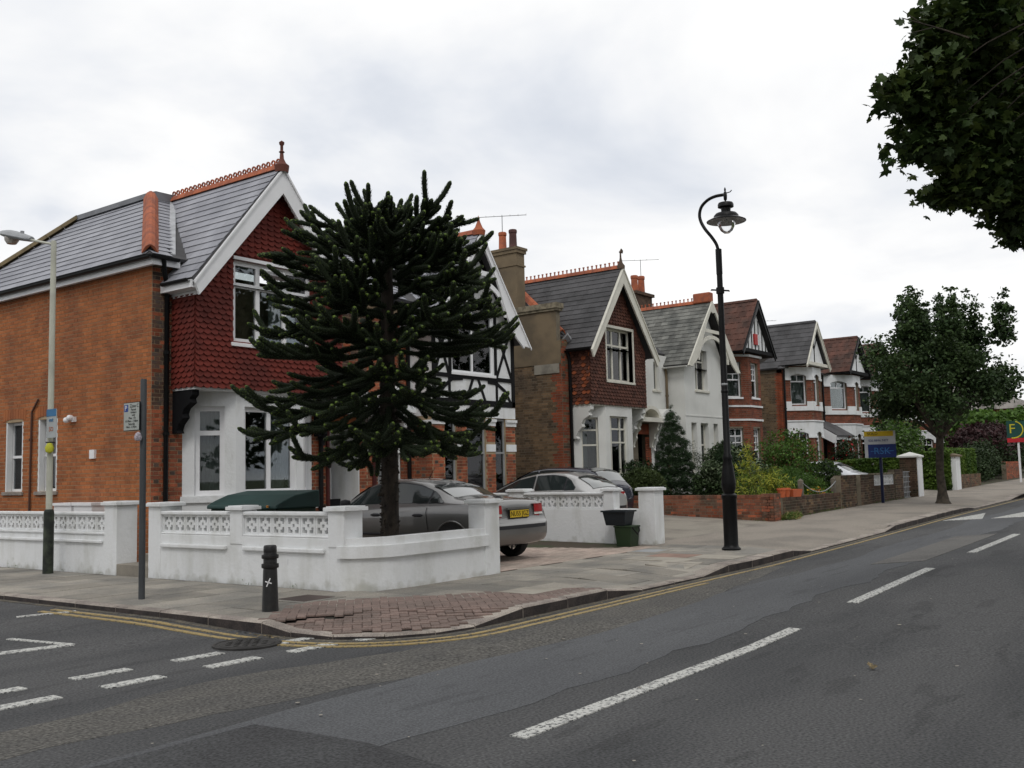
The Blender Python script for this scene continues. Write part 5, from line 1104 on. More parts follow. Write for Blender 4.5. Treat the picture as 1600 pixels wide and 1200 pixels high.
# wall left of the gate
g = thing('garden_wall', (ux, 4, .1), 'white garden wall with pierced blocks on the far left, beyond the gate opening', 'wall', 'white pierced-block garden walls')
mb = MB(); mb.box(ux, ux+wt, -.82, 13, .08, .80); bevel(mb.build('wall_base', M_white, g), .01)
mb = MB(); mb.box(ux-.045, ux-.001, -.74, 13, .62, .67); mb.box(ux-.025, ux-.001, -.8, 13, .76, .802); bevel(mb.build('moulding', M_white, g), .012)
screen(g, (ux+.03, 13, 0), (0, -1, 0), 46, .803, .27, .09, 13.78)
mb = MB(); mb.box(ux-.01, ux+.16, -.78, 13, 1.076, 1.13); bevel(mb.build('coping', M_white, g), .015)
pillar(g, ux-.02, ux+.36, -1.15, -.79, .08, 1.24); cap(g, ux-.02, ux+.36, -1.15, -.79, 1.24)
# gate step
st = thing('doorstep', (ux+.3, -1.6, .1), 'two worn stone steps in the gap between the white walls', 'steps')
mb = MB(); mb.box(ux-.02, ux+.5, -2.02, -1.16, .09, .3); bevel(mb.build('step', M_pathc, st), .01); mb = MB(); mb.box(ux+.5, ux+1.3, -2.1, -1.0, .1, .42); bevel(mb.build('step', M_pathc, st), .01)
# wall along the side street and round the corner
g = thing('garden_wall', (ux, -4.5, .1), 'long white garden wall with pierced blocks curving round the street corner in front of the grey saloon', 'wall', 'white pierced-block garden walls')
mb = MB(); mb.box(ux, ux+wt, -6.1, -2.3, .08, .80); bevel(mb.build('wall_base', M_white, g), .01)
pillar(g, ux-.01, ux+.38, -2.34, -2.02, .08, 1.22); cap(g, ux-.01, ux+.38, -2.34, -2.02, 1.22)
pillar(g, ux-.012, ux+.26, -4.32, -4.04, .68, 1.17); cap(g, ux-.01, ux+.26, -4.32, -4.04, 1.17)
pillar(g, ux-.012, ux+.34, -6.40, -6.1, .68, 1.16); cap(g, ux-.01, ux+.34, -6.42, -6.1, 1.16)
for a, b, n in ((-2.34, -4.04, 6), (-4.32, -6.1, 6)):
    screen(g, (ux+.04, a, 0), (0, -1, 0), n, .825, .27, .09, a-b)
    mb = MB(); mb.box(ux, ux+.16, b, a, .80, .826); mb.box(ux-.01, ux+.17, b, a, 1.097, 1.15); bevel(mb.build('coping', M_white, g), .014)
    mb = MB(); mb.box(ux-.05, ux-.001, b+.06, a-.04, .60, .66); bevel(mb.build('moulding', M_white, g), .014)
# curved part
R_ = .72; cc = (ux+R_+.04, -6.12); path = [(ux, -6.1)]+[(cc[0]-.04-R_*math.cos(a), cc[1]-.14-R_*math.sin(a)*.82) for a in np.linspace(.05, math.pi/2, 14)]+[(u, -6.85) for u in (0, .5, .9, 1.1)]
def wall_strip(mb, path, z0, ztops, th, off=0.0):
    pts = []
    for i, (a, b) in enumerate(path):
        a0, b0 = path[max(i-1, 0)]; a1, b1 = path[min(i+1, len(path)-1)]; t = Vector((a1-a0, b1-b0, 0)).normalized(); n = Vector((-t.y, t.x, 0)); pts.append((Vector((a, b, 0))-n*off, Vector((a, b, 0))-n*off+n*th))
    vs = []; fs = []
    for (p, q), z in zip(pts, ztops): vs += [(p.x, p.y, z0 if not callable(z0) else z0(z)), (q.x, q.y, z0 if not callable(z0) else z0(z)), (q.x, q.y, z), (p.x, p.y, z)]
    for i in range(len(pts)-1):
        for k in range(4): fs.append((i*4+k, (i+1)*4+k, (i+1)*4+(k+1) % 4, i*4+(k+1) % 4))
    fs.append((3,2,1,0)); e_ = (len(pts)-1)*4; fs.append((e_, e_+1, e_+2, e_+3)); sm = mb.smooth; mb.smooth = True; mb.add(vs, fs); mb.smooth = sm
zt_ = [.80+.01*i/len(path) for i in range(len(path))]
mb = MB(); wall_strip(mb, path, .06, zt_, .2); mb.build('wall_base', M_white, g)
mb = MB(); wall_strip(mb, path[1:], lambda z: z-.155, [z-.1 for z in zt_[1:]], .05, .05); mb.build('moulding', M_white, g)
pillar(g, 1.03, 1.38, -6.87, -6.55, .08, 1.17); cap(g, 1.03, 1.38, -6.87, -6.55, 1.17)
# wall between the two driveways
g = thing('garden_wall', (6.9, -3.5, .12), 'white garden wall with pierced blocks between the two driveways, bins against its end', 'wall', 'white pierced-block garden walls')
ux2 = 6.9
mb = MB(); mb.box(ux2, ux2+.2, -5.32, -.9, .08, .84); mb.box(ux2, ux2+.2, -6.13, -5.56, .08, .84); bevel(mb.build('wall_base', M_white, g), .01)
pillar(g, ux2-.01, ux2+.3, -3.3, -2.9, .1, 1.2); cap(g, ux2-.01, ux2+.3, -3.3, -2.9, 1.2)
pillar(g, ux2-.01, ux2+.24, -5.56, -5.32, .1, 1.2); cap(g, ux2-.01, ux2+.24, -5.56, -5.32, 1.2)
pillar(g, ux2-.01, ux2+.36, -6.5, -6.13, .1, 1.2); cap(g, ux2-.01, ux2+.36, -6.5, -6.13, 1.2)
screen(g, (ux2+.03, -3.3, 0), (0, -1, 0), 7, .845, .28, .12, 2.02); screen(g, (ux2+.03, -.9, 0), (0, -1, 0), 7, .845, .28, .12, 2.0)
mb = MB(); mb.box(ux2-.02, ux2+.18, -5.32, -3.3, 1.127, 1.18); mb.box(ux2-.02, ux2+.18, -2.9, -.9, 1.127, 1.18); bevel(mb.build('coping', M_white, g), .014)
# red brick wall across the far side of the second driveway (runs back from the pavement)
def brick_garden_wall(loc, label, segs, z1, m, m2=None, th=.22, coping=True, piers=()):
    g = thing('brick_wall', loc, label, 'wall'); items = []
    for (a, b, c, d, zt) in segs:
        du = Vector((c-a, d-b, 0)); L = du.length; n = Vector((du.y, -du.x, 0)).normalized(); z0 = gz((a+c)/2, -6.2)-.06; z0b = z0
        mb = MB(); mb.obox((a, b, z0), du, -n*th, UZ*(zt-z0)); mb.build('wall_core', M_mortarg, g)
        bricks((a, b, 0), du, n, L, z0, zt-(.07 if coping else 0), [], (lambda a_, z_, hd: m if random.random() < .75 or not m2 else m2), items)
        if coping:
            q = int(L/.11); 
            for i in range(q): items.append((Vector((a, b, zt-.075))+du.normalized()*(i*L/q+.004)+n*.012, du.normalized()*(L/q-.008), -n*(th+.024), UZ*.085, m))
    field(g, 'brick', 'brick', items, 300, 40); return g
g = brick_garden_wall((13.5, -4, .1), 'low red brick wall on the far side of the second driveway, ending at the pavement', [(13.5, -.5, 13.5, -5.95, .90), (13.46, -5.95, 13.46, -6.28, .93), (13.46, -6.28, 13.9, -6.28, .93)], .9, M_brickw, M_brickf)
g = brick_garden_wall((16.5, -6.1, .1), 'low dark brick wall under the flowering front garden with orange pots', [(14.5, -6.1, 19.0, -6.1, .80)], .8, M_brickd, M_brickb)
g = brick_garden_wall((21, -6.1, .1), 'pair of squat dark brick piers either side of the dark gate', [(19.0, -6.14, 20.4, -6.14, 1.3), (20.75, -6.16, 21.6, -6.16, 1.3)], 1.3, M_brickd, M_brickb)
g = brick_garden_wall((24, -6.1, .1), 'dark brick wall carrying white pierced blocks beside the sold board', [(21.9, -6.1, 24.6, -6.1, .92), (24.6, -6.12, 25.6, -6.12, 1.42), (21.6, -6.11, 22.3, -6.11, 1.28)], .9, M_brickd, M_brickb)
screen(g, (22.3, -6.07, 0), (1, 0, 0), 6, .93, .34, .09, 2.3); mb = MB(); mb.box(22.25, 24.65, -6.12, -5.95, 1.275, 1.33); mb.build('coping', MATS['mossy_coping'], g)
gt = thing('metal_gate', (20.57, -6, .3), 'narrow dark metal gate between the brick piers', 'gate')
mb = MB(); mb.box(20.42, 20.73, -6.05, -6.02, .4, .45); mb.box(20.42, 20.73, -6.05, -6.02, 1.15, 1.2); mb.build('rail', M_black, gt)
for i in range(4): mb = MB(); mb.cyl((20.45+i*.085, -6.035, .42), (20.45+i*.085, -6.035, 1.25), .012, n=6); mb.build('bar', M_black, gt)
gt = thing('trellis_gate', (26.2, -6, .3), 'grey lattice gate beside the tall capped brick pillar', 'gate')
for i in range(5): mb = MB(); mb.box(25.68+i*.2, 25.72+i*.2, -6.06, -6.03, .35, 1.35); mb.build('slat', M_gal, gt)
for i in range(6): mb = MB(); mb.box(25.65, 26.6, -6.085, -6.062, .42+i*.18, .45+i*.18); mb.build('slat', M_gal, gt)
def gate_pillar(u, label, m, z1=1.86, w=.45, white_front=False):
    g = thing('gate_pillar', (u, -6.1, rise(u)+.1), label, 'pillar'); z0 = rise(u)+.08; mb = MB(); mb.box(u-w/2, u+w/2, -6.3, -6.3+w, z0, z1); o = mb.build('pillar', m, g)
    if m is M_brickb: it_ = []; bricks((u-w/2, -6.3+w, 0), -UY, NL, w, z0, z1, [], lambda a, z, hd: M_brickd, it_); field(g, 'brick', 'brick', it_, 300, 60)
    if white_front: mb = MB(); mb.box(u-w/2-.01, u+w/2+.01, -6.33, -6.301, z0, z1); mb.build('painted_face', M_white, g)
    mb = MB(); mb.box(u-w/2-.07, u+w/2+.07, -6.38, -6.22+w, z1, z1+.06); mb.add([(u-w/2-.07, -6.38, z1+.06), (u+w/2+.07, -6.38, z1+.06), (u+w/2+.07, -6.22+w, z1+.06), (u-w/2-.07, -6.22+w, z1+.06), (u, -6.3+w/2, z1+.2)], [(0,1,4), (1,2,4), (2,3,4), (3,0,4)]); mb.build('pillar_cap', M_stucco if not white_front else M_dwhite, g)
    return g
gate_pillar(27.1, 'tall brown brick gate pillar with white painted front and pyramid cap', M_brickb, 1.84, .6, True)
gate_pillar(33.0, 'white gate pillar with pyramid cap at the end of the hedge', M_white, 1.86, .75)
g = thing('garden_wall', (32.5, -3, .4), 'plain white wall below the clipped hedge', 'wall')
mb = MB(); mb.box(32.6, 32.85, -5.8, -1.0, .3, 1.1); mb.build('wall', M_white, g)
g = brick_garden_wall((36, -6.1, .4), 'brown brick wall under the end of the clipped hedge', [(33.5, -6.1, 38.0, -6.1, 1.1)], 1.1, M_brickb, M_brickw)
g = brick_garden_wall((47, -5, .6), 'short red brick wall behind the green letting board', [(45.5, -5.8, 49.0, -5.8, 1.6)], 1.5, M_brickf, M_brickw)
# ============================================================ plants
def leafmat(name, col, col2, isl=.35, tr=.25, rough=.6, spec=.25): return mat(name, col, rough, col2=col2, scale=1.1, isl=isl, transl=tr, spec=spec, lo=.4, hi=.6)
L_maple = leafmat('maple_leaf', (.022, .044, .011), (.034, .058, .013), tr=.14)
L_maple2 = leafmat('maple_leaf_light', (.045, .075, .016), (.06, .085, .018), tr=.22)
L_street2 = leafmat('street_tree_leaf_light', (.05, .085, .028), (.06, .10, .03), tr=.2)
L_street = leafmat('street_tree_leaf', (.028, .052, .018), (.042, .072, .022), tr=.15)
L_hedge = leafmat('hedge_leaf', (.105, .17, .028), (.06, .115, .022), tr=.2)
L_dark = leafmat('dark_leaf', (.022, .040, .014), (.032, .055, .018), tr=.12)
L_conif = leafmat('conifer_leaf', (.032, .062, .024), (.022, .042, .016), tr=.08)
L_green = leafmat('bright_leaf', (.085, .16, .026), (.06, .12, .022), tr=.25)
L_yel = leafmat('golden_leaf', (.38, .38, .05), (.20, .25, .04), tr=.25)
L_var = leafmat('variegated_leaf', (.15, .19, .11), (.05, .085, .03), isl=.5, tr=.15)
L_purp = leafmat('purple_leaf', (.050, .020, .022), (.032, .018, .018), tr=.15)
L_dry = leafmat('dry_grass', (.30, .24, .10), (.14, .18, .05), tr=.2)
M_bark = mat('grey_brown_bark', (.075, .062, .048), .95, col2=(.04, .035, .028), scale=9, fine=.3, bump=1, bscale=30)
M_barkd = mat('dark_rough_bark', (.045, .036, .028), .95, col2=(.024, .02, .017), scale=14, fine=.35, bump=1, bscale=34, stretch=(1, 1, .4))
LEAF = {'diamond': (np.array([(0,0,0),(.34,.42,.07),(0,1,0),(-.34,.42,.07)]), [(0,1,2),(0,2,3)]),
        'oval': (np.array([(0,0,0),(.27,.25,.05),(.3,.6,.06),(0,1,0),(-.3,.6,.06),(-.27,.25,.05)]), [(0,1,2,3),(0,3,4,5)]),
        'needle': (np.array([(-.09,0,0),(.09,0,0),(.05,.6,.05),(0,1,.1),(-.05,.6,.05)]), [(0,1,2,3,4)]),
        'maple': (np.array([(0,0,0),(.24,-.06,.0),(.50,.16,-.04),(.34,.30,.02),(.52,.58,-.06),(.24,.56,.02),(.0,1.0,-.06),(-.24,.56,.02),(-.52,.58,-.06),(-.34,.30,.02),(-.50,.16,-.04),(-.24,-.06,.0),(0,.4,.05)]),
                  [(12,0,1,2,3),(12,3,4,5),(12,5,6,7),(12,7,8,9),(12,9,10,11,0)])}
def leaves(P, size, kind='diamond', up=.5, rs=None, outward=None, droop=0.0, sv=.35):
    rs = rs or rng; n = len(P); t, F = LEAF[kind]; k = len(t)
    nz = rs.normal(size=(n, 3)); nz[:, 2] += up*2.0
    if outward is not None: nz += outward*1.0
    nz /= np.linalg.norm(nz, axis=1)[:, None]
    d = rs.normal(size=(n, 3)); d[:, 2] -= droop; d -= nz*np.sum(d*nz, 1)[:, None]; d /= np.linalg.norm(d, axis=1)[:, None]; x = np.cross(d, nz)
    s = size*(1-sv+2*sv*rs.random(n))
    V = P[:, None, :]+s[:, None, None]*(t[None, :, 0:1]*x[:, None, :]+(t[None, :, 1:2]-.4)*d[:, None, :]+t[None, :, 2:3]*nz[:, None, :])
    return V.reshape(-1, 3), [tuple(i+j*k for i in f) for j in range(n) for f in F]
def mesh_obj(name, V, F, m, parent, kind=None, smooth=False):
    me = bpy.data.meshes.new(name); off = np.array(WL[parent.name]) if parent is not None else 0
    me.from_pydata((np.asarray(V)-off).tolist(), [], F); 
    for mm in (m if isinstance(m, (list, tuple)) else [m]): me.materials.append(mm)
    o = new_obj(name, me, parent)
    if kind: o['kind'] = kind
    return o
def lobes_pts(lobes, clumps, per, cr, rs, shell=.75, flat=1.0):
    """clumped points in ellipsoid lobes: lobe = (cx,cy,cz,rx,ry,rz)"""
    out = []; vol = np.array([l[3]*l[4]*l[5] for l in lobes])**(2/3); vol /= vol.sum()
    for l, w in zip(lobes, vol):
        c = np.array(l[:3]); r = np.array(l[3:6]); nc = max(3, int(clumps*w))
        d = rs.normal(size=(nc, 3)); d /= np.linalg.norm(d, axis=1)[:, None]; q = shell+(1-shell)*rs.random(nc)**.7; q[rs.random(nc) < .22] *= .6
        C = c+d*r*q[:, None]; s = cr*(.6+.8*rs.random(nc)); n_ = max(1, per)
        P = C[:, None, :]+np.clip(rs.normal(size=(nc, n_, 3)), -1.7, 1.7)*s[:, None, None]*np.array([1, 1, .6*flat]); out.append(P.reshape(-1, 3))
    return np.concatenate(out)
def plant(name, cat, label, base, lobes, m, size, n_clump, per, cr, kind='diamond', seed=1, shell=.7, up=.5, stems=True, group=None, m2=None, p2=.1, droop=0, smat=None):
    rs = np.random.default_rng(seed); r = thing(name, base, label, cat, group); P = lobes_pts(lobes, n_clump, per, cr, rs, shell)
    P = P[P[:, 2] > base[2]+.02]; V, F = leaves(P, size, kind, up, rs, droop=droop); nf = len(LEAF[kind][1]); 
    o = mesh_obj('foliage', V, F, [m, m2] if m2 else m, r)
    if m2:
        sel = (rs.random(len(P)) < p2).astype(int); o.data.polygons.foreach_set('material_index', np.repeat(sel, nf).tolist())
    if stems:
        mb = MB()
        for l in lobes[:8]:
            c = Vector(l[:3]); b = Vector(base); mb.tube([b+Vector((random.uniform(-.06, .06), random.uniform(-.06, .06), 0)), b.lerp(c, .5)+Vector((random.uniform(-.1, .1), random.uniform(-.1, .1), .05)), c+Vector((0, 0, l[5]*.5))], [.035, .02, .008], 5)
        mb.build('stem', smat or M_bark, r)
    return r
# -------- monkey puzzle
tb = Vector((-.05, -5.98, .12)); R = thing('monkey_puzzle_tree', tb, 'dark monkey puzzle tree with spiky upturned branches growing behind the curved white wall', 'tree')
mb = MB(); mb.tube([tb-UZ*.1, tb+UZ*.15, tb+UZ*.6, tb+Vector((.01, 0, 1.6)), tb+Vector((-.01, .0, 2.6)), tb+Vector((0, 0, 4.2)), tb+Vector((0, 0, 5.3))], [.19, .145, .125, .12, .115, .09, .04], 18)
rs = np.random.default_rng(3)
for i in range(len(mb.v)): 
    x, y, z = mb.v[i]; k = 1+rs.normal()*.04; mb.v[i] = (tb.x+(x-tb.x)*k, tb.y+(y-tb.y)*k, z)
mb.build('trunk', M_barkd, R)
mb = MB()
for i in range(420):                         # old leaf scars and stubs up the trunk
    z = .1+2.6*random.random(); a = random.random()*6.283; rr = .125-.004*z; c = tb+Vector((math.cos(a)*rr, math.sin(a)*rr, z)); d = Vector((math.cos(a), math.sin(a), .1)); s = random.uniform(.012, .03)
    mb.obox(c-d*.02-UZ*s, d*(.02+random.uniform(.005, .03)), Vector((-d.y, d.x, 0))*s*1.6, UZ*s)
for (z, a) in ((1.75, -2.2), (2.05, 2.6), (1.9, .3), (2.3, -1.0), (1.25, 2.9)): 
    d = Vector((math.cos(a), math.sin(a), -.15)); mb.cyl(tb+UZ*z+d*.09, tb+UZ*z+d*.19, .03, .025, 7)
tag(mb.build('bark_scales', M_barkd, R), kind='stuff')
L_mp = leafmat('monkey_puzzle_scale', (.022, .038, .014), (.032, .050, .018), isl=.3, tr=.04, rough=.45, spec=.4)
L_mpt = leafmat('monkey_puzzle_tip', (.12, .18, .03), (.075, .12, .025), isl=.3, tr=.1, rough=.5)
M_mpcore = mat('monkey_puzzle_core', (.014, .022, .009), .9)
def rope(V, F, MI, pts, rad, tipcol=.10, spacing=.0062, core=None):
    """scale leaves spiralling round a path"""
    pts = [Vector(p) for p in pts]; seg = [(b-a).length for a, b in zip(pts, pts[1:])]; T = sum(seg); n = int(T/spacing); ph = random.random()*6
    tipcap(V, F, MI, pts[-1], pts[-1]-pts[-2], rad*.72); core.tube(pts+[pts[-1]+(pts[-1]-pts[-2]).normalized()*rad*.5], [rad*.8]*(len(pts)-1)+[rad*.74, rad*.3], 8)
    def at(s):
        for i, l in enumerate(seg):
            if s <= l or i == len(seg)-1:
                t = min(s/l, 1); a = pts[max(i-1, 0)]; b = pts[i]; c = pts[i+1]; d_ = pts[min(i+2, len(pts)-1)]
                return b.lerp(c, t), ((c-a).normalized().lerp((d_-b).normalized(), t)).normalized()
            s -= l
    for i in range(n):
        s = T*(i+.5)/n; p, d = at(s); a = d.orthogonal().normalized(); b = d.cross(a); th = ph+i*2.39996; e_ = a*math.cos(th)+b*math.sin(th); side = d.cross(e_)
        tip = (T-s) < tipcol; end = (T-s)/.09; rr = rad*(1 if end > 1 else .55+.45*end); L = rr*.72+.012; w = rr*.42
        q = p+e_*rr*.70; fwd = d*.75+e_*.6 if end > 1 else d*(.9)+e_*.5; t_ = q+fwd.normalized()*L; k = len(V)
        V.extend([tuple(q+side*w-d*.01), tuple(t_), tuple(q-side*w-d*.01), tuple(q+e_*rr*.26+d*L*.3)]); F.append((k, k+3, k+1)); F.append((k+3, k+2, k+1)); MI.extend([1 if tip else 0]*2)
def bez(p0, dirh, Rr, za, zt, curl, n=9):
    out = []; b = curl; a = (zt-za)-b
    for i in range(n+1):
        s = i/n; out.append(Vector((p0.x+dirh.x*Rr*s, p0.y+dirh.y*Rr*s, za+a*s+b*s*s)))
    return out
def tipcap(V, F, MI, p, d, rr):
    d = d.normalized(); a = d.orthogonal().normalized(); b = d.cross(a); k = len(V)
    for q, r_ in ((-.6, .86), (.1, .95), (.75, .62), (1.15, .0)):
        for i in range(7): an = i*.8976+q; V.append(tuple(p+d*q*rr+(a*math.cos(an)+b*math.sin(an))*rr*r_*(1 if i % 2 else .8)))
    for j in range(3):
        for i in range(7): F.append((k+j*7+i, k+j*7+(i+1) % 7, k+(j+1)*7+(i+1) % 7, k+(j+1)*7+i)); MI.append(1)
def lp(x, tab):
    for (a, p), (b, q) in zip(tab, tab[1:]):
        if x <= b: return p+(q-p)*max(0, (x-a))/(b-a)
    return tab[-1][1]
random.seed(21); nwh = 17
def tufts(V, F, MI, core, main, dirh, sd_, Rr, marks, rad=.044):
    for s in marks:
        for sg2 in (-1, 1):
            if random.random() < .28: continue
            i0 = min(int(s*9), 8); p = main[i0]; L = (.27+.38*(1-s)*Rr)*random.uniform(.6, 1.25); bd = (main[i0+1]-main[i0]).normalized(); sp = random.uniform(.5, 1.5); cu_ = random.uniform(-.05, .5)
            d1 = (bd*.8+sd_*sg2*sp+UZ*random.uniform(-.5, .25)).normalized(); pts = []
            for q in range(7): x = q/6; pts.append(p+d1*L*x+bd*L*.3*x*x-sd_*sg2*L*.18*x*x+UZ*L*cu_*x**2.4)
            rope(V, F, MI, pts, rad, core=core)
def finish_branch(V, F, MI, core):
    nv = len(V); V.extend(core.v); F.extend([tuple(i+nv for i in f) for f in core.f]); MI.extend([2]*len(core.f))
    o = mesh_obj('branch', V, F, [L_mp, L_mpt, M_mpcore], R); o.data.polygons.foreach_set('material_index', MI)
for wq in range(nwh):
    t = wq/(nwh-1); zc_ = 2.62+2.40*t; nb = 6 if wq % 2 else 5
    for k in range(nb):
        an = 2*math.pi*(k+random.uniform(-.25, .25))/nb+wq*.61; dirh = Vector((math.cos(an), math.sin(an), 0)); za = tb.z+zc_-.1+random.uniform(-.08, .08)
        Rr = lp(t, [(0, 1.5), (.12, 1.95), (.3, 2.08), (.5, 1.98), (.7, 1.78), (.85, 1.55), (1, 1.2)])*random.uniform(.78, 1.08)
        rightness = dirh.x*.598-dirh.y*.801
        if rightness > .15 and .05 < t < .6 and random.random() < .36: continue
        zt = za+lp(t, [(0, -.78), (.15, -.55), (.35, -.2), (.6, .08), (.85, .26), (1, .32)])+random.uniform(-.12, .12)
        V = []; F = []; MI = []; core = MB(); curl = lp(t, [(0, .9), (.4, .55), (.7, .35), (1, .2)])*random.uniform(.2, 1.5); main = bez(tb+UZ*0, dirh, Rr, za, zt, curl)
        j = random.uniform(-.22, .22); sd_ = Vector((-dirh.y, dirh.x, 0)); wv_ = random.uniform(-.09, .09)
        main = [p+sd_*(j*(i/9)**2*Rr+wv_*math.sin(i*1.3)*Rr*.5)+UZ*.02*math.sin(i*1.7+k) for i, p in enumerate(main)]
        if random.random() < .75: main[-1] = main[-2]+(main[-1]-main[-2])*.6+UZ*.07
        rope(V, F, MI, main[1:], .045, core=core)
        tufts(V, F, MI, core, main, dirh, sd_, Rr, (.42, .55, .66, .75, .84, .93)[random.choice((0, 0, 1)):])
        finish_branch(V, F, MI, core)
for k in range(20):                           # shorter shoots filling the heart of the crown
    an = k*2.4; dirh = Vector((math.cos(an), math.sin(an), 0)); sd_ = Vector((-dirh.y, dirh.x, 0)); V = []; F = []; MI = []; core = MB(); Rr = random.uniform(.55, 1.2); z0_ = 2.75+2.3*(k/19)
    main = bez(tb+UZ*0, dirh, Rr, tb.z+z0_, tb.z+z0_+random.uniform(-.1, .35), .2); rope(V, F, MI, main, .042, core=core); tufts(V, F, MI, core, main, dirh, sd_, .6, (.5, .7, .85), .042); finish_branch(V, F, MI, core)
for k in range(6):                            # slender shaded boughs hanging beneath the crown
    an = k*.72+.2; dirh = Vector((math.cos(an), math.sin(an), 0)); sd_ = Vector((-dirh.y, dirh.x, 0)); V = []; F = []; MI = []; core = MB(); Rr = random.uniform(.7, 1.35)
    main = [tb+dirh*Rr*(i/9)+UZ*(2.5-.75*math.sin(i/9*1.75)*random.uniform(.85, 1.1)+.12*(i/9)**3) for i in range(10)]; rope(V, F, MI, main[1:], .042, core=core); tufts(V, F, MI, core, main, dirh, sd_, .7, (.6, .8), .04); finish_branch(V, F, MI, core)
for k in range(9):
    an = k*.74+.3; dirh = Vector((math.cos(an), math.sin(an), 0)); V = []; F = []; MI = []; core = MB(); e_ = .16+.22*(k % 3 > 0); sd_ = Vector((-dirh.y, dirh.x, 0))
    main = [tb+UZ*(4.92+.58*x-(.10*(e_ > .3)))+dirh*e_*1.9*x**.8 for x in np.linspace(0, 1, 10)]; rope(V, F, MI, main, .046, core=core); tufts(V, F, MI, core, main, dirh, sd_, .3, (.3, .45, .6, .75), .044); finish_branch(V, F, MI, core)
# -------- big maple overhanging from the right, standing on the near pavement
mt = Vector((1.2, -17.6, .1)); R = thing('maple_tree', mt, 'large dark maple whose leafy boughs hang into the top right corner', 'tree')
mb = MB(); mb.tube([mt-UZ*.2, mt+UZ*.3, mt+UZ*2.2, mt+Vector((-.1, .1, 4.0))], [.5, .36, .3, .26], 14); mb.tube([mt+Vector((-.1, .1, 3.9)), mt+Vector((-.2, .4, 5.2)), mt+Vector((-.3, .9, 6.6))], [.26, .2, .12], 12)
lob = [(-1.13, -14.12, 5.61, 0.36, 0.36, 0.34), (-1.59, -13.93, 5.09, 0.24, 0.24, 0.22), (-1.91, -13.79, 4.75, 0.16, 0.16, 0.16), (-1.46, -13.87, 4.68, 0.22, 0.22, 0.20), (-1.69, -13.84, 4.35, 0.17, 0.17, 0.16), (-0.65, -14.05, 5.30, 0.36, 0.36, 0.35), (-0.83, -14.05, 4.75, 0.31, 0.31, 0.29), (-1.10, -13.97, 4.37, 0.19, 0.19, 0.18), (-0.56, -14.20, 4.39, 0.30, 0.30, 0.29), (-1.04, -13.85, 4.09, 0.16, 0.16, 0.15), (-0.64, -14.06, 4.13, 0.22, 0.22, 0.21), (-0.26, -14.23, 4.14, 0.26, 0.26, 0.24), (-0.03, -14.33, 3.89, 0.21, 0.21, 0.20), (0.08, -14.31, 5.01, 0.44, 0.44, 0.42), (0.53, -14.37, 5.80, 0.53, 0.53, 0.50), (0.48, -14.57, 4.27, 0.45, 0.45, 0.42), (0.07, -14.29, 6.06, 0.45, 0.45, 0.42), (-1.46, -14.00, 5.47, 0.20, 0.20, 0.19)]
lobB = [(1.4, -16, 6.6, 2.0, 1.8, 1.8), (2.6, -17.5, 6.4, 2.4, 2.4, 2.2), (1.0, -18.5, 6.6, 2.6, 2.2, 2.2), (-.9, -17.3, 6.9, 1.9, 1.7, 1.6), (1.2, -17.5, 8.4, 2.6, 2.6, 1.8)]
for l in lob+lobB:
    c = Vector(l[:3]); s = mt+Vector((-.25, .7, 6.3)); mb.tube([s, s.lerp(c, .4)+UZ*.35, s.lerp(c, .8)+UZ*.15, c.lerp(s, .08)], [.04, .014, .006, .002], 6)
mb.build('trunk', M_barkd, R)
rs = np.random.default_rng(8); P = np.concatenate([lobes_pts([(l[0]+.10*.598, l[1]-.10*.8, l[2], l[3]*.82, l[4]*.82, l[5]*.82) for l in lob], 1000, 28, .10, rs, .45), lobes_pts(lobB, 900, 20, .2, rs, .6)])
V, F = leaves(P, .086, 'maple', .7, rs, droop=.6, sv=.35); o = mesh_obj('crown', V, F, [L_maple, L_maple2], R); sel = (rs.random(len(P)) < .3).astype(int); o.data.polygons.foreach_set('material_index', np.repeat(sel, 5).tolist())
mb = MB(); b0 = Vector((-2.05, -13.9, 5.35)); mb.tube([(-1.5, -14.3, 5.25), (-1.8, -14.1, 5.3), b0], [.012, .008, .004], 5); mb.tube([(-1.8, -14.1, 5.3), (-1.95, -13.95, 5.24)], [.006, .003], 5); mb.tube([(-1.9, -14.02, 5.32), (-2.0, -13.9, 5.43)], [.005, .003], 5); mb.build('bare_twig', M_bark, R)
# -------- street tree beside the kerb
sb = Vector((22.0, -8.25, rise(22)+.12)); R = thing('street_tree', sb, 'round-crowned street tree with upright sprigs standing at the kerb', 'tree')
mb = MB(); top = sb+Vector((-.5, -.15, 2.1)); mb.tube([sb-UZ*.1, sb+UZ*.08, sb+UZ*.35, sb+Vector((-.15, 0, 1.0)), top], [.30, .19, .135, .115, .11], 14)
cc_ = Vector((21.65, -8.35, 5.0)); rs = np.random.default_rng(15); lob = []
cr_ = Vector((.598, -.801, 0))               # spread across the street view direction and also in depth
for k in range(30):
    a = rs.random()*6.283; q = math.sqrt(rs.random()); r_ = 1.9*q; z = rs.uniform(3.1, 5.15)+.45*(1-q); c = (cc_.x+math.cos(a)*r_, cc_.y+math.sin(a)*r_, z); lob.append((*c, .66, .66, .6))
for k in range(20):                           # upright sprigs on top
    a = 2.4*k+rs.normal()*.2; r_ = rs.uniform(.2, 2.35); x, y = cc_.x+math.cos(a)*r_, cc_.y+math.sin(a)*r_; zb = 5.45+.25*(1-r_/2.2); hh = rs.uniform(.6, 1.15)
    lob.append((x, y, zb, .33, .33, .5)); lob.append((x, y, zb+.5, .2, .2, .5)); lob.append((x+rs.normal()*.05, y, zb+.5+hh*.5, .11, .11, hh*.5))
for l in lob[:30]:
    c = Vector(l[:3]); mb.tube([top-UZ*.1, top.lerp(c, .5)+UZ*.15, c], [.075, .035, .012], 5)
mb.build('trunk', M_bark, R)
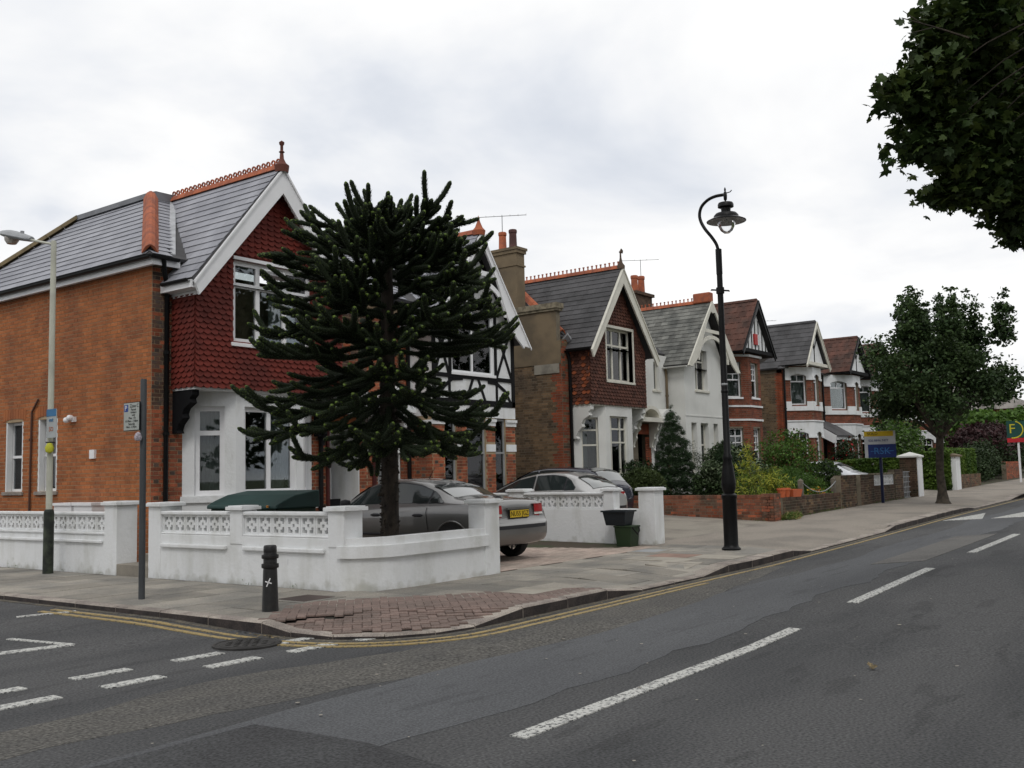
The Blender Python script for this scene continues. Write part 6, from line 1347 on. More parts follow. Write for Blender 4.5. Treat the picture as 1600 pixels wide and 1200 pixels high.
P = np.concatenate([lobes_pts(lob[:30], 1250, 24, .15, rs, .3), lobes_pts([l for l in lob[30:]], 800, 16, .08, rs, .2)]); V, F = leaves(P, .105, 'oval', .4, rs); o = mesh_obj('crown', V, F, [L_street, L_street2], R); sel = (rs.random(len(P)) < .2).astype(int); o.data.polygons.foreach_set('material_index', np.repeat(sel, 2).tolist())
# -------- garden plants
G_ = lambda u, v, dz=0: gz(u, v)+dz
def conifer(u, v, hgt, r, label, seed, m=L_conif, name='conifer'):
    z0 = G_(u, v); lb = []; n = 9
    for i in range(n): t = i/(n-1); rr = r*(1-t)**.75*(1 if t > .08 else .85)+.05; lb.append((u, v, z0+.1+hgt*t*.93, rr, rr, hgt/n*.8))
    plant(name, 'conifer', label, (u, v, z0), lb, m, .07, 1500, 34, .04, 'needle', seed, .88, -.1, stems=False); 
conifer(16.6, -1.9, 3.0, .78, 'tall dark pointed conifer in front of the white rendered house', 31)
conifer(16.9, -3.4, 1.95, .62, 'shorter dark pointed conifer standing above the low red brick wall', 32)
z0 = G_(13, -2.4)
plant('clipped_bush', 'bush', 'rounded clipped green bush beside the white end pillar', (14.3, -2.1, z0), [(14.3, -2.1, z0+.72, .58, .58, .5)], leafmat('clipped_leaf', (.055, .080, .022), (.04, .06, .018), tr=.15), .05, 700, 16, .05, 'oval', 33, .92, .3)
plant('shrub', 'shrub', 'dark loose shrub at the foot of the tall conifer, on its left', (15.6, -1.2, z0), [(15.6, -1.2, z0+.7, .7, .6, .7), (15.2, -1.4, z0+.4, .5, .5, .4), (16.2, -.9, z0+1.0, .5, .5, .55)], L_dark, .07, 300, 22, .09, 'oval', 34)
plant('shrub', 'shrub', 'wispy dark shrub between the two pointed conifers', (17.6, -2.2, z0), [(17.6, -2.2, z0+1.0, .6, .6, .8), (17.2, -2.0, z0+1.6, .35, .35, .5)], L_dark, .06, 260, 18, .09, 'needle', 35)
plant('variegated_shrub', 'shrub', 'large pale-leaved shrub behind the shorter conifer and the lamp post', (19.4, -2.6, z0), [(18.6, -3.0, z0+.8, .6, .6, .6), (19.4, -2.6, z0+1.1, .9, .8, .8), (20.2, -2.8, z0+.8, .8, .7, .7), (18.9, -2.4, z0+1.6, .45, .45, .4)], L_dark, .10, 420, 22, .12, 'oval', 36, m2=L_var, p2=.45)
plant('variegated_shrub', 'shrub', 'small pale-leaved shrub between the two pointed conifers, low down', (16.1, -3.3, z0), [(16.1, -3.3, z0+.7, .42, .42, .5), (16.0, -3.4, z0+1.1, .3, .3, .3)], L_dark, .08, 160, 18, .09, 'oval', 37, m2=L_var, p2=.6)
plant('shrub', 'shrub', 'dark low shrub spilling over the low red brick wall behind the lamp post', (15.6, -4.6, z0-.1), [(15.6, -4.6, z0+.35, .8, .5, .45), (16.8, -4.9, z0+.35, .8, .5, .4), (17.8, -4.6, z0+.45, .7, .5, .5)], L_dark, .06, 420, 20, .09, 'oval', 38, m2=L_green, p2=.06)
plant('rose_bush', 'shrub', 'tall rambling bush with reddish new shoots left of the white parked car', (22.4, -3.2, z0), [(21.7, -3.4, z0+1.3, .8, .7, .7), (22.6, -3.1, z0+1.8, .9, .8, .6), (23.4, -3.2, z0+1.4, .8, .7, .7), (22.4, -3.4, z0+.7, 1.3, .8, .6)], L_green, .085, 520, 16, .15, 'oval', 39, m2=leafmat('red_shoot', (.16, .06, .03), (.09, .06, .03)), p2=.12)
plant('golden_shrub', 'shrub', 'golden yellow spiky shrub at the near end of the flower bed', (14.5, -5.4, z0-.1), [(14.2, -5.3, z0+.45, .5, .4, .5), (14.5, -5.2, z0+1.0, .3, .3, .4), (14.7, -5.1, z0+1.5, .14, .14, .4), (14.2, -5.6, z0+.15, .3, .3, .3)], L_yel, .12, 190, 14, .09, 'needle', 40, m2=L_green, p2=.3)
plant('golden_shrub', 'shrub', 'broad golden green shrub directly above the orange pots', (15.5, -5.5, z0-.1), [(15.3, -5.5, z0+.5, .55, .35, .45), (16.0, -5.4, z0+.55, .55, .4, .4), (15.6, -5.4, z0+.85, .4, .3, .3)], L_yel, .13, 200, 14, .09, 'needle', 41, m2=L_green, p2=.35)
plant('fern', 'fern', 'feathery bright green mound of fern behind the golden shrubs', (18.6, -4.9, z0-.1), [(18.4, -4.8, z0+.6, .9, .6, .55), (19.3, -5.0, z0+.4, .8, .5, .45), (17.6, -4.9, z0+.45, .7, .5, .4)], L_green, .10, 620, 22, .09, 'needle', 42, up=.3)
plant('shrub', 'shrub', 'square clipped dark shrub in front of the white car', (23.0, -4.4, z0), [(22.8, -4.4, z0+.75, .62, .4, .62), (23.2, -4.4, z0+.5, .6, .4, .5)], L_hedge, .06, 420, 18, .06, 'oval', 43, .85, m2=L_dark, p2=.6)
plant('flower_patch', 'flowers', 'red and yellow flowers at the far end of the flower bed', (18.2, -5.75, z0), [(18.0, -5.75, z0+.3, .7, .2, .25), (18.7, -5.8, z0+.25, .5, .2, .22)], L_green, .07, 130, 14, .06, 'oval', 44, m2=mat('red_petal', (.55, .05, .03), .6, col2=(.6, .35, .03), scale=6, lo=.48, hi=.52), p2=.33)
plant('rose_bush', 'shrub', 'climbing bush dotted with red roses beside the far terrace porch', (34.6, -1.4, .6), [(34.0, -1.4, 1.8, .7, .5, .9), (34.9, -1.2, 2.2, .6, .5, .7)], L_dark, .1, 220, 16, .13, 'oval', 45, m2=mat('rose_petal', (.40, .015, .02), .6, var=.2), p2=.10)
plant('grass_tuft', 'grass', 'dry straw-coloured grass tuft at the foot of the low dark brick wall', (14.25, -6.35, .24), [(14.2, -6.35, .3, .35, .15, .1), (14.5, -6.4, .3, .3, .12, .12)], L_dry, .14, 60, 14, .05, 'needle', 46, stems=False, up=-.2, m2=L_green, p2=.45)
# clipped hedge running back from the white pillar
r = thing('hedge', (32.9, -3, .4), 'long clipped green hedge behind the white wall, bright on top', 'hedge'); rs = np.random.default_rng(50)
n = 16000; f = rs.random(n); P = np.zeros((n, 3)); k1 = f < .5; k2 = (f >= .5) & (f < .85); k3 = f >= .85
L0, L1 = -6.1, -1.2
P[:, 1] = rs.uniform(L0, L1, n); P[k1, 0] = 32.45+np.abs(rs.normal(0, .07, k1.sum())); P[k1, 2] = rs.uniform(.5, 2.08, k1.sum())
P[k2, 0] = rs.uniform(32.45, 33.5, k2.sum()); P[k2, 2] = 2.08+rs.normal(0, .035, k2.sum()); P[k3, 1] = L0+np.abs(rs.normal(0, .07, k3.sum())); P[k3, 0] = rs.uniform(32.45, 33.5, k3.sum()); P[k3, 2] = rs.uniform(.6, 2.08, k3.sum())
P[:, 2] -= np.maximum(P[:, 1]+6.1, 0)*.075*(P[:, 2]/2.08); V, F = leaves(P, .11, 'oval', .6, rs); mesh_obj('foliage', V, F, L_hedge, r); mb = MB(); mb.box(32.6, 33.4, L0+.15, L1, .45, 1.6); mb.build('inner_twigs', mat('hedge_core', (.02, .03, .012), .95), r)
r = thing('hedge', (36, -5.6, .5), 'end of the clipped hedge on the brown brick wall beyond the white pillar', 'hedge'); n = 9000; P = np.stack([rs.uniform(33.5, 37.8, n), -6.0+np.abs(rs.normal(0, .12, n))+(rs.random(n) < .3)*rs.uniform(0, .8, n), rs.uniform(1.0, 2.2, n)], 1); P[P[:, 1] > -5.7, 2] = 2.2; V, F = leaves(P, .12, 'oval', .5, rs); mesh_obj('foliage', V, F, L_hedge, r)
mb = MB(); mb.box(33.6, 37.7, -5.85, -5.1, 1.0, 2.1); mb.build('inner_twigs', MATS['hedge_core'], r)
# background shrubs and trees
plant('shrub', 'shrub', 'pale flowering shrub behind the sold board', (38.0, -2.6, .6), [(37.0, -2.8, 2.6, 1.2, .9, .9), (38.6, -2.4, 3.0, 1.4, 1, .9), (36.2, -2.6, 1.9, 1.1, .8, .8), (39.6, -2.4, 2.4, 1.2, .9, 1.0)], L_green, .14, 560, 18, .2, 'oval', 51, m2=L_var, p2=.3)
plant('purple_shrub', 'shrub', 'broad purple-leaved shrub behind the hedge, right of the street tree trunk', (52, -3.5, .8), [(50, -3.6, 2.3, 2.4, 1.5, 1.2), (54, -3.2, 2.7, 2.8, 1.6, 1.2), (58, -3.0, 2.4, 2.6, 1.6, 1.2)], L_purp, .2, 700, 18, .3, 'oval', 52)
plant('shrub', 'shrub', 'dense dark evergreen shrub beyond the end of the hedge', (46, -4.4, .8), [(44.5, -4.6, 1.5, 1.6, .9, .8), (47, -4.3, 1.7, 1.8, 1.0, .9), (50, -4.2, 2.0, 2.2, 1.1, 1.1), (56, -3.8, 2.0, 3, 1.2, 1.2)], L_dark, .13, 900, 20, .2, 'oval', 53)
plant('shrub', 'shrub', 'low rounded bush with white blossom by the far driveway', (42, -5.0, .7), [(41.5, -5.0, 1.2, 1.2, .8, .6), (43, -4.8, 1.0, 1.0, .8, .45)], L_dark, .11, 300, 18, .12, 'oval', 54, m2=L_var, p2=.08)
def big_tree(u, v, hgt, r, label, seed, m=L_dark, tr=.3, n=900, size=.3, z0=None):
    z0 = rise(u)+.1; rs = np.random.default_rng(seed); R = thing('background_tree', (u, v, z0), label, 'tree'); lob = []
    for k in range(22):
        a = rs.random()*6.283; q = math.sqrt(rs.random())*r*.8; lob.append((u+math.cos(a)*q, v+math.sin(a)*q, z0+hgt*rs.uniform(.38, .88), r*.34, r*.34, hgt*.13))
    mb = MB(); mb.tube([(u, v, z0-.1), (u, v, z0+hgt*.3), (u+.1, v, z0+hgt*.5)], [tr*1.3, tr, tr*.7], 10)
    for l in lob[:14]: mb.tube([(u, v, z0+hgt*.35), (*((np.array([u, v, z0+hgt*.4])+np.array(l[:3]))/2+np.array([0, 0, .3])),), l[:3]], [tr*.4, tr*.2, .03], 5)
    mb.build('trunk', M_bark, R); P = lobes_pts(lob, n, 24, size*1.4, rs, .45); V, F = leaves(P, size, 'oval', .4, rs); mesh_obj('crown', V, F, m, R)
big_tree(62, -12.3, 9.2, 3.6, 'dark spreading tree at the right edge, over the green letting board', 61, L_street)
big_tree(68, -1.0, 4.4, 3.6, 'bright green rounded tree below the distant hipped roof', 62, L_green)
big_tree(88, -6.5, 11, 5.5, 'dark tall tree beyond the distant house', 63, L_dark)
big_tree(74, 7, 6, 3.4, 'mid green tree left of the distant house, behind the street tree', 64, L_street)
big_tree(104, -12, 12, 6, 'farthest tree closing the view at the right edge', 65, L_dark, size=.4)
# weeds at the wall foot
rs = np.random.default_rng(70); pts = []
for (a, b, c, d, n) in ((13.35, -6.2, 13.4, -1, 60), (14.5, -6.18, 19, -6.18, 60), (22, -6.2, 25.5, -6.2, 40), (-1.38, -1.1, -1.38, 6, 5), (-1.38, -6, -1.38, -2.2, 3)):
    for i in range(n): t = rs.random(); pts.append((a+(c-a)*t+rs.normal()*.03, b+(d-b)*t+rs.normal()*.03, gz(a+(c-a)*t, -6.3)+.02))
P = np.repeat(np.array(pts), 6, 0)+rs.normal(size=(len(pts)*6, 3))*.025; V, F = leaves(P, .04, 'needle', 0, rs)
me = bpy.data.meshes.new('weeds'); me.from_pydata(V.tolist(), [], F); me.materials.append(L_green); o = bpy.data.objects.new('weeds', me); COL.objects.link(o); o['label'] = 'small weeds growing along the feet of the garden walls'; o['category'] = 'weeds'; o['kind'] = 'stuff'
# fallen leaves and litter in the gutter
P = []
for i in range(700):
    v = rs.uniform(-8, 6); P.append((KU-.03-abs(rs.normal())*.07, v, .008+rise(0)))
for i in range(220):
    u = rs.uniform(-2, 30); P.append((u, KV-.04-abs(rs.normal())*.09, rise(u)+.008))
V, F = leaves(np.array(P), .035, 'diamond', 3, rs); V[:, 2] = np.maximum(V[:, 2], .004)
me = bpy.data.meshes.new('leaf_litter'); me.from_pydata(V.tolist(), [], F); me.materials.append(mat('dead_leaf', (.22, .17, .09), .9, col2=(.10, .08, .05), scale=30, isl=.5)); o = bpy.data.objects.new('leaf_litter', me); COL.objects.link(o); o['label'] = 'crumbled dead leaves lying in the gutter along the kerb'; o['category'] = 'leaf litter'; o['kind'] = 'stuff'
M_dead = MATS['dead_leaf']
for (u, v, s, lb) in ((-6.35, -7.35, .11, 'curled brown leaf on the road near the white triangle marking'), (-2.5, -13.5, .06, 'curled pale leaf on the road right of the centre line')):
    V, F = leaves(np.array([(u, v, .03), (u+.02, v+.02, .035)]), s, 'maple', 1.0, rs); me = bpy.data.meshes.new('fallen_leaf'); me.from_pydata(V.tolist(), [], F); me.materials.append(M_dead); o = bpy.data.objects.new('fallen_leaf', me); COL.objects.link(o); o['label'] = lb; o['category'] = 'leaf'

# unseen trees across the road, added for dark reflections in windows and car glass
rs = np.random.default_rng(90)
for i, (u, v, hg, lb) in enumerate(((-16, -26, 9, 'unseen broad tree added for reflections, across the main road, leftmost behind the viewpoint'), (-6, -28, 10.5, 'unseen tall tree added for reflections, across the main road, straight behind the viewpoint'), (7, -27, 9.5, 'unseen tree added for reflections, across the main road facing the driveways'), (20, -28, 11, 'unseen tree added for reflections, across the main road facing the white rendered house'), (34, -27, 9.5, 'unseen tree added for reflections, across the main road facing the red brick terrace'), (-19, -10, 8, 'unseen tree added for side window reflections, beyond the side street'), (-21, 4, 9, 'unseen tree added for reflections, across the side street, farther from the junction'))):
    R = thing('reflection_tree', (u, v, 0), lb, 'tree', 'unseen trees added for reflections'); lob = [(u+rs.normal()*1.6, v+rs.normal()*1.6, hg*1.5*rs.uniform(.2, .9), 2.3, 2.3, 1.8) for k in range(22)]
    mb = MB(); mb.tube([(u, v, -.1), (u, v, hg*.3), (u, v, hg*.6)], [.3, .22, .12], 8); mb.build('trunk', M_bark, R); P = lobes_pts(lob, 420, 14, .45, rs, .4); V, F = leaves(P, .55, 'diamond', .4, rs); mesh_obj('crown', V, F, L_dark, R)
# ============================================================ vehicles
M_cargrey = mat('grey_metallic_paint', (.175, .17, .165), .32, var=.02, metal=.55, coat=1.0, spec=.5, scale=2)
M_carsilver = mat('silver_metallic_paint', (.42, .415, .41), .3, var=.02, metal=.5, coat=1.0, spec=.5)
M_cardark = mat('dark_blue_paint', (.018, .02, .035), .25, var=.02, coat=1.0)
M_carwhite = mat('white_car_paint', (.62, .64, .68), .3, var=.02, coat=1.0)
M_cglass = mat('dark_car_glass', (.020, .026, .026), .05, var=.02, spec=.55)
M_rglass = mat('rear_car_glass', (.05, .06, .06), .03, var=.02, spec=1.0, coat=1.0, metal=.25)
M_rub = mat('black_rubber', (.018, .018, .018), .8, var=.1); M_trim = mat('dark_plastic_trim', (.022, .022, .026), .5, var=.05)
M_redl = mat('red_lamp_lens', (.36, .010, .010), .3, var=.1, spec=.25); M_whl = mat('clear_lamp_lens', (.65, .62, .58), .15, var=.05, coat=.5)
M_plate = mat('yellow_number_plate', (.62, .42, .02), .4, var=.03); M_alloy = mat('alloy_wheel', (.35, .35, .36), .35, metal=.6, var=.05)
KEY = ('zb', 'hw', 'zs', 'hs', 'zr', 'hr')
SAL = [(0, .46, .60, .58, .58, .60, .50), (.03, .36, .74, .63, .72, .65, .66), (.09, .30, .82, .66, .80, .69, .72), (.115, .29, .83, .70, .76, .74, .68), (.15, .28, .85, .92, .72, .985, .62), (.20, .27, .86, .955, .755, 1.035, .66), (.35, .25, .875, .975, .79, 1.06, .67), (.7, .24, .88, .985, .80, 1.085, .66), (1.0, .24, .88, .99, .80, 1.12, .62), (1.35, .24, .88, .985, .80, 1.28, .59), (1.7, .24, .88, .975, .80, 1.385, .585), (2.1, .23, .88, .965, .80, 1.435, .60), (2.6, .23, .88, .955, .80, 1.435, .61), (3.0, .23, .88, .945, .80, 1.36, .60), (3.35, .23, .88, .93, .79, 1.19, .62), (3.62, .24, .88, .915, .78, 1.0, .66), (4.0, .25, .87, .86, .75, .92, .62), (4.35, .28, .84, .76, .70, .81, .56), (4.55, .34, .74, .62, .62, .66, .45), (4.63, .42, .6, .52, .5, .55, .4)]
HAT = [(0, .46, .62, .60, .60, .62, .50), (.04, .34, .78, .66, .75, .72, .66), (.10, .30, .83, .80, .77, .88, .66), (.18, .28, .86, .96, .78, 1.04, .62), (.45, .26, .87, 1.0, .79, 1.15, .58), (.9, .25, .88, 1.0, .80, 1.30, .56), (1.4, .24, .88, .99, .80, 1.40, .57), (1.9, .24, .88, .98, .80, 1.45, .59), (2.4, .24, .88, .97, .80, 1.45, .60), (2.8, .24, .88, .96, .80, 1.38, .61), (3.3, .24, .88, .94, .79, 1.2, .62), (3.8, .25, .87, .90, .77, .98, .64), (4.1, .28, .84, .80, .70, .84, .56), (4.3, .34, .74, .66, .62, .7, .45), (4.4, .42, .6, .54, .5, .57, .4)]
MPV = [(0, .46, .64, .62, .62, .64, .50), (.04, .34, .80, .70, .76, .76, .66), (.09, .30, .84, .95, .78, 1.0, .64), (.16, .28, .86, .99, .78, 1.12, .62), (.4, .26, .87, 1.0, .79, 1.40, .58), (.7, .25, .88, 1.0, .80, 1.49, .59), (1.2, .24, .88, .99, .80, 1.52, .60), (1.9, .24, .88, .98, .80, 1.53, .61), (2.4, .24, .88, .97, .80, 1.48, .61), (2.9, .24, .88, .95, .80, 1.28, .62), (3.4, .25, .87, .91, .77, 1.0, .64), (3.8, .28, .84, .80, .70, .84, .56), (4.0, .34, .74, .66, .62, .7, .45), (4.1, .42, .6, .54, .5, .57, .4)]
def car(name, uc, v0, z0, prof, paint, label, wins, rearw, screen_, direction='+v', plate=None, lamps=True, group=None, wheels=(.85, 3.55), scale=1.0):
    if direction == '+v': W_ = lambda x, y, z: (uc+y*scale, v0+x*scale, z0+z*scale)
    elif direction == '-v': W_ = lambda x, y, z: (uc-y*scale, v0-x*scale, z0+z*scale)
    else: W_ = lambda x, y, z: (uc+x*scale, v0-y*scale, z0+z*scale)          # +u
    r = thing(name, (uc, v0, z0), label, 'car', group); X = [p[0] for p in prof]
    def st(x):
        x = min(max(x, X[0]), X[-1])
        for a, b in zip(prof, prof[1:]):
            if x <= b[0]: t = (x-a[0])/(b[0]-a[0]); return [a[i]+(b[i]-a[i])*t for i in range(1, 7)]
    def ring(x):
        zb, hw, zs, hs, zr, hr = st(x); zm = zb+(zs-zb)*.5; e_ = (zr-.0)-(.07 if zr-zs > .15 else .022)
        h_ = [(0, zb), (hw*.8, zb), (hw*.97, zb+.05), (hw, zm), (hw*.985+hs*.015, zs-.12*(zs-zb)), (hs+.02, zs-.01), (hs, zs+.012), (hr, max(e_, zs+.014)), (hr-.07, max(zr-.03, zs+.018)), (hr*.55, zr-.008), (0, zr)]
        return h_
    xs = sorted(set([round(x, 3) for x in X]+[round(x, 3) for x in np.arange(.3, X[-1]-.2, .18)])); V = []; F = []; n = 20
    for x in xs:
        h_ = ring(x); full = h_+[(-y, z) for y, z in h_[-2:0:-1]]; V += [W_(x, y, z) for y, z in full]
    n = len(full)
    for i in range(len(xs)-1):
        for k in range(n): F.append((i*n+k, i*n+(k+1) % n, (i+1)*n+(k+1) % n, (i+1)*n+k))
    F.append(tuple(range(n))); F.append(tuple(range((len(xs)-1)*n, len(xs)*n))[::-1])
    mb = MB(); mb.smooth = True; mb.add(V, F); o = mb.build('body', paint, r)
    bm_ = __import__('bmesh').new(); bm_.from_mesh(o.data); __import__('bmesh').ops.recalc_face_normals(bm_, faces=bm_.faces); bm_.to_mesh(o.data); bm_.free()
    for p in o.data.polygons: p.use_smooth = True
    s_ = o.modifiers.new('s', 'SUBSURF'); s_.levels = 1; s_.render_levels = 1
    def surf(x, t, sgn, off):                # t: 0 belt .. 1 roof edge on the side
        h_ = ring(x); a, b = h_[6], h_[7]; y = a[0]+(b[0]-a[0])*t; z = a[1]+(b[1]-a[1])*t; ny, nz = (b[1]-a[1]), (a[0]-b[0]); l = math.hypot(ny, nz) or 1
        return W_(x, sgn*(y+ny/l*off), z+nz/l*off)
    for wi in wins:                           # each a list of (x, tlow, thigh)
        for sgn in (-1, 1):
            for (dx, off, m_, nm) in ((.025, .002, M_trim, 'window_rubber'), (0, .006, M_cglass, 'side_window')):
                mb = MB(); nn = len(wi)*4; P0 = []; 
                for i in range(nn+1):
                    q = i/nn*(len(wi)-1); k = min(int(q), len(wi)-2); t = q-k; x = wi[k][0]+(wi[k+1][0]-wi[k][0])*t; a = wi[k][1]+(wi[k+1][1]-wi[k][1])*t; b = wi[k][2]+(wi[k+1][2]-wi[k][2])*t
                    P0.append((x, a, b))
                if nm == 'window_rubber': P0 = [(P0[0][0]-.02, P0[0][1]-.02, P0[0][2]+.02)]+[(x, a-.05, b+.05) for x, a, b in P0]+[(P0[-1][0]+.02, P0[-1][1], P0[-1][2]+.02)]
                V = []; 
                for x, a, b in P0:
                    for j in range(4): V.append(surf(x, a+(b-a)*j/3, sgn, off))
                F = [((i*4+j), (i*4+j+1), ((i+1)*4+j+1), ((i+1)*4+j)) for i in range(len(P0)-1) for j in range(3)]
                if sgn < 0: F = [f[::-1] for f in F]
                if direction == '+u': pass
                mb.smooth = True; mb.add(V, F); mb.build(nm, m_, r)
    def top(xa, xb, m_, nm, mg=.05):
        V = []; nx, ny = 8, 8
        for i in range(nx+1):
            x = xa+(xb-xa)*i/nx; zb, hw, zs, hs, zr, hr = st(x); 
            for j in range(ny+1): y = (-1+2*j/ny)*(hr-.04); z = zr-.008-.03*(abs(y)/max(hr-.07, .1))**2+.012; V.append(W_(x, y, z))
        F = [(i*(ny+1)+j, i*(ny+1)+j+1, (i+1)*(ny+1)+j+1, (i+1)*(ny+1)+j) for i in range(nx) for j in range(ny)]
        mb = MB(); mb.smooth = True; mb.add(V, F); mb.build(nm, m_, r)
    top(*rearw, M_rglass, 'rear_window'); top(*screen_, M_cglass, 'windscreen')
    # wheels with arches
    for x in wheels:
        for sgn in (-1, 1):
            c = W_(x, 0, .31); ax = Vector(W_(x, 1, .31))-Vector(c); ax.normalize(); ax = ax*sgn; fw = (Vector(W_(x+1, 0, .31))-Vector(c)).normalized()
            def lt(prof, nm, m_, yo):
                mb = MB(); vs = []; fs = []; nn = 24
                for rr, h_ in prof:
                    for k in range(nn): a = 2*math.pi*k/nn; vs.append(Vector(c)+ax*(yo+h_)*scale+(fw*math.cos(a)+UZ*math.sin(a))*rr*scale)
                for i in range(len(prof)-1):
                    for k in range(nn): fs.append((i*nn+k, i*nn+(k+1) % nn, (i+1)*nn+(k+1) % nn, (i+1)*nn+k))
                mb.smooth = True; mb.add(vs, fs); return mb.build(nm, m_, r)
            w = lt([(.20, -.1), (.30, -.1), (.315, -.07), (.315, .06), (.30, .09), (.22, .10), (.21, .09)], 'wheel', M_rub, .80)
            mb = MB(); mb.smooth = False
            for k in range(10):
                a = 2*math.pi*k/10; d = fw*math.cos(a)+UZ*math.sin(a); s2 = fw*-math.sin(a)+UZ*math.cos(a); mb.obox(Vector(c)+ax*.85*scale+d*.05-s2*.018, d*.16*scale, s2*.036, ax*.025)
            mb.cyl(Vector(c)+ax*.84, Vector(c)+ax*.88, .055, n=10); mb.build('rim', M_alloy, w)
            arch = MB(); nn = 20; V = []; zz0 = .33
            for k in range(nn+1):
                a = math.pi*(k/nn)*1.08-.12; 
                for rr in (.0, .365): V.append(W_(x+math.cos(a)*rr, sgn*(.889), zz0+math.sin(a)*rr))
            arch.add(V, [(2*k, 2*k+1, 2*k+3, 2*k+2) if sgn > 0 else (2*k+2, 2*k+3, 2*k+1, 2*k) for k in range(nn)]); arch.build('wheel_arch', M_rub, r)
            lip = MB(); lip.tube([W_(x+math.cos(a)*.375, sgn*.885, zz0+math.sin(a)*.375) for a in np.linspace(-.1, math.pi+.1, 18)], .016*scale, 6); lip.build('arch_lip', paint, r)
    # trim strips, handles, seams
    for sgn in (-1, 1):
        mb = MB(); mb.tube([W_(x, sgn*.885, .47) for x in np.linspace(1.35, 3.1, 8)], [.02]*8, 6); mb.build('rubbing_strip', M_trim, r)
        for x in (1.62, 2.62):
            c = Vector(W_(x, sgn*.868, .80)); d = Vector(W_(x+1, sgn*.868, .80))-c; d.normalize(); mb = MB(); mb.tube([c-d*.12, c-d*.06, c+d*.06, c+d*.12], [.012, .03, .03, .012], 8); mb.build('door_handle', M_trim, r)
        for x in (1.42, 2.36, 3.4):
            P0 = []
            for t in np.linspace(0, 1, 9):
                zb, hw, zs, hs, zr, hr = st(x); z = .36+(zs-.05-.36)*t; zz_ = (z-zb)/(zs-zb); y = hw+.004 if zz_ < .85 else hs+.05
                P0.append(W_(x+(-.10*(1-t)**2 if x < 1.5 else 0), sgn*(y-.0), z))
            mb = MB(); mb.tube(P0, .004, 4); mb.build('door_seam', M_rub, r)
        c = W_(3.32, sgn*.93, 1.0); mb = MB(); mb.lathe(c, [(.0, -.07), (.08, -.05), (.1, 0), (.08, .06), (.0, .08)], 10); mb.build('door_mirror', M_trim, r)
    out = [(-.86, .42), (-.84, .20), (-.78, .08), (-.66, .012), (-.4, -.006), (0, -.01), (.4, -.006), (.66, .012), (.78, .08), (.84, .20), (.86, .42)]
    mb = MB(); 
    for (y0, x0), (y1, x1) in zip(out, out[1:]): mb.obox(W_(x0, y0, .555), Vector(W_(x1, y1, .555))-Vector(W_(x0, y0, .555)), Vector(W_(x0+.03, y0*.97, .555))-Vector(W_(x0, y0, .555)), UZ*.06)
    mb.build('bumper_strip', M_trim, r)
    if lamps:
        for sgn in (-1, 1):
            pth = [(.46, .118), (.60, .118), (.70, .125), (.79, .18), (.855, .34)] if prof is SAL else [(.56, .10), (.66, .09), (.76, .11), (.83, .2), (.865, .34)]
            for (za, zb_, m_, nm, pr) in ((.70, .77, M_redl, 'tail_lamp', 0), (.77, .81, M_whl, 'reversing_lamp', .003), (.81, .95, M_redl, 'tail_lamp', .002)):
                mb = MB()
                for (y0, x0), (y1, x1) in zip(pth, pth[1:]):
                    if nm == 'reversing_lamp' and y0 > .75: continue
                    mb.add([W_(x0-.012-pr, sgn*y0, za), W_(x1-.012-pr, sgn*(y1+.01+pr), za), W_(x1-.0-pr, sgn*(y1+.005), zb_), W_(x0+.0-pr, sgn*y0, zb_)], [(0,1,2,3) if sgn > 0 else (3,2,1,0)])
                    mb.add([W_(x0-.012-pr, sgn*y0, zb_), W_(x1-.012-pr, sgn*(y1+.01), zb_), W_(x1+.06, sgn*(y1-.03), zb_+.002), W_(x0+.06, sgn*(y0-.02), zb_+.002)], [(0,1,2,3)])
                mb.build(nm, m_, r)
    if plate:
        zc = .80; xo = .085 if prof is SAL else .075; p0 = Vector(W_(xo, -.265, zc-.06)); e1 = Vector(W_(xo, .265, zc-.06))-p0; dd = Vector(W_(xo+.02, 0, 0))-Vector(W_(xo, 0, 0))
        mb = MB(); mb.obox(p0-UZ*.012-e1*.02, e1*1.04, dd*1.2, UZ*.145); mb.build('plate_holder', M_trim, r)
        mb = MB(); mb.obox(p0-dd*.2, e1, dd, UZ*.12); pl = mb.build('number_plate', M_plate, r); rt = e1.normalized()
        text_mesh(pl, plate, W_(xo-.006, 0, zc), rt, UZ, .115, M_black, .001)
        mb = MB(); mb.obox(Vector(W_(xo+.0, -.33, zc+.075)), Vector(W_(xo, .33, 0))-Vector(W_(xo, -.33, 0)), dd*1.5, UZ*.035); mb.build('boot_handle', paint, r)
        mb = MB(); mb.obox(Vector(W_(xo+.02, -.40, .665)), Vector(W_(xo, .4, 0))-Vector(W_(xo, -.4, 0)), dd*1.2, UZ*.008); mb.build('boot_seam', M_rub, r)
    return r
W_SAL = [[(1.12, .06, .30), (1.3, .05, .70), (1.42, .05, .84)], [(1.46, .05, .86), (1.8, .05, .93), (2.28, .05, .94)], [(2.36, .05, .94), (2.8, .06, .93), (3.1, .08, .86), (3.38, .1, .45)]]
car('saloon_car', 3.12, -6.05, .125, SAL, M_cargrey, 'dark grey saloon car parked nose-in behind the curved white wall, its boot towards the street', W_SAL, (1.0, 1.52), (3.08, 3.58), '+v', 'NU55 JGZ')
mb = MB(); mb.tube([(3.12, -3.95, 1.555), (3.12, -4.05, 1.70)], [.008, .004], 5); o_ = [o for o in bpy.data.objects if o.name == 'saloon_car'][0]; mb.build('aerial', M_rub, o_)
W_HAT = [[(.58, .08, .30), (.74, .06, .74), (.84, .06, .86)], [(.88, .06, .88), (1.2, .06, .94), (1.7, .06, .94)], [(1.78, .06, .94), (2.3, .06, .92), (2.7, .08, .8), (3.0, .1, .5)]]
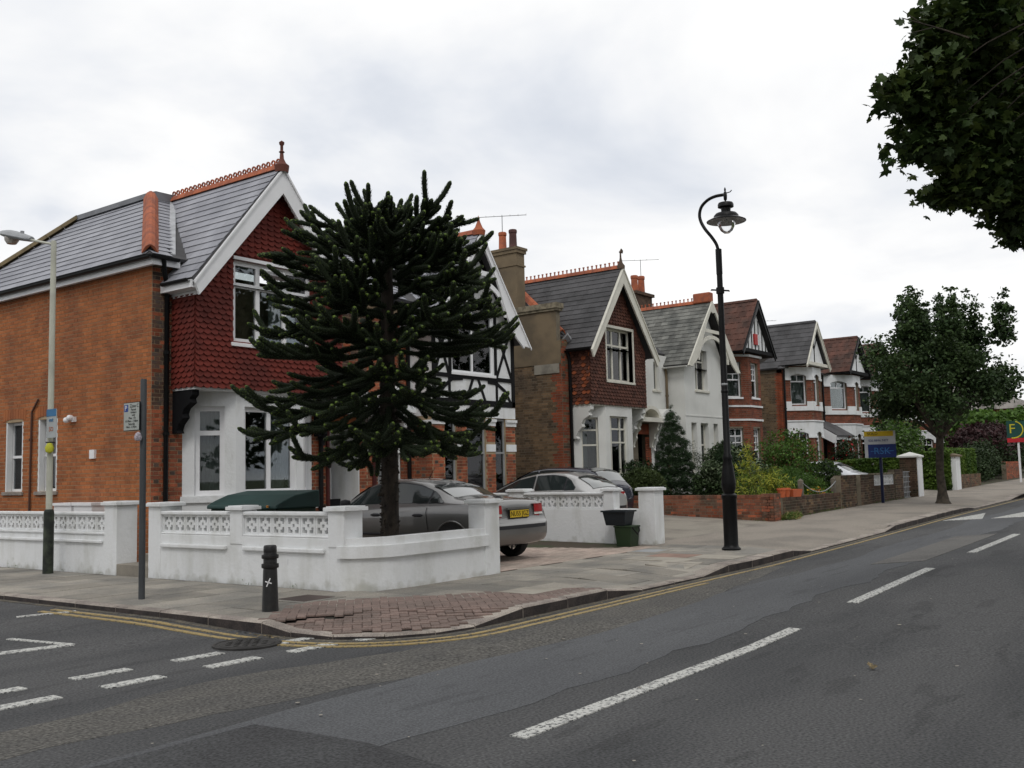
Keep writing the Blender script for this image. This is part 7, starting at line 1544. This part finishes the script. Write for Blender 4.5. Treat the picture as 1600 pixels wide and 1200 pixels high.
HAT = [(0, .46, .62, .60, .60, .62, .50), (.04, .34, .78, .66, .75, .72, .66), (.08, .30, .83, .86, .77, .92, .66), (.14, .28, .86, .98, .78, 1.06, .62), (.3, .26, .87, 1.0, .79, 1.19, .58), (.6, .25, .88, 1.0, .80, 1.35, .57), (.95, .24, .88, .99, .80, 1.44, .58), (1.3, .24, .88, .98, .80, 1.46, .60), (1.8, .24, .88, .97, .80, 1.44, .61), (2.3, .24, .88, .96, .80, 1.35, .61), (2.8, .24, .88, .94, .79, 1.17, .62), (3.2, .25, .87, .90, .77, .98, .64), (3.7, .28, .84, .80, .70, .84, .56), (4.0, .34, .74, .66, .62, .7, .45), (4.1, .42, .6, .54, .5, .57, .4)]
car('fastback_car', 9.87, -3.75, .16, HAT, M_carsilver, 'silver car with a long curved roof parked behind the middle white wall', W_HAT, (.16, .62), (2.3, 3.1), '+v', None)
W_MPV = [[(.62, .08, .6), (.9, .06, .84), (1.1, .06, .9)], [(1.16, .06, .9), (1.6, .06, .93), (2.1, .06, .94)], [(2.18, .06, .94), (2.7, .06, .9), (3.2, .1, .5)]]
car('hatchback_car', 12.1, -2.65, .22, MPV, M_cardark, 'dark hatchback seen through the gap by the white end pillar', W_MPV, (.17, .55), (2.5, 3.3), '+v', 'KN04 PYE', wheels=(.7, 3.1))
car('parked_car', 29.6, .45, .38, SAL, M_carwhite, 'white car on the far driveway behind the dark brick piers', W_SAL, (1.0, 1.52), (3.08, 3.58), '-v', None, lamps=False)
car('parked_car', 27.0, -10.6, .33, MPV, M_cardark, 'dark blue car parked at the kerb, just entering the right edge', W_MPV, (.17, .55), (2.5, 3.3), '+u', None, wheels=(.7, 3.1))
# ============================================================ street furniture
L = Vector((6.27, -8.36, .12)); r = thing('street_lamp', L, 'tall black swan-neck street lamp with a glass bowl on the main pavement', 'street lamp')
mb = MB(); mb.lathe(L, [(.17, -.02), (.17, .05), (.135, .08), (.128, .12), (.128, .93), (.14, .95), (.14, 1.0), (.105, 1.03)], 20); mb.build('base', M_black, r)
mb = MB(); mb.lathe(L, [(.09, 1.03), (.125, 1.12), (.13, 1.24), (.10, 1.5), (.075, 1.62), (.085, 1.65), (.085, 1.70), (.062, 1.74), (.056, 4.0), (.052, 5.1)], 16); mb.lathe(L, [(.052, 4.68), (.075, 4.69), (.075, 4.8), (.052, 4.81)], 12); mb.lathe(L, [(.055, 5.05), (.058, 5.05), (.058, 5.52), (.03, 5.53)], 12)
mb.cyl(L+Vector((0, -.17, 4.72)), L+Vector((0, .17, 4.78)), .016, n=6); mb.lathe(L+Vector((0, .17, 4.76)), [(.0, 0), (.025, .01), (.0, .04)], 6); mb.lathe(L+Vector((0, -.17, 4.70)), [(.0, 0), (.025, .01), (.0, .04)], 6); mb.lathe(L, [(.058, 2.85), (.066, 2.86), (.066, 2.9), (.058, 2.91)], 12); mb.build('column', M_black, r)
mb = MB(); mb.lathe(L, [(.0585, 2.99), (.063, 3.0), (.063, 3.02), (.0585, 3.03)], 12); mb.build('pole_band', M_gal, r)
sp = [(0, 5.4), (.0, 5.55), (.03, 5.72), (.12, 5.88), (.25, 6.06), (.33, 6.22), (.35, 6.36), (.30, 6.50), (.17, 6.60), (.02, 6.64), (-.14, 6.64)]
mb = MB(); mb.tube(smooth_path([L+Vector((0, y, z-.12)) for y, z in sp]), .03, 12); mb.build('swan_neck', M_black, r)
hc = L+Vector((0, -.18, 0))
mb = MB(); mb.lathe(hc, [(.0, 6.66), (.012, 6.64), (.02, 6.60), (.012, 6.58), (.028, 6.56), (.035, 6.5), (.03, 6.42), (.014, 6.4), (.014, 6.36)], 10); mb.tube([hc+UZ*6.54, hc+Vector((0, -.1, 6.55)), hc+Vector((0, -.13, 6.58))], .01, 5); mb.build('finial', M_black, r)
mb = MB(); mb.lathe(hc, [(.0, 6.37), (.13, 6.36), (.145, 6.33), (.145, 6.28), (.09, 6.26), (.085, 6.19), (.19, 6.16), (.225, 6.12), (.225, 6.085), (.25, 6.075), (.36, 6.02), (.36, 6.01), (.24, 6.04), (.0, 6.05)], 28); mb.build('lamp_shade', M_black, r); mb = MB(); mb.lathe(hc, [(.345, 6.008), (.235, 6.034), (.17, 6.04), (.0, 6.042)], 28); mb.build('reflector', mat('grey_enamel', (.42, .42, .43), .4), r)
mb = MB(); mb.lathe(hc, [(.165, 6.04), (.165, 5.98), (.15, 5.92), (.11, 5.84), (.05, 5.79), (.0, 5.78)], 20); mb.build('glass_bowl', M_bglass, r)
mb = MB(); mb.lathe(hc, [(.02, 6.04), (.02, 6.0), (.012, 5.97), (.0, 5.965)], 8); mb.build('bulb', mat('pearl_bulb', (.7, .7, .68), .4), r)
L = Vector((-1.75, .24, .11)); M_cpole = mat('cream_pole_paint', (.50, .50, .42), .55, var=.1, scale=3)
r = thing('street_lamp', L, 'slim cream lamp post with grey lantern on the left by the side street', 'street lamp')
mb = MB(); mb.lathe(L, [(.085, -.02), (.082, 1.02), (.075, 1.06), (.06, 1.08)], 14); mb.build('base', mat('dark_green_base', (.014, .017, .014), .6, col2=(.05, .06, .04), scale=6), r)
mb = MB(); mb.lathe(L, [(.052, 1.08), (.05, 2.4), (.045, 5.62), (.04, 5.66), (.0, 5.67)], 12); mb.build('column', M_cpole, r)
a = L+Vector((0, 0, 5.6)); mb = MB(); mb.tube([a, a+Vector((0, .35, .09)), a+Vector((0, .85, .22))], .021, 8); mb.build('arm', M_cpole, r)
d = Vector((0, .965, .26)).normalized(); q = a+Vector((0, .75, .20)); mb = MB(); n_ = d.cross(UX).normalized()
if n_.z < 0: n_ = -n_
secs = [(0, .05, .05), (.03, .075, .065), (.3, .10, .085), (.55, .13, .10), (.8, .14, .10), (1.0, .11, .07), (1.08, .05, .03)]
V = []; F = []
for x, w, h_ in secs:
    for k in range(12): an = 2*math.pi*k/12; V.append(q+d*x+UX*math.cos(an)*w+n_*(math.sin(an)*h_ if math.sin(an) > 0 else math.sin(an)*h_*.6))
for i in range(len(secs)-1):
    for k in range(12): F.append((i*12+k, i*12+(k+1) % 12, (i+1)*12+(k+1) % 12, (i+1)*12+k))
F.append(tuple(range(12))[::-1]); F.append(tuple(range(72, 84))); mb.smooth = True; mb.add(V, F); mb.build('lantern', M_gal, r)
mb = MB(); mb.smooth = True; mb.lathe(q+d*.72-n_*.03, [(.0, -.13), (.08, -.12), (.12, -.06), (.125, .0)], 14); mb.build('lamp_bowl', mat('lamp_bowl', (.45, .42, .38), .3, var=.1), r); mb = MB(); mb.lathe(q+d*.36+n_*.07, [(.035, 0), (.035, .05), (.0, .06)], 8); mb.build('photocell', M_gal, r)
# small notices strapped to that post
nb = thing('pole_notice', L+Vector((0, -.1, 2.4)), 'small blue and white notice strapped to the cream lamp post', 'notice')
mb = MB(); mb.box(L.x-.085, L.x-.07, L.y-.33, L.y-.03, 2.38, 2.86); mb.build('board', mat('white_board', (.4, .42, .42), .6), nb)
mb = MB(); mb.box(L.x-.09, L.x-.0851, L.y-.33, L.y-.03, 2.74, 2.86); mb.build('blue_panel', mat('blue_print', (.03, .16, .34), .5), nb)
text_mesh(nb, 'out', (L.x-.092, L.y-.18, 2.68), (0, -1, 0), UZ, .1, MATS['blue_print']); text_mesh(nb, 'SO', (L.x-.088, L.y-.18, 2.52), (0, -1, 0), UZ, .11, mat('orange_print', (.4, .12, .05), .6))
mb = MB(); mb.lathe((L.x, L.y, 2.8), [(.07, 0), (.07, .02)], 12); mb.lathe((L.x, L.y, 2.3), [(.07, 0), (.07, .02)], 12); mb.build('strap', M_black, nb)
nb = thing('cable_tag', L+Vector((0, 0, 2.1)), 'yellow tag tied round the cream lamp post below the notice', 'tag'); mb = MB(); mb.lathe((L.x-.05, L.y-.07, 2.12), [(.0, 0), (.06, .03), (.075, .1), (.04, .17), (.0, .18)], 8); mb.build('tag', mat('yellow_tag', (.5, .5, .04), .6), nb)
# permit sign
L = Vector((-3.11, -4.56, .12)); r = thing('parking_sign', L, 'grey post with a white resident permit parking sign near the side street kerb', 'sign'); M_gp = mat('grey_post_paint', (.06, .065, .07), .6, var=.12)
mb = MB(); mb.lathe(L, [(.04, -.02), (.04, 2.80), (.035, 2.815), (.0, 2.815)], 12); mb.build('post', M_gp, r)
c = L+Vector((-.055, .14, 2.335)); rt = Vector((.0, -1, 0)); mb = MB(); mb.obox(c+rt*-.2-UZ*.185, rt*.36, UX*-.012, UZ*.37); sgn_ = mb.build('sign_plate', M_blackm, r)
c2 = c+Vector((-.0135, 0, 0)); mb = MB(); mb.obox(c2+rt*-.192-UZ*.177, rt*.344, UX*-.002, UZ*.354); mb.build('sign_face', mat('sign_white', (.42, .44, .41), .6, var=.05), sgn_)
M_sb = mat('sign_blue', (.02, .06, .28), .5); mb = MB(); mb.obox(c2+Vector((-.003, 0, 0))+rt*-.178+UZ*.065, rt*.085, UX*-.002, UZ*.09); mb.build('parking_symbol', M_sb, sgn_)
cx = c2.x-.0065; text_mesh(sgn_, 'P', (cx, c2.y+.136, c2.z+.108), rt, UZ, .095, mat('sign_letter_white', (.75, .75, .75), .6)); cx = c2.x-.0035
for s_, yy, zz_, sz in (('Zone C', -.045, .135, .062), ('Permit', -.03, .087, .042), ('holders', -.03, .052, .042), ('only', -.03, .017, .042), ('Mon - Fri', -.0, -.022, .042), ('10.30am - 7.30pm', .012, -.06, .040), ('Saturday', .01, -.098, .042), ('10am - 3.30pm', .02, -.136, .040)):
    text_mesh(sgn_, s_, (cx, c2.y+yy, c2.z+zz_), rt, UZ, sz, M_black, .0008)
mb = MB(); mb.lathe((L.x-.085, L.y-.02, 2.13), [(.0, 0), (.04, .01), (.05, .05), (.03, .1), (.0, .12)], 7); mb.build('torn_sticker', mat('torn_paper', (.5, .45, .5), .8, var=.3, scale=30), r)
# bollard
L = Vector((-3.07, -7.0, .12)); r = thing('bollard', L, 'black cast iron bollard with a scratched white cross at the street corner', 'bollard')
mb = MB(); mb.lathe(L, [(.096, -.03), (.092, .02), (.079, .45), (.076, .48), (.094, .485), (.098, .50), (.096, .53), (.076, .535), (.076, .575), (.074, .585), (.092, .59), (.096, .60), (.094, .63), (.074, .635), (.072, .66)], 28); mb.build('body', mat('worn_black_paint', (.007, .007, .007), .45, col2=(.013, .012, .011), scale=14, spec=.5, bump=.3, bscale=60), r)
mb = MB(); mb.lathe(L, [(.07, .65), (.074, .665), (.074, .72), (.067, .735), (.056, .738), (.05, .728), (.0, .733)], 24); mb.build('cap', MATS['worn_black_paint'], r)
dv = (CAM-L); dv.z = 0; dv.normalize(); sv_ = Vector((-dv.y, dv.x, 0))
if sv_.dot(cR) < 0: sv_ = -sv_
mb = MB(); ctr = L+dv*.085+UZ*.33-sv_*.02
for ang_, l_ in ((1.15, .10), (-.35, .075), (2.5, .0)):
    if l_: dd = (sv_*math.cos(ang_)+UZ*math.sin(ang_)); nn_ = dv.cross(dd); mb.obox(ctr-dd*l_*.5-nn_*.006, dd*l_, nn_*.012, dv*.004)
mb.build('painted_cross', M_wwhite, r)
# bins by the wall end
L = Vector((6.55, -6.05, .125)); r = thing('food_waste_bin', L, 'small dark green bin with handle standing under the black recycling box', 'bin'); M_gb = mat('dark_green_plastic', (.022, .042, .018), .5, var=.15)
def tub(mb, c, z0, z1, w0, d0, w1, d1, th=.012):
    V = []
    for (w, d, z) in ((w0, d0, z0), (w1, d1, z1), (w1-th, d1-th, z1), (w0-th, d0-th, z0+th)):
        V += [(c.x-d, c.y-w, z), (c.x+d, c.y-w, z), (c.x+d, c.y+w, z), (c.x-d, c.y+w, z)]
    F = [(3,2,1,0)]
    for b in (0, 4, 8): F += [(b+i, b+(i+1) % 4, b+4+(i+1) % 4, b+4+i) for i in range(4)]
    F += [(12,13,14,15)]; mb.add(V, F)
mb = MB(); tub(mb, L, .12, .50, .15, .15, .185, .18); bevel(mb.build('body', M_gb, r), .02, 3); mb = MB(); mb.box(L.x-.195, L.x+.195, L.y-.2, L.y+.2, .50, .535); bevel(mb.build('lid', M_gb, r), .015, 3)
mb = MB(); mb.tube([L+Vector((-.14, -.2, .38)), L+Vector((-.1, -.235, .31)), L+Vector((-.02, -.25, .24)), L+Vector((.08, -.235, .31)), L+Vector((.12, -.2, .38))], .014, 6); mb.build('handle', M_black, r)
L = Vector((6.5, -5.9, .54)); r = thing('recycling_box', L, 'black open recycling box perched on top of the small green bin', 'box'); M_bb = mat('black_blue_plastic', (.013, .018, .022), .45, var=.15)
mb = MB(); tub(mb, L, .54, .82, .21, .15, .26, .19); bevel(mb.build('body', M_bb, r), .02, 3); mb = MB()
mb.box(L.x-.215, L.x-.185, L.y-.285, L.y+.285, .80, .83); mb.box(L.x+.185, L.x+.215, L.y-.285, L.y+.285, .80, .83); mb.box(L.x-.185, L.x+.185, L.y-.285, L.y-.255, .80, .83); mb.box(L.x-.185, L.x+.185, L.y+.255, L.y+.285, .80, .83); mb.build('rim', M_bb, r)
# green storage box behind the wall
r = thing('garden_storage_box', (.6, -3.4, .12), 'dark green storage box with sloping lid behind the white wall, left of the tree trunk', 'storage box'); M_sg = mat('green_storage_plastic', (.018, .05, .045), .55, var=.12)
x0, x1, y0, y1 = -.55, .25, -4.1, -2.5
mb = MB(); mb.box(x0, x1, y0, y1, .12, 1.16); bevel(mb.build('body', mat('darker_green_plastic', (.015, .035, .02), .6, var=.15), r), .02)
mb = MB(); pr = [(x0-.05, 1.15), (x0-.04, 1.21), (x0+.12, 1.28), (x0+.35, 1.36), (x0+.75, 1.42), (x1+.03, 1.42), (x1+.03, 1.15)]; mb.prism([(a, y0-.05, b) for a, b in pr], (0, y1-y0+.1, 0)); bevel(mb.build('lid', M_sg, r), .02, 3)
mb = MB(); mb.lathe((x0-.07, y0+.12, 1.19), [(.0, -.02), (.02, -.015), (.02, .015), (.0, .02)], 8); mb.build('catch', mat('orange_catch', (.5, .2, .03), .5), r)
# plant pots on the low wall and the chain posts
for i, (u, v, s) in enumerate(((14.65, -6.02, 1.0), (14.98, -6.02, 1.0))):
    z = .80; r = thing('flower_pot', (u, v, z), ('orange flower pot on the low dark wall, nearest the camera of the three', 'orange flower pot on the low dark wall, second of the three')[i], 'flower pot', 'orange pots on the low wall'); mb = MB(); mb.lathe((u, v, z), [(.08, 0), (.11, .2), (.125, .2), (.125, .25), (.105, .25), (.1, .2), (.0, .2)], 12); mb.build('pot', mat('orange_plastic_pot', (.55, .13, .05), .6, var=.1), r)
r = thing('flower_trough', (15.5, -6.02, .8), 'wide orange planting trough farthest along the low dark wall', 'flower pot', 'orange pots on the low wall'); mb = MB(); tub(mb, Vector((15.5, -6.02, 0)), .8, 1.0, .1, .28, .13, .34); mb.build('pot', MATS['orange_plastic_pot'], r)
M_post = mat('weathered_post', (.17, .15, .12), .95, var=.2, scale=8)
for i, (u, lb) in enumerate(((16.1, 'weathered short post with looped chain beside the orange trough'), (18.75, 'weathered short post at the far end of the flower bed'))):
    r = thing('chain_post', (u, -6.0, .78), lb, 'post', 'chain posts on the low wall'); mb = MB(); mb.box(u-.06, u+.06, -6.06, -5.94, .78, 1.22); mb.add([(u-.06, -6.06, 1.22), (u+.06, -6.06, 1.22), (u+.06, -5.94, 1.22), (u-.06, -5.94, 1.22), (u, -6, 1.28)], [(0,1,4), (1,2,4), (2,3,4), (3,0,4)]); mb.build('post', M_post, r)
r = thing('chain', (18, -6, .9), 'sagging chain hung between the two weathered posts', 'chain'); mb = MB(); mb.tube([(16.1+2.65*t, -6.07, 1.15-.55*4*t*(1-t)*.5) for t in np.linspace(0, 1, 16)], .014, 5); mb.build('links', M_gal, r)
# sold board
u, v = 22.35, -6.35; r = thing('sold_board', (u, v, rise(u)+.12), 'estate agent board with yellow SOLD strip over white and blue panels on a navy post', 'sign'); M_navy = mat('navy_print', (.012, .03, .16), .5, var=.1)
mb = MB(); mb.box(u-.04, u+.04, v-.04, v+.04, rise(u)+.05, 2.75); mb.build('post', mat('navy_post', (.01, .015, .05), .6), r)
bx = -.82; rt = Vector((.35, -.937, 0)).normalized(); nn = Vector((rt.y, -rt.x, 0)); c = Vector((u, v, 2.26))+nn*.07; w, hh = .95, .86
mb = MB(); mb.obox(c-rt*w/2-UZ*hh/2, rt*w, nn*.02, UZ*hh); bd = mb.build('board', mat('board_white', (.55, .56, .58), .5), r)
def panel(m_, a, b, z0, z1, o_=.022, nm='panel'): mb = MB(); mb.obox(c-rt*w/2+rt*a+nn*o_+UZ*(z0-hh/2), rt*(b-a), nn*.003, UZ*(z1-z0)); mb.build(nm, m_, bd)
panel(mat('yellow_print', (.62, .42, .02), .5), .0, w*.93, hh*.80, hh*.99, nm='yellow_strip'); panel(M_navy, .10, w, 0, hh*.50, nm='blue_panel')
cc = c+nn*.027; text_mesh(bd, 'SOLD', cc-rt*.22+UZ*hh*.395, rt, UZ, .13, M_black); text_mesh(bd, '020 8896 7477', cc-rt*.05+UZ*hh*.14, rt, UZ, .10, M_navy); text_mesh(bd, 'RSK', cc+rt*.05-UZ*hh*.26, rt, UZ, .30, mat('light_blue_print', (.05, .20, .50), .5))
panel(MATS['light_blue_print'], .18, .88, hh*.235, hh*.255, .026, nm='logo_line')
# letting board at the right edge
u, v = 41.1, -7.2; r = thing('letting_board', (u, v, rise(u)), 'green letting board with a large yellow letter F and red strip on a white post', 'sign'); rt = Vector((.35, -.937, 0)).normalized(); nn = Vector((rt.y, -rt.x, 0))
mb = MB(); mb.box(u-.04, u+.04, v-.04, v+.04, .5, 3.5); mb.build('post', M_wwhite, r)

c = Vector((u, v, 0))+rt*.17; w = 1.3
mb = MB(); mb.obox(c-rt*w/2+UZ*2.72+nn*.05, rt*w, nn*.03, UZ*.78); bd = mb.build('board', mat('green_print', (.012, .07, .055), .5), r)
mb = MB(); mb.obox(c-rt*w/2+UZ*2.5+nn*.05, rt*w, nn*.03, UZ*.2); mb.build('red_strip', mat('red_print', (.5, .02, .03), .5), bd)
M_fy = mat('yellow_letter', (.65, .55, .03), .5); text_mesh(bd, 'F', c-rt*.42+UZ*3.12+nn*.084, rt, UZ, .62, M_fy)
mb = MB(); A_ = np.linspace(-1.75, 1.3, 16); cc = c-rt*.38+UZ*3.1+nn*.084; P0 = [cc+rt*math.cos(a)*.40+UZ*math.sin(a)*.37 for a in A_]
for p, q in zip(P0, P0[1:]): mb.obox(p, q-p, nn*.004, (p-cc).normalized()*.05)
mb.build('ring', M_fy, bd)
